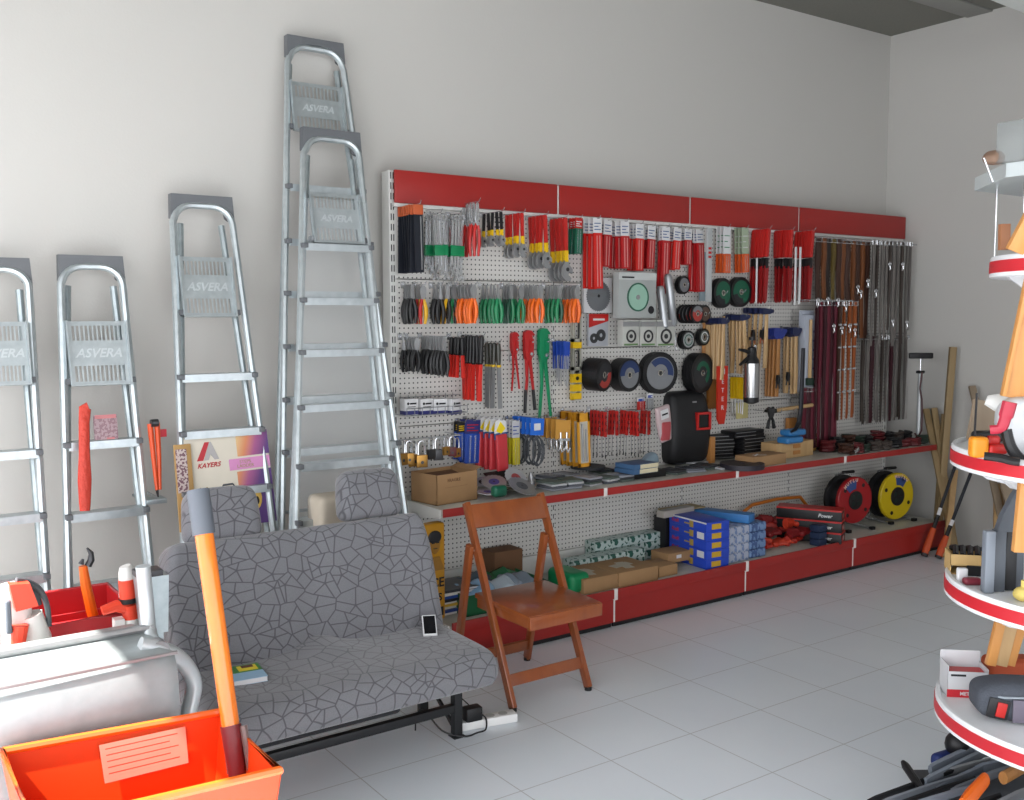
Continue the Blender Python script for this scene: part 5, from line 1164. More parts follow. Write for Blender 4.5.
# cable reels
def reel(px, py, rpx, y, mat, name, lab, a0):
    P = ony(px, py, y); R = pix_r(rpx, P)
    t = thing('cable_reel', lab, 'cable reel', (P.x, y, P.z), rz=-.12)
    Q = rotm(PI/2)
    m = MB(); m.lathe([(1e-6, .012), (R*.97, .012), (R, .006), (R, -.012), (1e-6, -.012)], Q, 44); m.build('front_flange', mat, t)
    m = MB(); m.lathe([(R*.86, -.012), (R*.86, -.09), (R, -.095), (R, -.12), (1e-6, -.12)], Q, 40); m.build('cable_drum', BLACK, t)
    m = MB(); m.lathe([(R*.40, .010), (R*.40, .017), (R*.36, .019), (1e-6, .019)], Q, 30); hub = m.build('socket_hub', M('hub_black', '#1a1718', .5), t)
    for k in range(4):
        m = MB(); a = PI/4+k*PI/2+a0; m.cyl((math.cos(a)*R*.2, -.0205, math.sin(a)*R*.2), (math.cos(a)*R*.2, -.018, math.sin(a)*R*.2), R*.10, seg=12); under(m.build('socket', M('socket_dark_green', '#10221d', .4), t), hub)
    for k in range(4):
        a = PI/4+k*PI/2+a0+.15; m = MB(); m.cyl((math.cos(a)*R*.76, -.0135, math.sin(a)*R*.76), (math.cos(a)*R*.76, -.0115, math.sin(a)*R*.76), R*.085, seg=12); m.build('finger_hole', BLACK, t)
    a1 = 1.95 if mat is not YELR else 1.3
    A_ = [a1-.42+.84*i/10 for i in range(11)]
    m = MB(); m.prism([(math.cos(a)*R*.86, math.sin(a)*R*.86) for a in A_]+[(math.cos(a)*R*.48, math.sin(a)*R*.48) for a in A_[::-1]], -.0135, -.0118); bdg = m.build('maker_badge', M('badge_blue', '#31477d', .5), t)
    m = MB()
    for k, ch in enumerate('MUTLU'):
        a = a1+.42-.21*k; m.text(ch, R*.2, Matrix.Translation((math.cos(a)*R*.86, -.0145, math.sin(a)*R*.86)) @ rotm(0, PI/2-a, 0) @ rotm(PI/2), bold=True)
    under(m.build('badge_letters', M('badge_pink', '#d9b3a6', .5), t), bdg)
    # stand and handle
    m = MB(); m.tube([(-R*.5, .06, -R-.012), (-R*.55, .02, -R-.01), (0, -.03, -R-.01)], .006, 6) if False else None
    zb = ZB-P.z
    m = MB()
    for sx in (-1, 1): m.tube([(sx*R*.7, -.06, zb+.007), (sx*R*.7, .16, zb+.007)], .007, 6); m.tube([(sx*R*.7, .14, zb+.007), (0, .135, 0), ], .007, 6)
    m.tube([(0, .135, 0), (-R*.25, .13, R*1.0), (-R*.2, .05, R*1.15)], .007, 6); m.build('steel_stand', CHROME, t)
    m = MB(); m.cyl((-R*.3, .06, R*1.15), (R*.35, .06, R*1.15), .011, seg=10); m.build('carry_handle', BLACK, t)
    m = MB(); m.bb(-R*.8, -R*.6, -.075, -.05, zb, zb+.02); m.bb(R*.6, R*.8, -.075, -.05, zb, zb+.02); m.build('foot', BLACK, t)
YELR = M('reel_yellow', '#c4a914', .4)
reel(854, 500, 23.5, -.36, M('reel_red', '#94151a', .4), 'r', 'red-faced cable reel with black hub standing left of the yellow one', .0)
reel(896, 496, 23.5, -.36, YELR, 'y', 'yellow-faced cable reel with black hub at the right end of the lower shelf', .2)
# ================================================================ LADDERS
CAPM = M('grey_ladder_cap', '#5d6063', .5); FILM = M('cling_film', '#dfe6e8', .15, alpha=.16, var=0.)
def ladder(lab, H, yb, L, R, plate, rungs, rear, name='step_ladder', yt=-.03, hoop=True, text=True, capz=.066, r=.0155, film=None, rear_dy=.05):
    """leans on the wall. L,R: pixel points down the left/right front rail; plate: 4 pixels; rungs: pixel pairs"""
    def pl(px, py, off=0.):
        d = ray(px, py); k = yb-yt; t = (yt+off+k-k*CAM.z/H-CAM.y)/(d.y+k*d.z/H); return CAM+d*t
    def at(x, z, off=0.): return Vector((x, yt+(yb-yt)*(1-z/H)+off, z))
    Lp = [pl(*p) for p in L]; Rp = [pl(*p) for p in R]
    # straight line fits from first to last point, extended to the floor
    def ext(P): a, b = P[0], P[-1]; return lambda z: a.x+(b.x-a.x)*(z-a.z)/(b.z-a.z)
    fl, fr = ext(Lp), ext(Rp); top = (Lp[0].z+Rp[0].z)/2
    t = thing(name, lab, 'ladder', at((fl(0)+fr(0))/2, 0), 0, 'galvanised step ladders leaning on the wall')
    W = lambda mb, n, mt, par=None: mb.build(n, mt, par or t, world=True) if par is None else mb.build(n, mt, par)
    z1 = top-.030; c = .085
    pts = [at(fl(.012), .012), at(fl(z1-c), z1-c)]
    xl, xr = fl(z1), fr(z1)
    for k in range(1, 7):
        a = k/6*PI/2; pts.append(at(xl+c*(1-math.cos(a))*1., z1-c+c*math.sin(a)*.9))
    for k in range(6, 0, -1):
        a = k/6*PI/2; pts.append(at(xr-c*(1-math.cos(a)), z1-c+c*math.sin(a)*.9))
    pts += [at(fr(z1-c), z1-c), at(fr(.012), .012)]
    m = MB(); m.tube(pts, r, 8); W(m, 'front_frame', GALV2)
    # channel rails overlapping the tube below the plate
    # cap
    m = MB(); y0 = at(0, top).y
    n = 9; arc = []
    for k in range(n+1):
        a = PI*k/n; arc.append(((xl+xr)/2+(-math.cos(a))*(abs(xr-xl)/2-.02), top-capz*1.35+capz*.95*abs(math.sin(a))**.5))
    poly = [(xl-.010, top-capz*1.5), (xl-.008, top+.006), (xr+.006, top+.006), (xr+.014, top-capz*1.5), (xr-.006, top-capz*1.5)]+arc[::-1]+[(xl+.006, top-capz*1.5)]
    m.prism(poly, y0-.020, y0+.022); W(m, 'top_cap', CAPM)
    # rear frame legs
    ro = .03
    for sd, f in ((-1, fl), (1, fr)):
        m = MB(); x0 = f(top-.1)-sd*rear; x1 = f(.02)-sd*rear*.3
        m.tube([at(x1+sd*.02, .012, .055), at(x0, top-.12, .035)], r*.95, 8); W(m, 'rear_leg', GALV)
    if plate:
        q = [pl(*p, -.012) for p in plate]; x0, x1 = (q[0].x+q[2].x)/2, (q[1].x+q[3].x)/2; zt, zb = (q[0].z+q[1].z)/2, (q[2].z+q[3].z)/2
        cx, cz = (x0+x1)/2, (zt+zb)/2; w, h = x1-x0, zt-zb; yy = at(0, cz).y-.012
        tl = math.atan2(yb-yt, H)
        X = Matrix.Translation((cx, yy, cz)) @ rotm(tl if False else -math.atan2(-(yb-yt), H)*-1, 0, 0)
        X = Matrix.Translation((cx, yy, cz)) @ Matrix.Rotation(math.atan2(yb-yt, H), 4, 'X')
        m = MB(); m.X = X
        th = .003
        def s(a0, a1, b0, b1): m.bb(a0*w/2, a1*w/2, -th/2, th/2, b0*h/2, b1*h/2)
        s(-1, 1, .86, 1); s(-1, 1, -1, -.86); s(-1, -.84, -.86, .86); s(.84, 1, -.86, .86); s(-.84, .84, -.38, .40)
        ns = 12
        for k in range(ns+1):
            a = -.84+1.68*k/ns; s(max(-.84, a-.028), min(.84, a+.028), .40, .86); s(max(-.84, a-.028), min(.84, a+.028), -.86, -.38)
        # folded rim
        m.bb(-w/2, -w/2+.006, -.02, .002, -h/2, h/2); m.bb(w/2-.006, w/2, -.02, .002, -h/2, h/2); m.bb(-w/2, w/2, -.018, .002, -h/2, -h/2+.006)
        pp = W(m, 'platform', GALV2)
        m = MB(); m.X = X; m.text('ASVERA', h*.19, Matrix.Translation((0, -.002, 0)) @ rotm(PI/2), depth=.0015, shear=.3, bold=True); under(W(m, 'embossed_letters', M('pressed_letters', '#cfd6d8', .3, .5)), pp)
        for sx in (-1, 1): m = MB(); m.X = X; m.box((sx*(w/2+.008), 0, -h/2+.02), (.016, .022, .022)); W(m, 'pivot', CAPM)
    for i, (a, b) in enumerate(rungs):
        A, B = pl(*a, -.006), pl(*b, -.006); z = (A.z+B.z)/2
        x0, x1 = fl(z)+.006, fr(z)-.006; y = at(0, z).y-.006
        m = MB(); m.box(((x0+x1)/2, y+.010, z), (x1-x0, .075, .008)); m.box(((x0+x1)/2, y-.027, z-.013), (x1-x0, .005, .03)); st = W(m, 'step', GALV2)
        for sx, xx in ((-1, x0), (1, x1)):
            m = MB(); m.box((xx+sx*.004, y-.012, z-.006), (.026, .05, .022), None, .004); under(W(m, 'step_bracket', CAPM), st)
    for z in ([.25] if H < 2.3 else [.25, .75]):
        m = MB(); m.tube([at(fl(z)+.01, z, .045), at(fr(z)-.01, z, .045)], .008, 6); W(m, 'rear_brace', GALV)
    for f in (fl, fr):
        m = MB(); p = at(f(.01), 0); m.bb(p.x-.02, p.x+.02, p.y-.02, p.y+.02, 0, .035, .004); W(m, 'foot', BLACK)
    if film:
        m = MB()
        za, zb2 = film
        nn = 14; mm_ = 6; vs = []; fs = []; rg = random.Random(5)
        for i in range(nn+1):
            z = za+(zb2-za)*i/nn
            for j in range(mm_+1):
                x = fl(z)-.01+(fr(z)-fl(z)+.02)*j/mm_; p = at(x, z, -.024+rg.uniform(-.006, .006)); vs.append(p)
        for i in range(nn):
            for j in range(mm_): a = i*(mm_+1)+j; fs.append((a, a+1, a+mm_+2, a+mm_+1))
        m._add(vs, fs); W(m, 'wrapping_film', FILM)
    return t, pl, at, fl, fr
# tallest, rearmost first
ladder('tallest galvanised step ladder, rearmost, reaching almost to the ceiling', 2.93, -.40, [(288, 38), (282, 520)], [(340, 44), (352, 130)], [(291, 80), (340, 88), (291, 130), (348, 138)],
       [((285, 185), (300, 186)), ((285, 240), (300, 240)), ((285, 292), (300, 292)), ((284, 345), (300, 345)), ((283, 398), (300, 398)), ((283, 450), (300, 450))], .02, yt=.02, capz=.06)
L5 = ladder('tall galvanised step ladder wrapped in clear film, just left of the display', 2.50, -.62, [(304, 130), (296, 520)], [(357, 133), (389, 462)], [(312, 192), (358, 195), (309, 242), (364, 247)],
       [((303, 245), (366, 246)), ((297, 296), (374, 302)), ((297, 348), (382, 352)), ((297, 402), (388, 405)), ((297, 460), (390, 461)), ((296, 515), (392, 515))], .03, yt=-.10, film=(.55, 2.15))
ladder('medium step ladder with grey cap behind the left headrest', 2.15, -.50, [(172, 197), (183, 500)], [(229, 197), (273, 528)], [(178, 256), (228, 257), (182, 319), (239, 317)],
       [((176, 376), (250, 373)), ((178, 432), (262, 428)), ((180, 490), (268, 487)), ((180, 545), (275, 540))], .04)
L2 = ladder('short step ladder with red handle standing on its rung, second from left', 1.88, -.45, [(60, 257), (69, 585)], [(120, 257), (151, 570)], [(66, 321), (126, 320), (69, 388), (132, 385)],
       [((62, 441), (140, 441)), ((66, 513), (146, 509)), ((70, 585), (150, 580))], .03)
ladder('leftmost short step ladder, cut by the left picture edge', 1.88, -.45, [(-36, 261), (-45, 585)], [(27, 257), (46, 576)], [(-28, 322), (26, 320), (-32, 388), (32, 386)],
       [((-40, 455), (42, 450)), ((-42, 520), (44, 515)), ((-44, 582), (46, 577))], .03)
# poster carton hanging on the medium ladder
A = Vector(ony(182, 430, -.30)); B_ = ony(260, 424, -.30); C3 = ony(186, 495, -.34)
w, h = .36, .40
P = ony(184, 496, -.34)
t = thing('ladder_carton', 'white, yellow and purple printed carton hung on the medium ladder behind the headrest', 'carton', (-1.095, -.335, 1.125-.40+.0), rot=rotm(-.16, -.035, 0))
m = MB(); m.bb(0, w, 0, .012, 0, h, .002); m.build('board', M('ivory_board', '#cfc8b8', .5), t)
def grad():
    mm, nt, b, tc = base('purple_orange_print', .45)
    sp = nd(nt, 'ShaderNodeSeparateXYZ'); nt.links.new(tc.outputs['Object'], sp.inputs[0])
    f = math_(nt, 'ADD', math_(nt, 'MULTIPLY', sp.outputs[0], 7.), math_(nt, 'MULTIPLY', sp.outputs[2], -2.2)); cr = nd(nt, 'ShaderNodeValToRGB'); nt.links.new(math_(nt, 'SUBTRACT', f, .75), cr.inputs[0])
    e = cr.color_ramp.elements; e[0].position = 0; e[0].color = (*lin('#cfae7c'), 1); e[1].position = 1; e[1].color = (*lin('#50306f'), 1)
    x = e.new(.3); x.color = (*lin('#c97f55'), 1); x = e.new(.6); x.color = (*lin('#9a4f7d'), 1)
    nt.links.new(cr.outputs[0], b.inputs['Base Color']); return mm
PG = grad()
m = MB(); m.bb(.21, w+.001, -.0012, 0, .0, h*.58); m.build('gradient_print', PG, t); m = MB(); m.bb(.22, w+.001, -.0012, 0, h*.74, h); m.build('gradient_print', PG, t)
m = MB(); m.bb(.18, w, -.0012, 0, h*.60, h*.72); m.build('pink_band', M('pink_band', '#c986b4', .5), t)
m = MB(); m.prism([(.045, h*.74), (.085, h*.93), (.105, h*.93), (.072, h*.74)], -.0015, 0); m.build('red_mark', M('logo_red', '#b02a33', .5), t)
m = MB(); m.prism([(.075, h*.74), (.105, h*.93), (.112, h*.93), (.140, h*.74), (.12, h*.74), (.105, h*.80), (.095, h*.74)], -.0016, 0); m.build('grey_mark', M('logo_grey', '#a7a4a2', .5), t)
m = MB(); m.text('KAYERS', .028, Matrix.Translation((.092, -.0016, h*.685)) @ rotm(PI/2), shear=.35, bold=True); m.build('logo_letters', M('logo_red', '#b02a33', .5), t)
m = MB(); m.text('STEPS', .02, Matrix.Translation((.25, -.0018, h*.68)) @ rotm(PI/2)); m.text('LADDER', .02, Matrix.Translation((.25, -.0018, h*.635)) @ rotm(PI/2)); m.build('pale_letters', M('tan_leaflet', '#9c8a63', .6), t)
m = MB(); m.tube([(.135, -.002, 0), (.135, -.002, h*.42), (.145, -.002, h*.46), (.185, -.002, h*.46), (.195, -.002, h*.42), (.2, -.002, 0)], .004, 6); m.build('ladder_drawing', DGREY, t)
m = MB(); m.ball((.27, -.002, h*.28), (.036, .004, .055)); m.build('emblem_yellow', M('emblem_yellow', '#d9b45a', .5), t)
m = MB(); m.ball((.258, -.005, h*.25), (.010, .003, .018)); m.ball((.282, -.005, h*.25), (.010, .003, .018)); m.ball((.055, -.001, h*.3), (.035, .0012, .05)) if False else None; m.build('emblem_marks', INK, t)
m = MB(); 
for i in range(3):
    for k in range(5): m.bb(.03+.014*k, .036+.014*k, -.0012, 0, .06+.05*i+.006*(k % 2), .075+.05*i+.01*(k % 2))
m.build('small_print', M('tan_leaflet', '#9c8a63', .6), t)
t = thing('ladder_carton', 'narrow tan carton with speckled label between ladder rail and printed carton', 'carton', (-1.155, -.345, .74), rot=rotm(-.15, 0, 0))
m = MB(); m.bb(0, .07, 0, .01, 0, .36, .002); m.build('board', M('ochre_board', '#a98652', .6), t)
m = MB(); m.bb(.005, .05, -.0012, 0, .16, .34); m.build('speckled_label', checker('speckle_print', '#b9aaa5', '#6b4a55', 90., .52), t)
m = MB(); m.bb(.02, .055, -.0012, 0, .11, .125); m.build('brown_print', TANWOOD, t)
# red handle standing on ladder rungs
P = ony(85, 511, -.32); Q = ony(84, 408, -.26)
m = MB(); v = Q-P
m.tube([P, P+v*.08, P+v*.3, P+v*.55, P+v*.85, Q+Vector((.004, 0, 0)), Q+Vector((.016, -.003, .004))], [.019, .022, .026, .021, .0205, .023, .019], 10, flat=(1, .6))
t = thing('plastic_sheath', 'long orange-red ribbed plastic sheath standing on the rungs of the second ladder', 'sheath', P)
m.build('sheath', M('coral_red_plastic', '#bb3a2a', .5, bump=.6, bscale=60), t, world=True)
P = ony(107, 441, -.235); m = MB()
t = thing('blister_card', 'small pinkish grey blister card on the rung beside the red sheath', 'card', (P.x, -.235, P.z+.006), rot=rotm(-.15))
m = MB(); m.bb(-.045, .045, 0, .012, 0, .10, .002); m.build('card', checker('speckled_card', '#a58f93', '#8d7078', 80., .5), t)
m = MB(); m.bb(-.04, .04, -.002, 0, .085, .1); m.bb(.0, .03, -.002, 0, 0, .008); m.build('pink_band', M('pink_print', '#c07a7c', .5), t)
# orange secateurs on the right of ladder two
P = ony(150, 424, -.22); Q = ony(157, 490, -.27)
t = thing('garden_shears', 'orange-handled shears hanging between second ladder and medium ladder', 'shears', P)
m = MB(); m.tube([P, P+(Q-P)*.5+Vector((-.0, 0, 0)), Q], [.012, .010, .007], 8); m.build('handle', M('coral_orange', '#cb4a1c', .4), t, world=True)
m = MB(); m.tube([P+Vector((.028, 0, .004)), P+(Q-P)*.5+Vector((.022, 0, 0)), Q+Vector((.012, 0, 0))], [.012, .010, .007], 8); m.build('handle', M('coral_orange', '#cb4a1c', .4), t, world=True)
m = MB(); m.tube([Q, Q+Vector((.004, 0, -.03))], [.007, .003], 8); m.build('blade_tip', DSTEEL, t, world=True); m = MB(); m.cyl(P+Vector((.0, -.01, .004)), P+Vector((.03, -.01, .004)), .016); m.build('pivot', DSTEEL, t, world=True)
P = ony(154, 435, -.21); m = MB(); m.bb(P.x+.01, P.x+.055, -.2, -.19, P.z-.012, P.z+.02, .002); solo(m, 'red_tag', M('coral_tag', '#c8313e', .5), 'small red tag behind the orange shears', 'tag')
P = ony(152, 500, -.25); m = MB(); m.bb(P.x-.03, P.x+.05, -.29, -.2, P.z-.012, P.z+.008, .003); m.bb(P.x-.028, P.x-.02, -.05, -.2, P.z-.01, P.z); m.bb(P.x+.035, P.x+.043, -.2, .08, P.z-.01, P.z); m.bb(P.x-.028, P.x+.04, .07, .085, P.z-.02, P.z+.02) if False else None
solo(m, 'wall_bracket', GALV, 'small grey bracket shelf below the orange shears', 'bracket')
# cream roll box and grey pipe behind the sofa
m = MB(); P = ony(308, 500, -.45); m.rbox((P.x+.12, -.50, .71), (.24, .16, .30), .03, (5, 3, 5)); solo(m, 'cream_carton', M('cream_board', '#b5ab9b', .8), 'cream rounded carton behind the sofa at the foot of the wrapped ladder', 'carton')
m = MB(); m.bb(P.x-.03, P.x+.24, -.6, -.4, 0, .53, .004); solo(m, 'brown_carton', CARTON, 'brown carton behind the sofa carrying the cream carton', 'carton')

# ================================================================ SOFA (van bench seat)
sx0, sx1 = -1.395, -.325
t = thing('bench_seat', 'grey two-seat upholstered van bench with two headrests on black steel legs', 'sofa', ((sx0+sx1)/2, -1.2, 0))
cx, W = (sx0+sx1)/2, sx1-sx0
def seatf(p):
    u = p.x/(W/2); v = p.y/.26
    top = max(0, p.z/.065)
    z = p.z+top*(.032*math.exp(-(u+.02)**2/.03)*(1 if v > 0 else .4)*max(0, .4+v) - .008*math.exp(-((u-.5)/.25)**2)-.008*math.exp(-((u+.5)/.25)**2)) - .02*max(0, -v)*0
    x = p.x*(1+.012*v)
    # droop front edge
    if v < -.6: z -= .03*((-v-.6)/.4)**2
    return (x, p.y, z)
m = MB(); m.rbox((cx, -1.225, .341), (W, .53, .125), .062, (26, 14, 4), seatf); m.build('seat_cushion', FABRIC, t, world=True, sharp=180)
TL = .37
def backf(p):
    u = p.x/(W/2); z = p.z/.25
    x = p.x*(1-.03*max(0, z)**2*1.0)
    if z > .5: x *= 1-.025*(z-.5)*2
    y = p.y - (.02*math.exp(-((abs(u)-.95)/.18)**2) if p.y < 0 else 0) + (.012*math.exp(-(u/.10)**2) if p.y < 0 else 0)
    return (x, y, p.z)
m = MB(); m.rbox((cx-.0, -.925, .568), (W, .15, .50), .042, (26, 4, 14), backf, rotm(-.30)); m.build('backrest', FABRIC, t, world=True, sharp=180)
for px, w_ in ((221.5, .285), (369, .27)):
    P = ony(px, 507, -.84)
    def hf(p): 
        z = p.z/.08; return (p.x*(1-.06*max(0, z)+.03*max(0, -z)), p.y, p.z+.006*math.cos(p.x*12))
    m = MB(); m.rbox((P.x, -.83, .903 if px > 300 else .890), (w_, .105, .20), .045, (10, 4, 8), hf, rotm(-.2)); hr = m.build('headrest', FABRIC, t, world=True, sharp=180)
    for dx in (-.05, .05): m = MB(); m.cyl((P.x+dx, -.845, .77), (P.x+dx, -.835, .84), .006, seg=8); under(m.build('headrest_post', BLACK, t, world=True), hr)
BM = M('black_painted_steel', '#1d1e20', .45)
def leg(x, y): 
    m = MB(); m.bb(x-.017, x+.017, y-.017, y+.017, 0.004, .30, .002); m.bb(x-.024, x+.024, y-.024, y+.024, 0, .006); m.build('leg', BM, t, world=True)
yl = -1.24
for x in (-.385, -1.30):
    for y in (yl, -.98): leg(x, y)
m = MB(); m.bb(-1.31, -.375, yl-.014, yl+.014, .10, .132, .002); m.build('front_rail', BM, t, world=True)
m = MB(); m.bb(-1.31, -.375, -.995, -.965, .20, .23, .002); m.build('rear_rail', BM, t, world=True)
for x in (-.385, -1.30):
    m = MB(); m.bb(x-.015, x+.015, -1.24, -.97, .235, .265, .002); m.tube([(x, -1.22, .03), (x-.02, -.98, .22)], .010, 6); m.build('side_brace', BM, t, world=True)
m = MB(); m.rbox((-1.03, -1.38, .252), (.62, .08, .045), .018, (8, 3, 2)); m.build('under_seat_trim', BM, t, world=True)
m = MB(); m.bb(-1.33, -.36, -1.40, -1.0, .268, .285); m.build('seat_pan', BM, t, world=True)
# things on the seat
SZ = .402
P = onz(246, 676, SZ)
t = thing('paperback_book', 'small yellow, green and blue booklet on the left of the grey bench seat', 'book', (P.x, P.y, SZ-.004), -.12)
m = MB(); m.bb(-.055, .055, -.07, .07, .001, .017); m.build('pages', PAPER, t)
m = MB(); m.bb(-.057, .057, -.071, .071, .017, .0185); m.bb(-.057, .057, -.071, .071, 0, .001); m.bb(-.0575, -.056, -.071, .071, 0, .0185); cov = m.build('cover', M('pale_blue_cover', '#8fb0c8', .35), t)
m = MB(); m.bb(-.057, .057, .0, .0705, .0186, .0189); m.build('green_print', M('green_cover_print', '#3f7d3c', .4), t)
m = MB(); m.prism([(-.03, 0), (-.05, .03), (-.02, .05), (-.03, .09), (.0, .07), (.04, .09), (.06, .05), (.03, .01)], -.0191, -.0188, rotm(-PI/2)) if False else m.bb(-.02, .045, .01, .062, .019, .0193); m.build('yellow_print', M('yellow_cover_print', '#d8c22a', .4), t)
m = MB(); m.bb(-.005, .035, .038, .062, .0194, .0197); m.build('dark_title', M('dark_title_print', '#5a2a24', .5), t)
P = onz(429.5, 632, SZ)
t = thing('mobile_phone', 'small black phone with pale rim charging on the right of the grey seat', 'phone', (P.x, P.y, SZ+.022), rot=rotm(.55, 0, -.45) @ Matrix.Scale(.88, 4))
m = MB(); m.box((0, 0, .006), (.062, .115, .010), None, .004); m.build('white_case', PAPER, t)
m = MB(); m.box((0, .0, .0115), (.052, .10, .002)); m.build('screen', M('black_screen', '#0a0b10', .12), t)
# charger, lead, power strip
A = onz(466, 717, .03); B_ = onz(509, 722, .03)
P = onz(487, 722, 0); Q = onz(509, 725, 0)
t = thing('power_strip', 'white power strip on the floor between bench and chair', 'power strip', (-.235, -1.215, 0), math.atan2(-.03, .2)-.05)
m = MB(); m.bb(-.13, .13, -.028, .028, 0, .036, .008); m.build('housing', M('white_plastic', '#dcdcda', .35), t)
for k in range(4):
    m = MB(); m.cyl((-.09+.055*k, 0, .0355), (-.09+.055*k, 0, .037), .019, seg=16); m.build('socket', M('socket_grey', '#a9a9a6', .5), t)
P = Vector((-.30, -1.22, .036)); m = MB(); m.box((P.x, P.y, P.z+.03), (.07, .05, .055), rotm(0, 0, -.1), .008)
t = solo(m, 'phone_charger', BLACK, 'black square charger plugged into the white power strip', 'charger')
m = MB(); pts = [(P.x+.03, P.y, .06), (P.x+.05, P.y-.02, .04), (P.x+.03, P.y-.05, .01), (-.31, -1.27, .006), (-.37, -1.27, .006), (-.44, -1.22, .03), (-.48, -1.15, .10), (-.5, -1.13, .07), (-.5, -1.12, .01)]
def smooth(p, n=6):
    out = []; p = [Vector(q) for q in p]; p = [p[0]]+p+[p[-1]]
    for i in range(1, len(p)-2):
        for k in range(n):
            t_ = k/n; a, b, c, d = p[i-1], p[i], p[i+1], p[i+2]
            out.append(.5*((2*b)+(-a+c)*t_+(2*a-5*b+4*c-d)*t_**2+(-a+3*b-3*c+d)*t_**3))
    out.append(p[-2]); return out
m.tube(smooth(pts), .0035, 6); solo(m, 'charger_cable', BLACK, 'thin black cable looping from the charger under the bench', 'cable')
m = MB(); m.tube(smooth([(-.30, -1.2, .09), (-.36, -1.12, .17), (-.44, -1.02, .30), (-.41, -.985, .40), (-.43, -1.05, .41), (-.445, -1.10, .408)]), .0025, 6); solo(m, 'phone_cable', BLACK, 'thin black lead running up over the seat to the phone', 'cable')

# ================================================================ WOODEN FOLDING CHAIR
CW = wood('varnished_reddish_wood', '#73351a', '#945126', .28, coat=.5, grain=4)
t = thing('folding_chair', 'varnished reddish wooden folding chair standing before the shelving', 'chair', (.14, -1.0, 0))
def leg2(name, p, q, w=.038, d=.022):
    p, q = Vector(p), Vector(q); v = q-p; L = v.length; z = v.normalized(); x = Vector((1, 0, 0)); x = (x-z*x.dot(z)).normalized(); y = z.cross(x)
    X = Matrix((( x.x, y.x, z.x, p.x), (x.y, y.y, z.y, p.y), (x.z, y.z, z.z, p.z), (0, 0, 0, 1)))
    m = MB(); m.X = X; m.bb(-d/2, d/2, -w/2, w/2, 0, L, .004); return m.build(name, CW, t, world=True)
cl, cr = -.065, .335
top = lambda x: (x, -.815, .815)
leg2('long_leg', (cl, -1.165, .012), top(cl)); leg2('long_leg', (cr, -1.165, .012), top(cr))
hz = .655; hy = -1.165+(.35)*(hz/.815)+.03
leg2('short_leg', (cl+.027, -.70, .012), (cl+.027-.05, hy+.02, hz)) if False else None
leg2('short_leg', (cl+.006, -.705, .012), (cl-.026, -.885, .645)); leg2('short_leg', (cr+.006, -.705, .012), (cr-.026, -.885, .645))
for x, y in ((cl, -1.165), (cr, -1.165), (cl+.006, -.705), (cr+.006, -.705)):
    m = MB(); m.cyl((x, y, 0), (x, y, .014), .016, seg=10); m.build('foot_pad', BLACK, t, world=True)
m = MB(); z = .11; y = -1.165+.35*z/.815; m.box(((cl+cr)/2, y, z), (cr-cl-.02, .018, .05), rotm(-.40, 0, 0), .003); m.build('front_stretcher', CW, t, world=True)
m = MB(); m.box(((cl+cr)/2+.003, -.727, .085), (cr-cl-.02, .018, .05), rotm(.24, 0, 0), .003); m.build('rear_stretcher', CW, t, world=True)
m = MB(); m.box(((cl+cr)/2, -.850, .758), (cr-cl-.015, .018, .105), rotm(-.42, 0, 0), .004); m.build('back_slat', CW, t, world=True)
m = MB(); m.box(((cl+cr)/2-.002, -1.065, .412), (cr-cl-.022, .40, .022), rotm(.02, 0, 0), .005); m.build('seat_panel', CW, t, world=True)
m = MB(); m.box(((cl+cr)/2-.002, -1.263, .388), (cr-cl-.022, .02, .055), None, .004)
for x in (cl+.024, cr-.028): m.box((x, -1.065, .385), (.018, .38, .042), None, .003)
m.build('seat_apron', CW, t, world=True)
for x in (cl-.013, cr-.013):
    m = MB(); m.cyl((x-.018, -.89, .622), (x+.018, -.89, .622), .006, seg=8); m.build('hinge_bolt', STEEL, t, world=True)
# ================================================================ FRONT LEFT: CARTS
ORT = M('orange_cart_paint', '#cf3f0a', .42, var=.04, coat=.08)
t = thing('tool_cart', 'bright orange open metal bin cart in the bottom left corner', 'cart', (-1.78, -2.0, 0))
bl, br, fr_, fl_ = Vector((-2.018, -1.742, .55)), Vector((-1.495, -1.811, .55)), Vector((-1.497, -2.237, .55)), Vector((-2.02, -2.19, .55))
ctr = (bl+br+fr_+fl_)/4
def inn(p, z, k): q = ctr+(p-ctr)*k; return Vector((q.x, q.y, z))
def wall(a, b, k=.86, z=.27, th=.006):
    m = MB(); n = (b-a).cross(Vector((0, 0, 1))).normalized()*th
    a2, b2 = inn(a, z, k), inn(b, z, k); vs = [a, b, b2, a2, a+n, b+n, b2+n, a2+n]
    m._add(vs, [(3, 2, 1, 0), (4, 5, 6, 7), (0, 1, 5, 4), (1, 2, 6, 5), (2, 3, 7, 6), (3, 0, 4, 7)]); return m
for nm, a, b in (('back_panel', br, bl), ('side_panel', fr_, br), ('front_panel', fl_, fr_), ('side_panel', bl, fl_)): wall(a, b).build(nm, ORT, t, world=True)
m = MB(); q = [inn(p, .27, .865) for p in (bl, br, fr_, fl_)]; m._add(q+[v+Vector((0, 0, .006)) for v in q], [(0, 1, 2, 3), (7, 6, 5, 4), (0, 4, 5, 1), (1, 5, 6, 2), (2, 6, 7, 3), (3, 7, 4, 0)]); m.build('bin_floor', ORT, t, world=True)
m = MB(); m.tube([bl, br, fr_, fl_], .011, 8, closed=True); m.build('rolled_rim', M('orange_rim_paint', '#d9601a', .35, coat=.3), t, world=True)
A = ony(97, 742, -1.77); 
u = (br-bl).normalized()
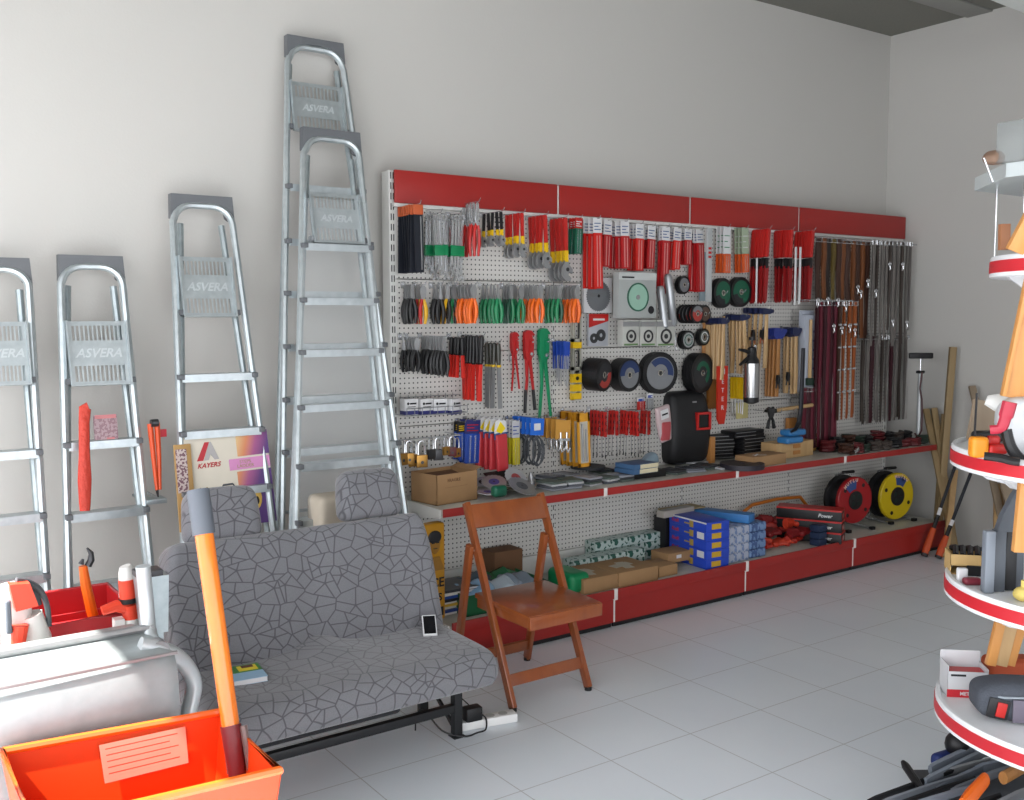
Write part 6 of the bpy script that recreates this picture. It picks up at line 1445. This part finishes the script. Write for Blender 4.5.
def onback(s, dz):  # point on inner back wall, s metres from left, dz below the rim
    k = dz/.28; a = bl.lerp(inn(bl, .27, .86), k); b = br.lerp(inn(br, .27, .86), k); return a+(b-a).normalized()*s+Vector((0, -.009, 0))
m = MB(); q = [onback(.215, .025), onback(.43, .018), onback(.42, .115), onback(.21, .125)]; m._add(q, [(0, 3, 2, 1)]); m.build('paper_sticker', M('pinkish_sticker', '#d98d78', .6), t, world=True)
m = MB()
for k in range(5):
    f = .15+.16*k; a = q[0].lerp(q[3], f)+Vector((0, -.001, 0)); b = q[1].lerp(q[2], f)+Vector((0, -.001, 0)); c = a.lerp(b, .06); d = a.lerp(b, .9-.1*(k % 2)); e = Vector((0, 0, .003))
    m._add([c, d, d+e, c+e], [(0, 1, 2, 3)])
m.build('printed_text', M('faded_print', '#c4604a', .6), t, world=True)
for x, y in ((-1.95, -1.85), (-1.6, -1.85), (-1.95, -2.13), (-1.6, -2.13)):
    m = MB(); m.tube([(x, y, .03), (x, y, .28)], .014, 8); m.build('leg', BLACK, t, world=True)
# orange tube handle with grey grip in the bin
P = onz(237, 772, .47); 
Pt = CAM+ray(198, 490)*((P-CAM).dot(FW)+.12)
t = thing('tool_handle_pole', 'thick orange tube handle with grey grip standing in the orange bin', 'pole', P)
v = Pt-P
t['label'] = 'thick orange tube handle with grey top grip standing in the orange bin'
m = MB(); m.tube([P+v*.02, P+v*.5, P+v*.86], [.0225, .0235, .0245], 24); m.build('orange_tube', M('orange_gloss_tube', '#e07722', .22, coat=.6, var=.08), t, world=True)
m = MB(); m.tube([P+v*.835, P+v], [.0295, .0295], 16); m.build('grey_grip', M('slate_grey_rubber', '#5b6068', .5), t, world=True)
m = MB(); m.tube([P-v*.03, P+v*.16], [.022, .0262], 16); m.build('dark_red_socket', M('dark_red_socket', '#6e2226', .4), t, world=True)
sd = v.cross(FW).normalized()*-1
if sd.x < 0: sd = -sd
m = MB()
for k in (-.6, 1.35): m.tube([P+sd*.026*k+v*.0, P+sd*.024*k+v*.15], .010, 8)
m.build('clear_sleeve', M('smoky_clear_sleeve', '#7d6a66', .3, alpha=.75), t, world=True)
# galvanised tub
t = thing('steel_tub_cart', 'pale galvanised steel tub cart with tubular handle behind the orange bin', 'cart', (-1.95, -1.55, 0))
GT = galv('zinc_sheet', '#9aa3a5', '#b4bbbc', .4, .3)
def prof(x, k=0.): return None
x0, x1 = -2.45, -1.565
pf = [(-1.30, .12), (-1.30, .665), (-1.325, .69), (-1.455, .702), (-1.475, .694), (-1.485, .700), (-1.62, .700), (-1.66, .690), (-1.685, .655), (-1.70, .56), (-1.715, .12)]
m = MB(); vs = [(x, y+(.02 if x == x1 else 0), z) for x in (x0, x1-.035, x1) for y, z in pf]; n = len(pf)
for i in range(n):
    y, z = pf[i]; cy, cz = -1.5, .4; vs[2*n+i] = (x1, cy+(y-cy)*.93, cz+(z-cz)*.95)
fs = [(k*n+i, (k+1)*n+i, (k+1)*n+(i+1) % n, k*n+(i+1) % n) for k in range(2) for i in range(n)]+[tuple(range(n-1, -1, -1)), tuple(2*n+i for i in range(n))]
m._add(vs, [f[::-1] for f in fs]); m.build('tub_body', GT, t, world=True, sharp=50)
m = MB(); m.tube([(x0, -1.455, .708), (x1-.005, -1.455, .708)], .012, 8); m.build('rolled_rim', STEEL, t, world=True)
m = MB(); m.tube([(x0, -1.69, .688), (x1-.0, -1.672, .692)], .006, 6); m.build('seam_bead', STEEL, t, world=True)
TB = M('white_zinc_tube', '#c4cacc', .35, .4)
def pp(px, py, y): return ony(px, py, y)
m = MB(); m.tube(smooth([pp(143, 566, -1.42), pp(146, 600, -1.42), pp(150, 636, -1.46), pp(160, 650, -1.55)]), .022, 12); m.build('upright_tube', TB, t, world=True)
m = MB(); m.tube(smooth([pp(140, 645, -1.60), pp(163, 650, -1.60), pp(183, 662, -1.58), pp(194, 684, -1.56), pp(188, 716, -1.55), pp(182, 760, -1.55)]), .0235, 12); m.build('bent_handle', TB, t, world=True)
m = MB(); p = pp(163, 648, -1.60); m.cyl(p+Vector((-.012, -.02, 0)), p+Vector((-.012, .03, 0)), .026); m.build('clamp_collar', STEEL, t, world=True)
for x in (-2.3, -1.7): m = MB(); m.cyl((x-.03, -1.5, .09), (x+.03, -1.5, .09), .09, seg=24); m.build('wheel', BLACK, t, world=True)
# small white box with clamp beside the sofa back
p = pp(152, 572, -1.2); t = thing('paint_tray', 'pale metal bracket box between steel tub and sofa back', 'bracket', (p.x, -1.2, 0))
m = MB(); m.prism([(-.045, p.z-.01), (.05, p.z-.015), (.042, p.z-.20), (-.03, p.z-.20)], -.01, .06); m.bb(-.02, .03, 0, .03, 0, p.z-.19); m.build('bracket_body', GALV, t)
m = MB(); m.bb(-.05, .03, -.02, .05, p.z-.012, p.z+.008, .003); m.build('clamp', DSTEEL, t)
# red tray cart
RT_ = M('red_cart_paint', '#ab262a', .35, coat=.3)
t = thing('red_tool_cart', 'red metal cart with open divided tray behind the galvanised tub', 'cart', (-1.68, -.78, 0))
X0, X1, Y0, Y1, ZT = -1.90, -1.50, -1.00, -.60, .635
m = MB(); m.bb(X0, X1, Y1-.006, Y1, ZT-.16, ZT); m.bb(X0, X0+.006, Y0, Y1, ZT-.16, ZT); m.bb(X1-.006, X1, Y0, Y1, ZT-.16, ZT); m.bb(X0, X1, Y0, Y0+.006, ZT-.16, ZT); m.bb(X0, X1, Y0, Y1, ZT-.166, ZT-.16); m.build('tray', RT_, t, world=True)
m = MB(); m.bb(X0, X1, -.80, -.794, ZT-.16, ZT-.03); m.build('divider', RT_, t, world=True)
m = MB(); m.tube([(X0, Y0, ZT), (X1, Y0, ZT), (X1, Y1, ZT), (X0, Y1, ZT)], .009, 8, closed=True); m.build('rolled_rim', RT_, t, world=True)
m = MB(); m.bb(X0+.02, X1-.02, Y0+.02, Y0+.03, .08, ZT-.165); m.bb(X0+.02, X1-.02, Y1-.03, Y1-.02, .08, ZT-.165); m.build('side_panel', RT_, t, world=True)
for x in (X0+.03, X1-.03):
    for y in (Y0+.04, Y1-.04): m = MB(); m.cyl((x-.012, y, .04), (x+.012, y, .04), .04, seg=16); m.bb(x-.012, x+.012, y-.012, y+.012, .04, .1); m.build('castor', BLACK, t, world=True)
# white and red power tool, left
CO = M('coral_red_tool', '#e0452c', .4); WT = M('white_tool_body', '#dedcd8', .4)
def place(px, py, y): return ony(px, py, y)
t = thing('cordless_tool', 'white and orange-red machine with black cable loops at the left edge', 'power tool', (-2.03, -1.2, .70))
y = -1.2; P = lambda a, b, dy=0.: ony(a, b, y+dy)
m = MB(); m.tube([P(6, 585), P(12, 610), P(14, 640), P(12, 662)], [.035, .05, .055, .05], 12, flat=(1, .8)); m.tube([P(28, 615), P(36, 640), P(38, 658)], [.04, .045, .035], 12); m.build('white_body', WT, t, world=True)
m = MB(); m.prism([(0, 0), (.055, -.005), (.075, -.075), (.015, -.082)], -.04, .0, c=P(7, 582, -.03)); m.build('red_housing', CO, t, world=True); m = MB(); m.tube([P(20, 625, -.05), P(18, 650, -.05)], [.025, .018], 10); m.build('red_housing', CO, t, world=True)
m = MB(); m.tube(smooth([P(16, 580, -.03), P(28, 582, -.02), P(40, 590, 0), P(47, 606, 0), P(49, 626, 0)]), .009, 8); m.tube(smooth([P(24, 582, .02), P(34, 592, .02), P(38, 605, .02)]), .012, 8); m.build('cable', DGREY, t, world=True)
m = MB(); m.rbox(P(8.5, 617, -.06), (.016, .02, .10), .006, (2, 2, 3)); m.build('grey_grip', M('slate_grey_rubber', '#5b6068', .5), t, world=True)
m = MB(); m.rbox(P(2, 640, .04), (.16, .14, .30), .04, (3, 3, 5)); m.build('white_base', WT, t, world=True)
t = thing('cordless_tool', 'white and red upright handle tool with black band right of the red tray', 'power tool', (-1.50, -1.1, .64))
y = -1.1
m = MB(); m.tube([P(125, 566), P(127, 572), P(128, 596)], [.018, .027, .029], 12); m.build('white_body', WT, t, world=True)
m = MB(); m.tube([P(127, 579, -.004), P(129, 597, -.004)], [.028, .030], 12); m.tube([P(130, 604), P(132, 618)], [.030, .026], 12); m.tube([P(102, 611), P(116, 606), P(130, 608)], [.016, .020, .024], 10); m.build('red_grip', CO, t, world=True)
m = MB(); m.tube([P(128.5, 597), P(129, 602)], [.031, .031], 12); m.build('black_band', BLACK, t, world=True)
m = MB(); m.tube([P(131, 618), P(134, 640)], [.026, .032], 12); m.bb(P(120, 618).x-.02, P(120, 618).x+.01, y-.02, y+.02, P(120, 618).z-.09, P(120, 618).z); m.build('white_foot', WT, t, world=True)
y = -.9
P1, P2 = P(86, 566), P(92, 610)
t = thing('hedge_shears', 'orange-handled cutter with dark curved tip standing in the red tray', 'cutter', P2)
m = MB(); m.tube([P(83, 566), P(86, 586), P(92, 612), P(98, 630)], [.014, .017, .018, .016], 10); m.build('handle', ORANGE, t, world=True)
m = MB(); m.tube([P(88, 566), P(91, 560), P(91, 553), P(87, 548)], [.012, .012, .009, .003], 8); m.tube([P(81, 564), P(83, 559)], [.01, .004], 6); m.build('blade_tip', DSTEEL, t, world=True)

# ================================================================ RIGHT: ROUND TIERED DISPLAY
CX, CY = .85, -3.02
t = thing('round_display_stand', 'white round tiered display stand with red-striped tray rims at the right edge', 'display stand', (CX, CY, 0))
TW = M('white_tray_plastic', '#e2e4e6', .35); TR = M('tray_stripe_red', '#c02630', .4)
TZ = [(.403, .468), (.80, .45), (1.215, .445), (1.80, .352)]
for i, (z, R) in enumerate(TZ):
    hgt = .066
    m = MB(); m.lathe([(.04, -hgt+.012), (R-.03, -hgt+.006), (R-.004, -hgt), (R+.004, -hgt+.004), (R+.002, -.005), (R-.001, 0.), (R-.012, 0.), (R-.016, -.010), (.04, -.012)], None, 72, (0, 0, z)); m.build('tray', TW, t)
    m = MB(); m.ring([(R+.0050, -.051), (R+.0045, -.015), (R+.001, -.015), (R+.001, -.051)], None, 72, (0, 0, z)); m.build('red_stripe', TR, t)
    for a in (2.2, 2.75, 3.4, .3, 1.3, 4.5, 5.4):
        m = MB(); m.prism([(.05, -.012), (R-.04, -.012), (R-.10, -.06), (.05, -.13)], -.012, .012, rotm(0, 0, a), (0, 0, z-hgt+.02)); m.build('tray_bracket', TW, t)
m = MB(); m.lathe([(.13, .012), (.045, .03), (.040, .04), (.040, 2.2), (1e-6, 2.2)], None, 30); m.build('centre_pole', TW, t)
m = MB(); m.lathe([(.16, 0), (.16, .02), (.14, .035), (.04, .04)], None, 48); m.build('base_plate', TW, t)
# octagonal glass-like top plate with hanging rods
m = MB(); R = .41; pts = [(R*math.cos(PI/8+k*PI/4), R*math.sin(PI/8+k*PI/4)) for k in range(8)]
m.prism(pts, 0, .040, rotm(PI/2), (0, 0, 2.015)); m.build('top_plate', M('frosted_plate', '#a9b0b0', .3), t)
for k in range(8):
    m = MB(); a = PI/8+k*PI/4; m.cyl((math.cos(a)*.345, math.sin(a)*.345, 1.80), (math.cos(a)*.345, math.sin(a)*.345, 2.03), .003, seg=6); m.build('wire_rod', CHROME, t)
def zat(px, py, dist): d = ray(px, py); k = dist/math.hypot(d.x, d.y); return CAM+d*k
def onp(px, py, z): return onz(px, py, z)
# top of the stand
p = zat(1015, 182, 3.2); m = MB(); m.bb(p.x, p.x+.22, p.y-.02, p.y+.06, 2.056, 2.17, .004); solo(m, 'clear_box', M('hazy_clear_plastic', '#8f9493', .2, alpha=.45), 'hazy transparent box on the very top plate of the round stand', 'box')
m = MB(); q = zat(991, 182, 3.2); m.tube([zat(984, 158, 3.2), zat(993, 182, 3.2)+Vector((0, 0, .0))], .003, 6); solo(m, 'thin_rod', CHROME, 'thin shiny rod leaning on the top plate of the round stand', 'rod')
p = zat(993, 176, 3.25); m = MB(); m.rbox((p.x+.0, p.y, 2.056+.02), (.06, .05, .04), .018, (3, 3, 3), lambda v: (v.x*(1-.5*max(0, v.z)/.02), v.y, v.z)); solo(m, 'brown_item', M('dull_brown_item', '#7c6352', .7), 'dull brown lump on the top plate behind the thin rod', 'object')
# helper: plank from pixel/distance to pixel/distance
def plank(a, b, w, d, mat, name, lab, cat='plank', ex=0.):
    a, b = Vector(a), Vector(b); v = b-a; L = v.length+ex; z = v.normalized(); x = Vector((RT.x, RT.y, 0)).normalized(); x = (x-z*x.dot(z)).normalized(); y = z.cross(x)
    X = Matrix(((x.x, y.x, z.x, a.x), (x.y, y.y, z.y, a.y), (x.z, y.z, z.z, a.z), (0, 0, 0, 1)))
    m = MB(); m.X = X; m.bb(-w/2, w/2, -d/2, d/2, 0, L, .002); return solo(m, name, mat, lab, cat)
T3 = wood('golden_pine', '#b8793c', '#d39a58', .45); T4 = wood('grey_beige_wood', '#80705f', '#95856f', .6)
plank(zat(1016, 398, 3.3), zat(1040, 290, 3.3), .075, .02, T3, 'wooden_float', 'golden wooden board leaning up from the second-highest tray', 'board', .12)
plank(zat(1003, 396, 3.27), zat(1023, 300, 3.27), .012, .02, T3, 'wooden_float', 'narrow golden strip beside the golden board on the upper tray', 'board', .1)
plank(zat(1015, 252, 3.25), zat(1036, 212, 3.25), .055, .02, T3, 'wooden_float', 'golden wooden board on the small highest tray', 'board', .05)
plank(zat(1004, 250, 3.4), zat(1004.5, 224, 3.4), .03, .02, M('reddish_wood', '#9b6847', .5), 'wooden_block', 'short reddish wooden block on the small highest tray', 'block')
# goods on upper tray z=1.215
zt = 1.205
p = zat(979, 452, 3.10); X = Vector((RT.x, RT.y, 0)).normalized(); rz = math.atan2(X.y, X.x)
def rb(px, py, dist, z, size, r, mat, name, lab, cat, ang=0., fn=None, n=(4, 3, 4), alpha=None):
    q = zat(px, py, dist); m = MB(); m.rbox((q.x, q.y, z+size[2]/2), size, r, n, fn, rotm(0, 0, rz+ang)); return solo(m, name, mat, lab, cat, sharp=60)
q = onz(978, 456, 1.21); t = thing('tape_measure', 'orange and red tape measure lying near the front of the upper tray', 'tape measure', (q.x, q.y, zt), rz)
m = MB(); m.rbox((0, 0, .032), (.05, .04, .062), .012, (3, 3, 3)); m.build('orange_case', M('amber_orange', '#dd8a1e', .4), t)
m = MB(); m.rbox((.052, 0, .026), (.055, .04, .03), .010, (3, 3, 3)); m.rbox((.045, .01, .05), (.04, .03, .03), .010, (3, 3, 3)); m.build('red_case', REDP, t)
m = MB(); m.rbox((.035, .022, .06), (.09, .03, .035), .012, (3, 3, 3)); m.tube([(-.01, .0, .062), (-.012, 0, .085), (-.010, 0, .19)], .0035, 6); m.build('black_clip', BLACK, t)
m = MB(); q = lambda a, b, D=3.15: zat(a, b, D); m.tube(smooth([q(984, 456, 3.1), q(1000, 458, 3.1), q(1012, 461, 3.1), q(1020, 462, 3.1)]), .012, 8); m.tube(smooth([q(1006, 430), q(1010, 445), q(1018, 457), q(1030, 466)]), [.016]*19, 8); solo(m, 'black_cable', BLACK, 'thick black cable curling around the tape measure on the upper tray', 'cable')
q1 = zat(1000, 428, 3.14)
m = MB(); m.tube(smooth([zat(990, 430, 3.14), zat(1001, 428, 3.14), zat(1006, 416, 3.14), zat(1010, 402, 3.14)]), [.014]*6+[.016]*6+[.020]*7, 8, flat=(1, .6)); solo(m, 'crimson_tool', M('crimson_plastic', '#a8263a', .4), 'crimson curved handle rising behind the tape measure', 'handle')
m = MB(); m.rbox(zat(1022, 430, 3.3)+Vector((.02, 0, 0)), (.17, .10, .20), .05, (5, 4, 5), lambda v: (v.x, v.y+.01*math.sin(v.z*50), v.z), rotm(0, 0, rz)); solo(m, 'film_bag', M('white_crumpled_film', '#c3c6c8', .3), 'crumpled white plastic bag right of the crimson handle', 'bag')
m = MB(); a = zat(986, 400, 3.35); b = zat(1030, 392, 3.35); m.tube([a, zat(1000, 404, 3.35), zat(1015, 400, 3.35), b], [.016, .034, .04, .04], 10, flat=(1, .7)); solo(m, 'white_spout', WHITE, 'white plastic arm reaching across below the golden board', 'arm')
q = zat(986, 415, 3.55); m = MB(); m.box((q.x, q.y, q.z-.02), (.10, .015, .13), rotm(0, .15, rz)); solo(m, 'mauve_panel', T4, 'greyish beige panel piece behind the tape measure', 'panel')
# middle tray z=.80
zt = .79
q = onz(970, 570, .795); t = thing('open_carton', 'low tan carton of dark tools on the middle tray', 'carton', (q.x, q.y, zt), rz-.25)
m = MB(); w, d, h = .14, .10, .065
m.bb(-w/2, w/2, -d/2, -d/2+.004, h*.45, h); m.bb(-w/2, w/2, d/2-.004, d/2, 0, h); m.bb(-w/2, -w/2+.004, -d/2, d/2, 0, h); m.bb(w/2-.004, w/2, -d/2, d/2, 0, h); m.bb(-w/2, w/2, -d/2, d/2, 0, .004); m.build('carton_body', M('tan_card', '#bb9b66', .7), t)
m = MB(); 
for k in range(5): m.tube([(-.05+.022*k, -.03, h*.9), (-.04+.022*k, .03, h*1.1), (-.05+.024*k, .05, h*1.0)], .010, 6)
m.build('dark_contents', BLACK, t)
m = MB(); m.bb(-.02, .07, -d/2-.012, -d/2-.002, .0, h*.5); m.build('dark_opening', BLACK, t)
rb(962, 576, 3.36, zt, (.03, .02, .045), .004, PAPER, 'white_pack', 'small white pack standing before the tan carton', 'pack')
rb(972, 580, 3.34, zt, (.055, .03, .022), .009, M('wine_red_knob', '#7f2f3c', .4), 'red_fitting', 'small wine red fitting lying before the tan carton', 'fitting')
# dark grey trowel / cones
GRY = M('slate_grey_plastic', '#4b5057', .45)
for k, (px, w_) in enumerate(((985, .03), (995, .035), (1006, .035), (1014, .03))):
    q = onz(px+2, 591-1.5*k, .795); m = MB(); m.box((q.x, q.y, zt+.095), (w_, .03, .19), rotm(0, 0, rz), .006)
    solo(m, 'grey_sheath', [M('pale_slate_plastic', '#767d86', .4), GRY, BLACK, GRY][k], ['pale slate', 'dark grey', 'black', 'slate grey'][k]+f' upright tool sheath, {["leftmost","second","third","rightmost"][k]} on the middle tray', 'sheath', 'upright tool sheaths on the middle tray')
q = onz(1008, 590, .795); m = MB(); m.prism([(-.045, 0), (-.03, .05), (.0, .11), (.02, .14), (.035, .13), (.05, .06), (.05, 0)], -.012, .012, rotm(0, 0, rz), (q.x, q.y, zt+.185)); solo(m, 'rubber_trowel', GRY, 'dark grey pointed trowel blade standing above the tool sheaths', 'trowel')
plank(zat(1021, 552, 3.2), zat(1026, 500, 3.2), .05, .02, T3, 'wooden_float', 'golden wooden grip at the picture edge on the middle tray', 'grip', .05)
q = onz(1024, 599, .795); m = MB(); m.ball((q.x, q.y, zt+.02), (.035, .03, .022)); m.cyl((q.x, q.y, zt+.03), (q.x, q.y, zt+.06), .01); solo(m, 'yellow_sponge', M('pale_yellow_foam', '#d5bf6a', .8), 'pale yellow rounded piece at the right edge of the middle tray', 'sponge')
# lowest tray z=.403
zt = .392
q = onz(963, 692, .395); t = thing('open_box', 'open white and red box of red packs on the lowest tray', 'box', (q.x, q.y, zt), rz-.12)
w, d, h = .125, .085, .085
m = MB(); m.bb(-w/2, w/2, -d/2, -d/2+.003, 0, h); m.bb(-w/2, w/2, d/2-.003, d/2, 0, h+.045); m.bb(-w/2, -w/2+.003, -d/2, d/2, 0, h+.02); m.bb(w/2-.003, w/2, -d/2, d/2, 0, h+.01); m.bb(-w/2, w/2, -d/2, d/2, 0, .003); m.build('box_body', M('grey_white_card', '#c2c2c4', .6), t)
m = MB(); m.bb(-w/2-.001, w/2+.001, -d/2-.0012, -d/2, 0, .026); m.build('red_band', TR, t)
m = MB(); m.text('METER', .016, Matrix.Translation((.0, -d/2-.0014, .013)) @ rotm(PI/2), bold=True); m.build('white_letters', PAPER, t)
m = MB(); m.bb(-w*.42, -w*.05, -d/2-.0012, -d/2, h*.82, h*.9); m.build('dark_print', INK, t)
m = MB(); m.bb(-w/2+.006, w/2-.006, -d/2+.01, d/2-.02, .02, h-.005); m.build('red_packs', REDP, t)
m = MB(); m.bb(-w/2+.008, w/2-.006, -d/2+.008, -d/2+.03, .02, h-.012); m.build('dark_packs', BLACK, t)
q = onz(1006, 721, .395); t = thing('tool_pouch', 'dark grey fabric pouch showing a red item on the lowest tray', 'pouch', (q.x+.06, q.y+.0, zt), rz-.15)
m = MB(); m.rbox((0, 0, .062), (.26, .13, .12), .035, (8, 5, 5), lambda v: (v.x, v.y, v.z*(1-.35*max(0, (abs(v.x)-.05)/.1)))); m.build('pouch_body', M('slate_fabric', '#474b53', .85, bump=.3), t)
m = MB(); m.box((-.075, -.068, .05), (.062, .006, .06), rotm(0, .2, 0), .004); m.build('window', M('black_mesh', '#17171a', .4), t)
m = MB(); m.box((-.068, -.073, .048), (.028, .006, .045), rotm(0, .2, 0), .004); m.build('red_item', REDP, t)
m = MB(); m.box((.03, -.069, .045), (.13, .006, .07), None, .004); m.build('mesh_pocket', M('mauve_grey_mesh', '#66606c', .7), t)
m = MB(); m.tube([(-.125, -.04, .085), (-.06, -.069, .085), (.0, -.071, .088), (.12, -.069, .088)], .0035, 6); m.build('piping', M('grey_piping', '#8a9299', .6), t)
rb(1008, 672, 3.62, zt, (.16, .08, .10), .02, M('brick_orange_fabric', '#b4502f', .7), 'orange_pouch', 'brick orange pouch behind the dark grey one', 'pouch')
for k, (px, w_, mt) in enumerate(((990, .03, T3), (999, .045, PALEWOOD), (1009, .03, T3))):
    plank(zat(px, 665, 3.5+.02*k), zat(px+15+2*k, 600, 3.52+.02*k), w_, .02, mt, 'wooden_handle_piece', ['left', 'middle', 'right'][k]+' of three wooden pieces standing behind the orange pouch', 'wooden piece')
# pile under the stand on the floor
q = zat(958, 750, 3.12)
m = MB(); m.bb(.60, 1.25, -3.25, -2.50, .0, .0) if False else None
m = MB(); q = onz(1000, 800, .0)
t = thing('low_crate', 'low dark crate on the floor under the round stand holding the tool heap', 'crate', (.70, -2.66, 0), rz)
m = MB(); m.bb(-.10, .30, -.10, .14, 0, .05, .004); m.build('crate_body', DGREY, t)
q = onz(957, 747, .10); m = MB(); m.ball((q.x, q.y, .11), (.042, .042, .045)); m.cyl((q.x, q.y, .02), (q.x, q.y, .1), .02); solo(m, 'rubber_mallet', BLACK, 'round black rubber mallet head on top of the heap', 'mallet')
q = onz(944, 756, .07); m = MB(); m.rbox((q.x, q.y, .06), (.10, .05, .05), .02, (3, 3, 3), None, rotm(0, 0, rz+.5)); solo(m, 'blue_tool', M('deep_blue_grip', '#24346e', .5), 'deep blue grip below the black mallet head', 'grip')
FM = [M('mid_grey_steel', '#7b8087', .4, .3), M('slate_tool', '#6f757e', .5), M('pale_slate_plastic', '#767d86', .4), BLACK, STEEL]
FN = ['dark steel', 'slate grey', 'pale slate', 'black', 'steel']
for i, (x0, y0, x1, y1, w_, mi) in enumerate(((868, 802, 955, 770, .020, 3), (880, 804, 965, 775, .020, 0), (896, 806, 975, 778, .020, 3), (912, 806, 985, 784, .022, 1), (925, 782, 1000, 745, .030, 2), (935, 790, 1010, 756, .028, 1), (950, 792, 1020, 764, .026, 0), (930, 770, 975, 748, .034, 2), (965, 755, 1030, 745, .03, 1), (975, 770, 1040, 755, .03, 2), (985, 812, 1040, 785, .03, 4), (1000, 812, 1050, 795, .028, 2), (960, 815, 1000, 796, .03, 3), (990, 760, 1030, 768, .026, 4), (948, 772, 990, 760, .022, 4))):
    a = onz(x0, y0, .07+.003*(i % 5)); b = onz(x1, y1, .085+.004*(i % 4)); m = MB(); m.tube([a, a.lerp(b, .08), a.lerp(b, .6), b], [w_*.5, w_*.68, w_*.68, w_*.4], 8, flat=(1, .5))
    solo(m, 'chisel_tool', FM[mi], f'{FN[mi]} long tool in the heap under the stand, {WORD[i] if i < 13 else ["fourteenth","fifteenth"][i-13]} counted from lower left', 'hand tool', 'long tools heaped under the round stand')
a = onz(903, 762, .10); b = onz(922, 790, .08); m = MB(); m.tube([a, a.lerp(b, .15), a.lerp(b, .7), b], [.008, .014, .014, .010], 10); 
solo(m, 'black_grip', BLACK, 'black ribbed tool grip sticking out to the left of the heap', 'grip')
a = onz(962, 806, .13); b = onz(985, 780, .14); m = MB(); m.tube([a, a.lerp(b, .3), b], [.024, .030, .026], 10, flat=(1, .6)); solo(m, 'orange_grip', ORANGE, 'bright orange grip on the heap at the bottom picture edge', 'grip')
a = onz(1003, 778, .13); b = onz(1036, 760, .13); m = MB(); m.tube([a, b], [.022, .020], 10, flat=(1, .7)); solo(m, 'wooden_grip', TANWOOD, 'brown wooden grip on the right side of the heap', 'grip')

# ================================================================ TIMBER AND LOPPERS IN THE CORNER
def tim(b, t_, w, d, mat, lab, yb=None):
    B = onz(*b, 0.) if yb is None else Vector(yb); T = onx(t_[0], t_[1], 4.15-(.02)); plank(B+Vector((0, 0, .003)), T, w, d, mat, 'timber_batten', lab, 'batten')
P_ = wood('dull_pine', '#7f6a47', '#9c8560', .6)
tim((937, 547), (953, 347), .045, .03, P_, 'tallest pale timber batten leaning in the right corner')
tim((952, 560), (926, 409), .045, .02, P_, 'timber batten leaning left beside the shelf end, front one', (3.95, -.70, 0))
tim((960, 556), (934, 408), .04, .02, P_, 'timber batten leaning left beside the shelf end, rear one', (4.02, -.66, 0))
tim((950, 550), (946, 414), .06, .02, P_, 'short pale timber board behind the tallest batten', (4.13, -.45, 0))
tim((958, 560), (972, 386), .045, .02, T4, 'grey-brown timber strip right of the tallest batten', (3.9, -1.12, 0))
tim((958, 560), (990, 405), .15, .02, T4, 'wide grey-beige board leaning behind the upper tray', (3.85, -1.30, 0))
tim((945, 560), (955, 470), .04, .02, PALEWOOD, 'pale timber batten standing right of the loppers', (3.8, -.72, 0))
tim((1000, 560), (1000, 485), .08, .02, PALEWOOD, 'pale timber board seen between upper and middle trays', (3.7, -1.15, 0))
tim((1000, 560), (1012, 480), .06, .02, P_, 'dull pine board right of the pale one between trays', (3.7, -1.22, 0))
for i, (a, b) in enumerate((((959, 455), (924, 556)), ((969, 478), (938, 558)))):
    B = onz(b[0], b[1], .01); T = onx(a[0], a[1], 4.02 if i == 0 else 3.98)
    t = thing('lopper', ['left', 'right'][i]+' of two long loppers with orange grips leaning in the corner', 'lopper', B)
    v = T-B
    m = MB(); m.tube([B+v*.2, B+v*1.1], .011, 8); m.build('shaft', M('dark_tube', '#2d3036', .35, .3), t, world=True)
    m = MB(); m.tube([B+v*.02, B+v*.12, B+v*.27], [.022, .024, .018], 10); m.build('orange_grip', M('burnt_orange_grip', '#b5461b', .5), t, world=True)
    m = MB(); m.tube([B+v*.0, B+v*.025], [.022, .024], 10); m.build('black_end', BLACK, t, world=True)
    m = MB(); m.tube([B+v*.40, B+v*.47], .013, 8); m.build('white_band', PAPER, t, world=True)
    m = MB(); m.tube([B+v*.27, B+v*.40], .014, 8); m.build('collar', BLACK, t, world=True)
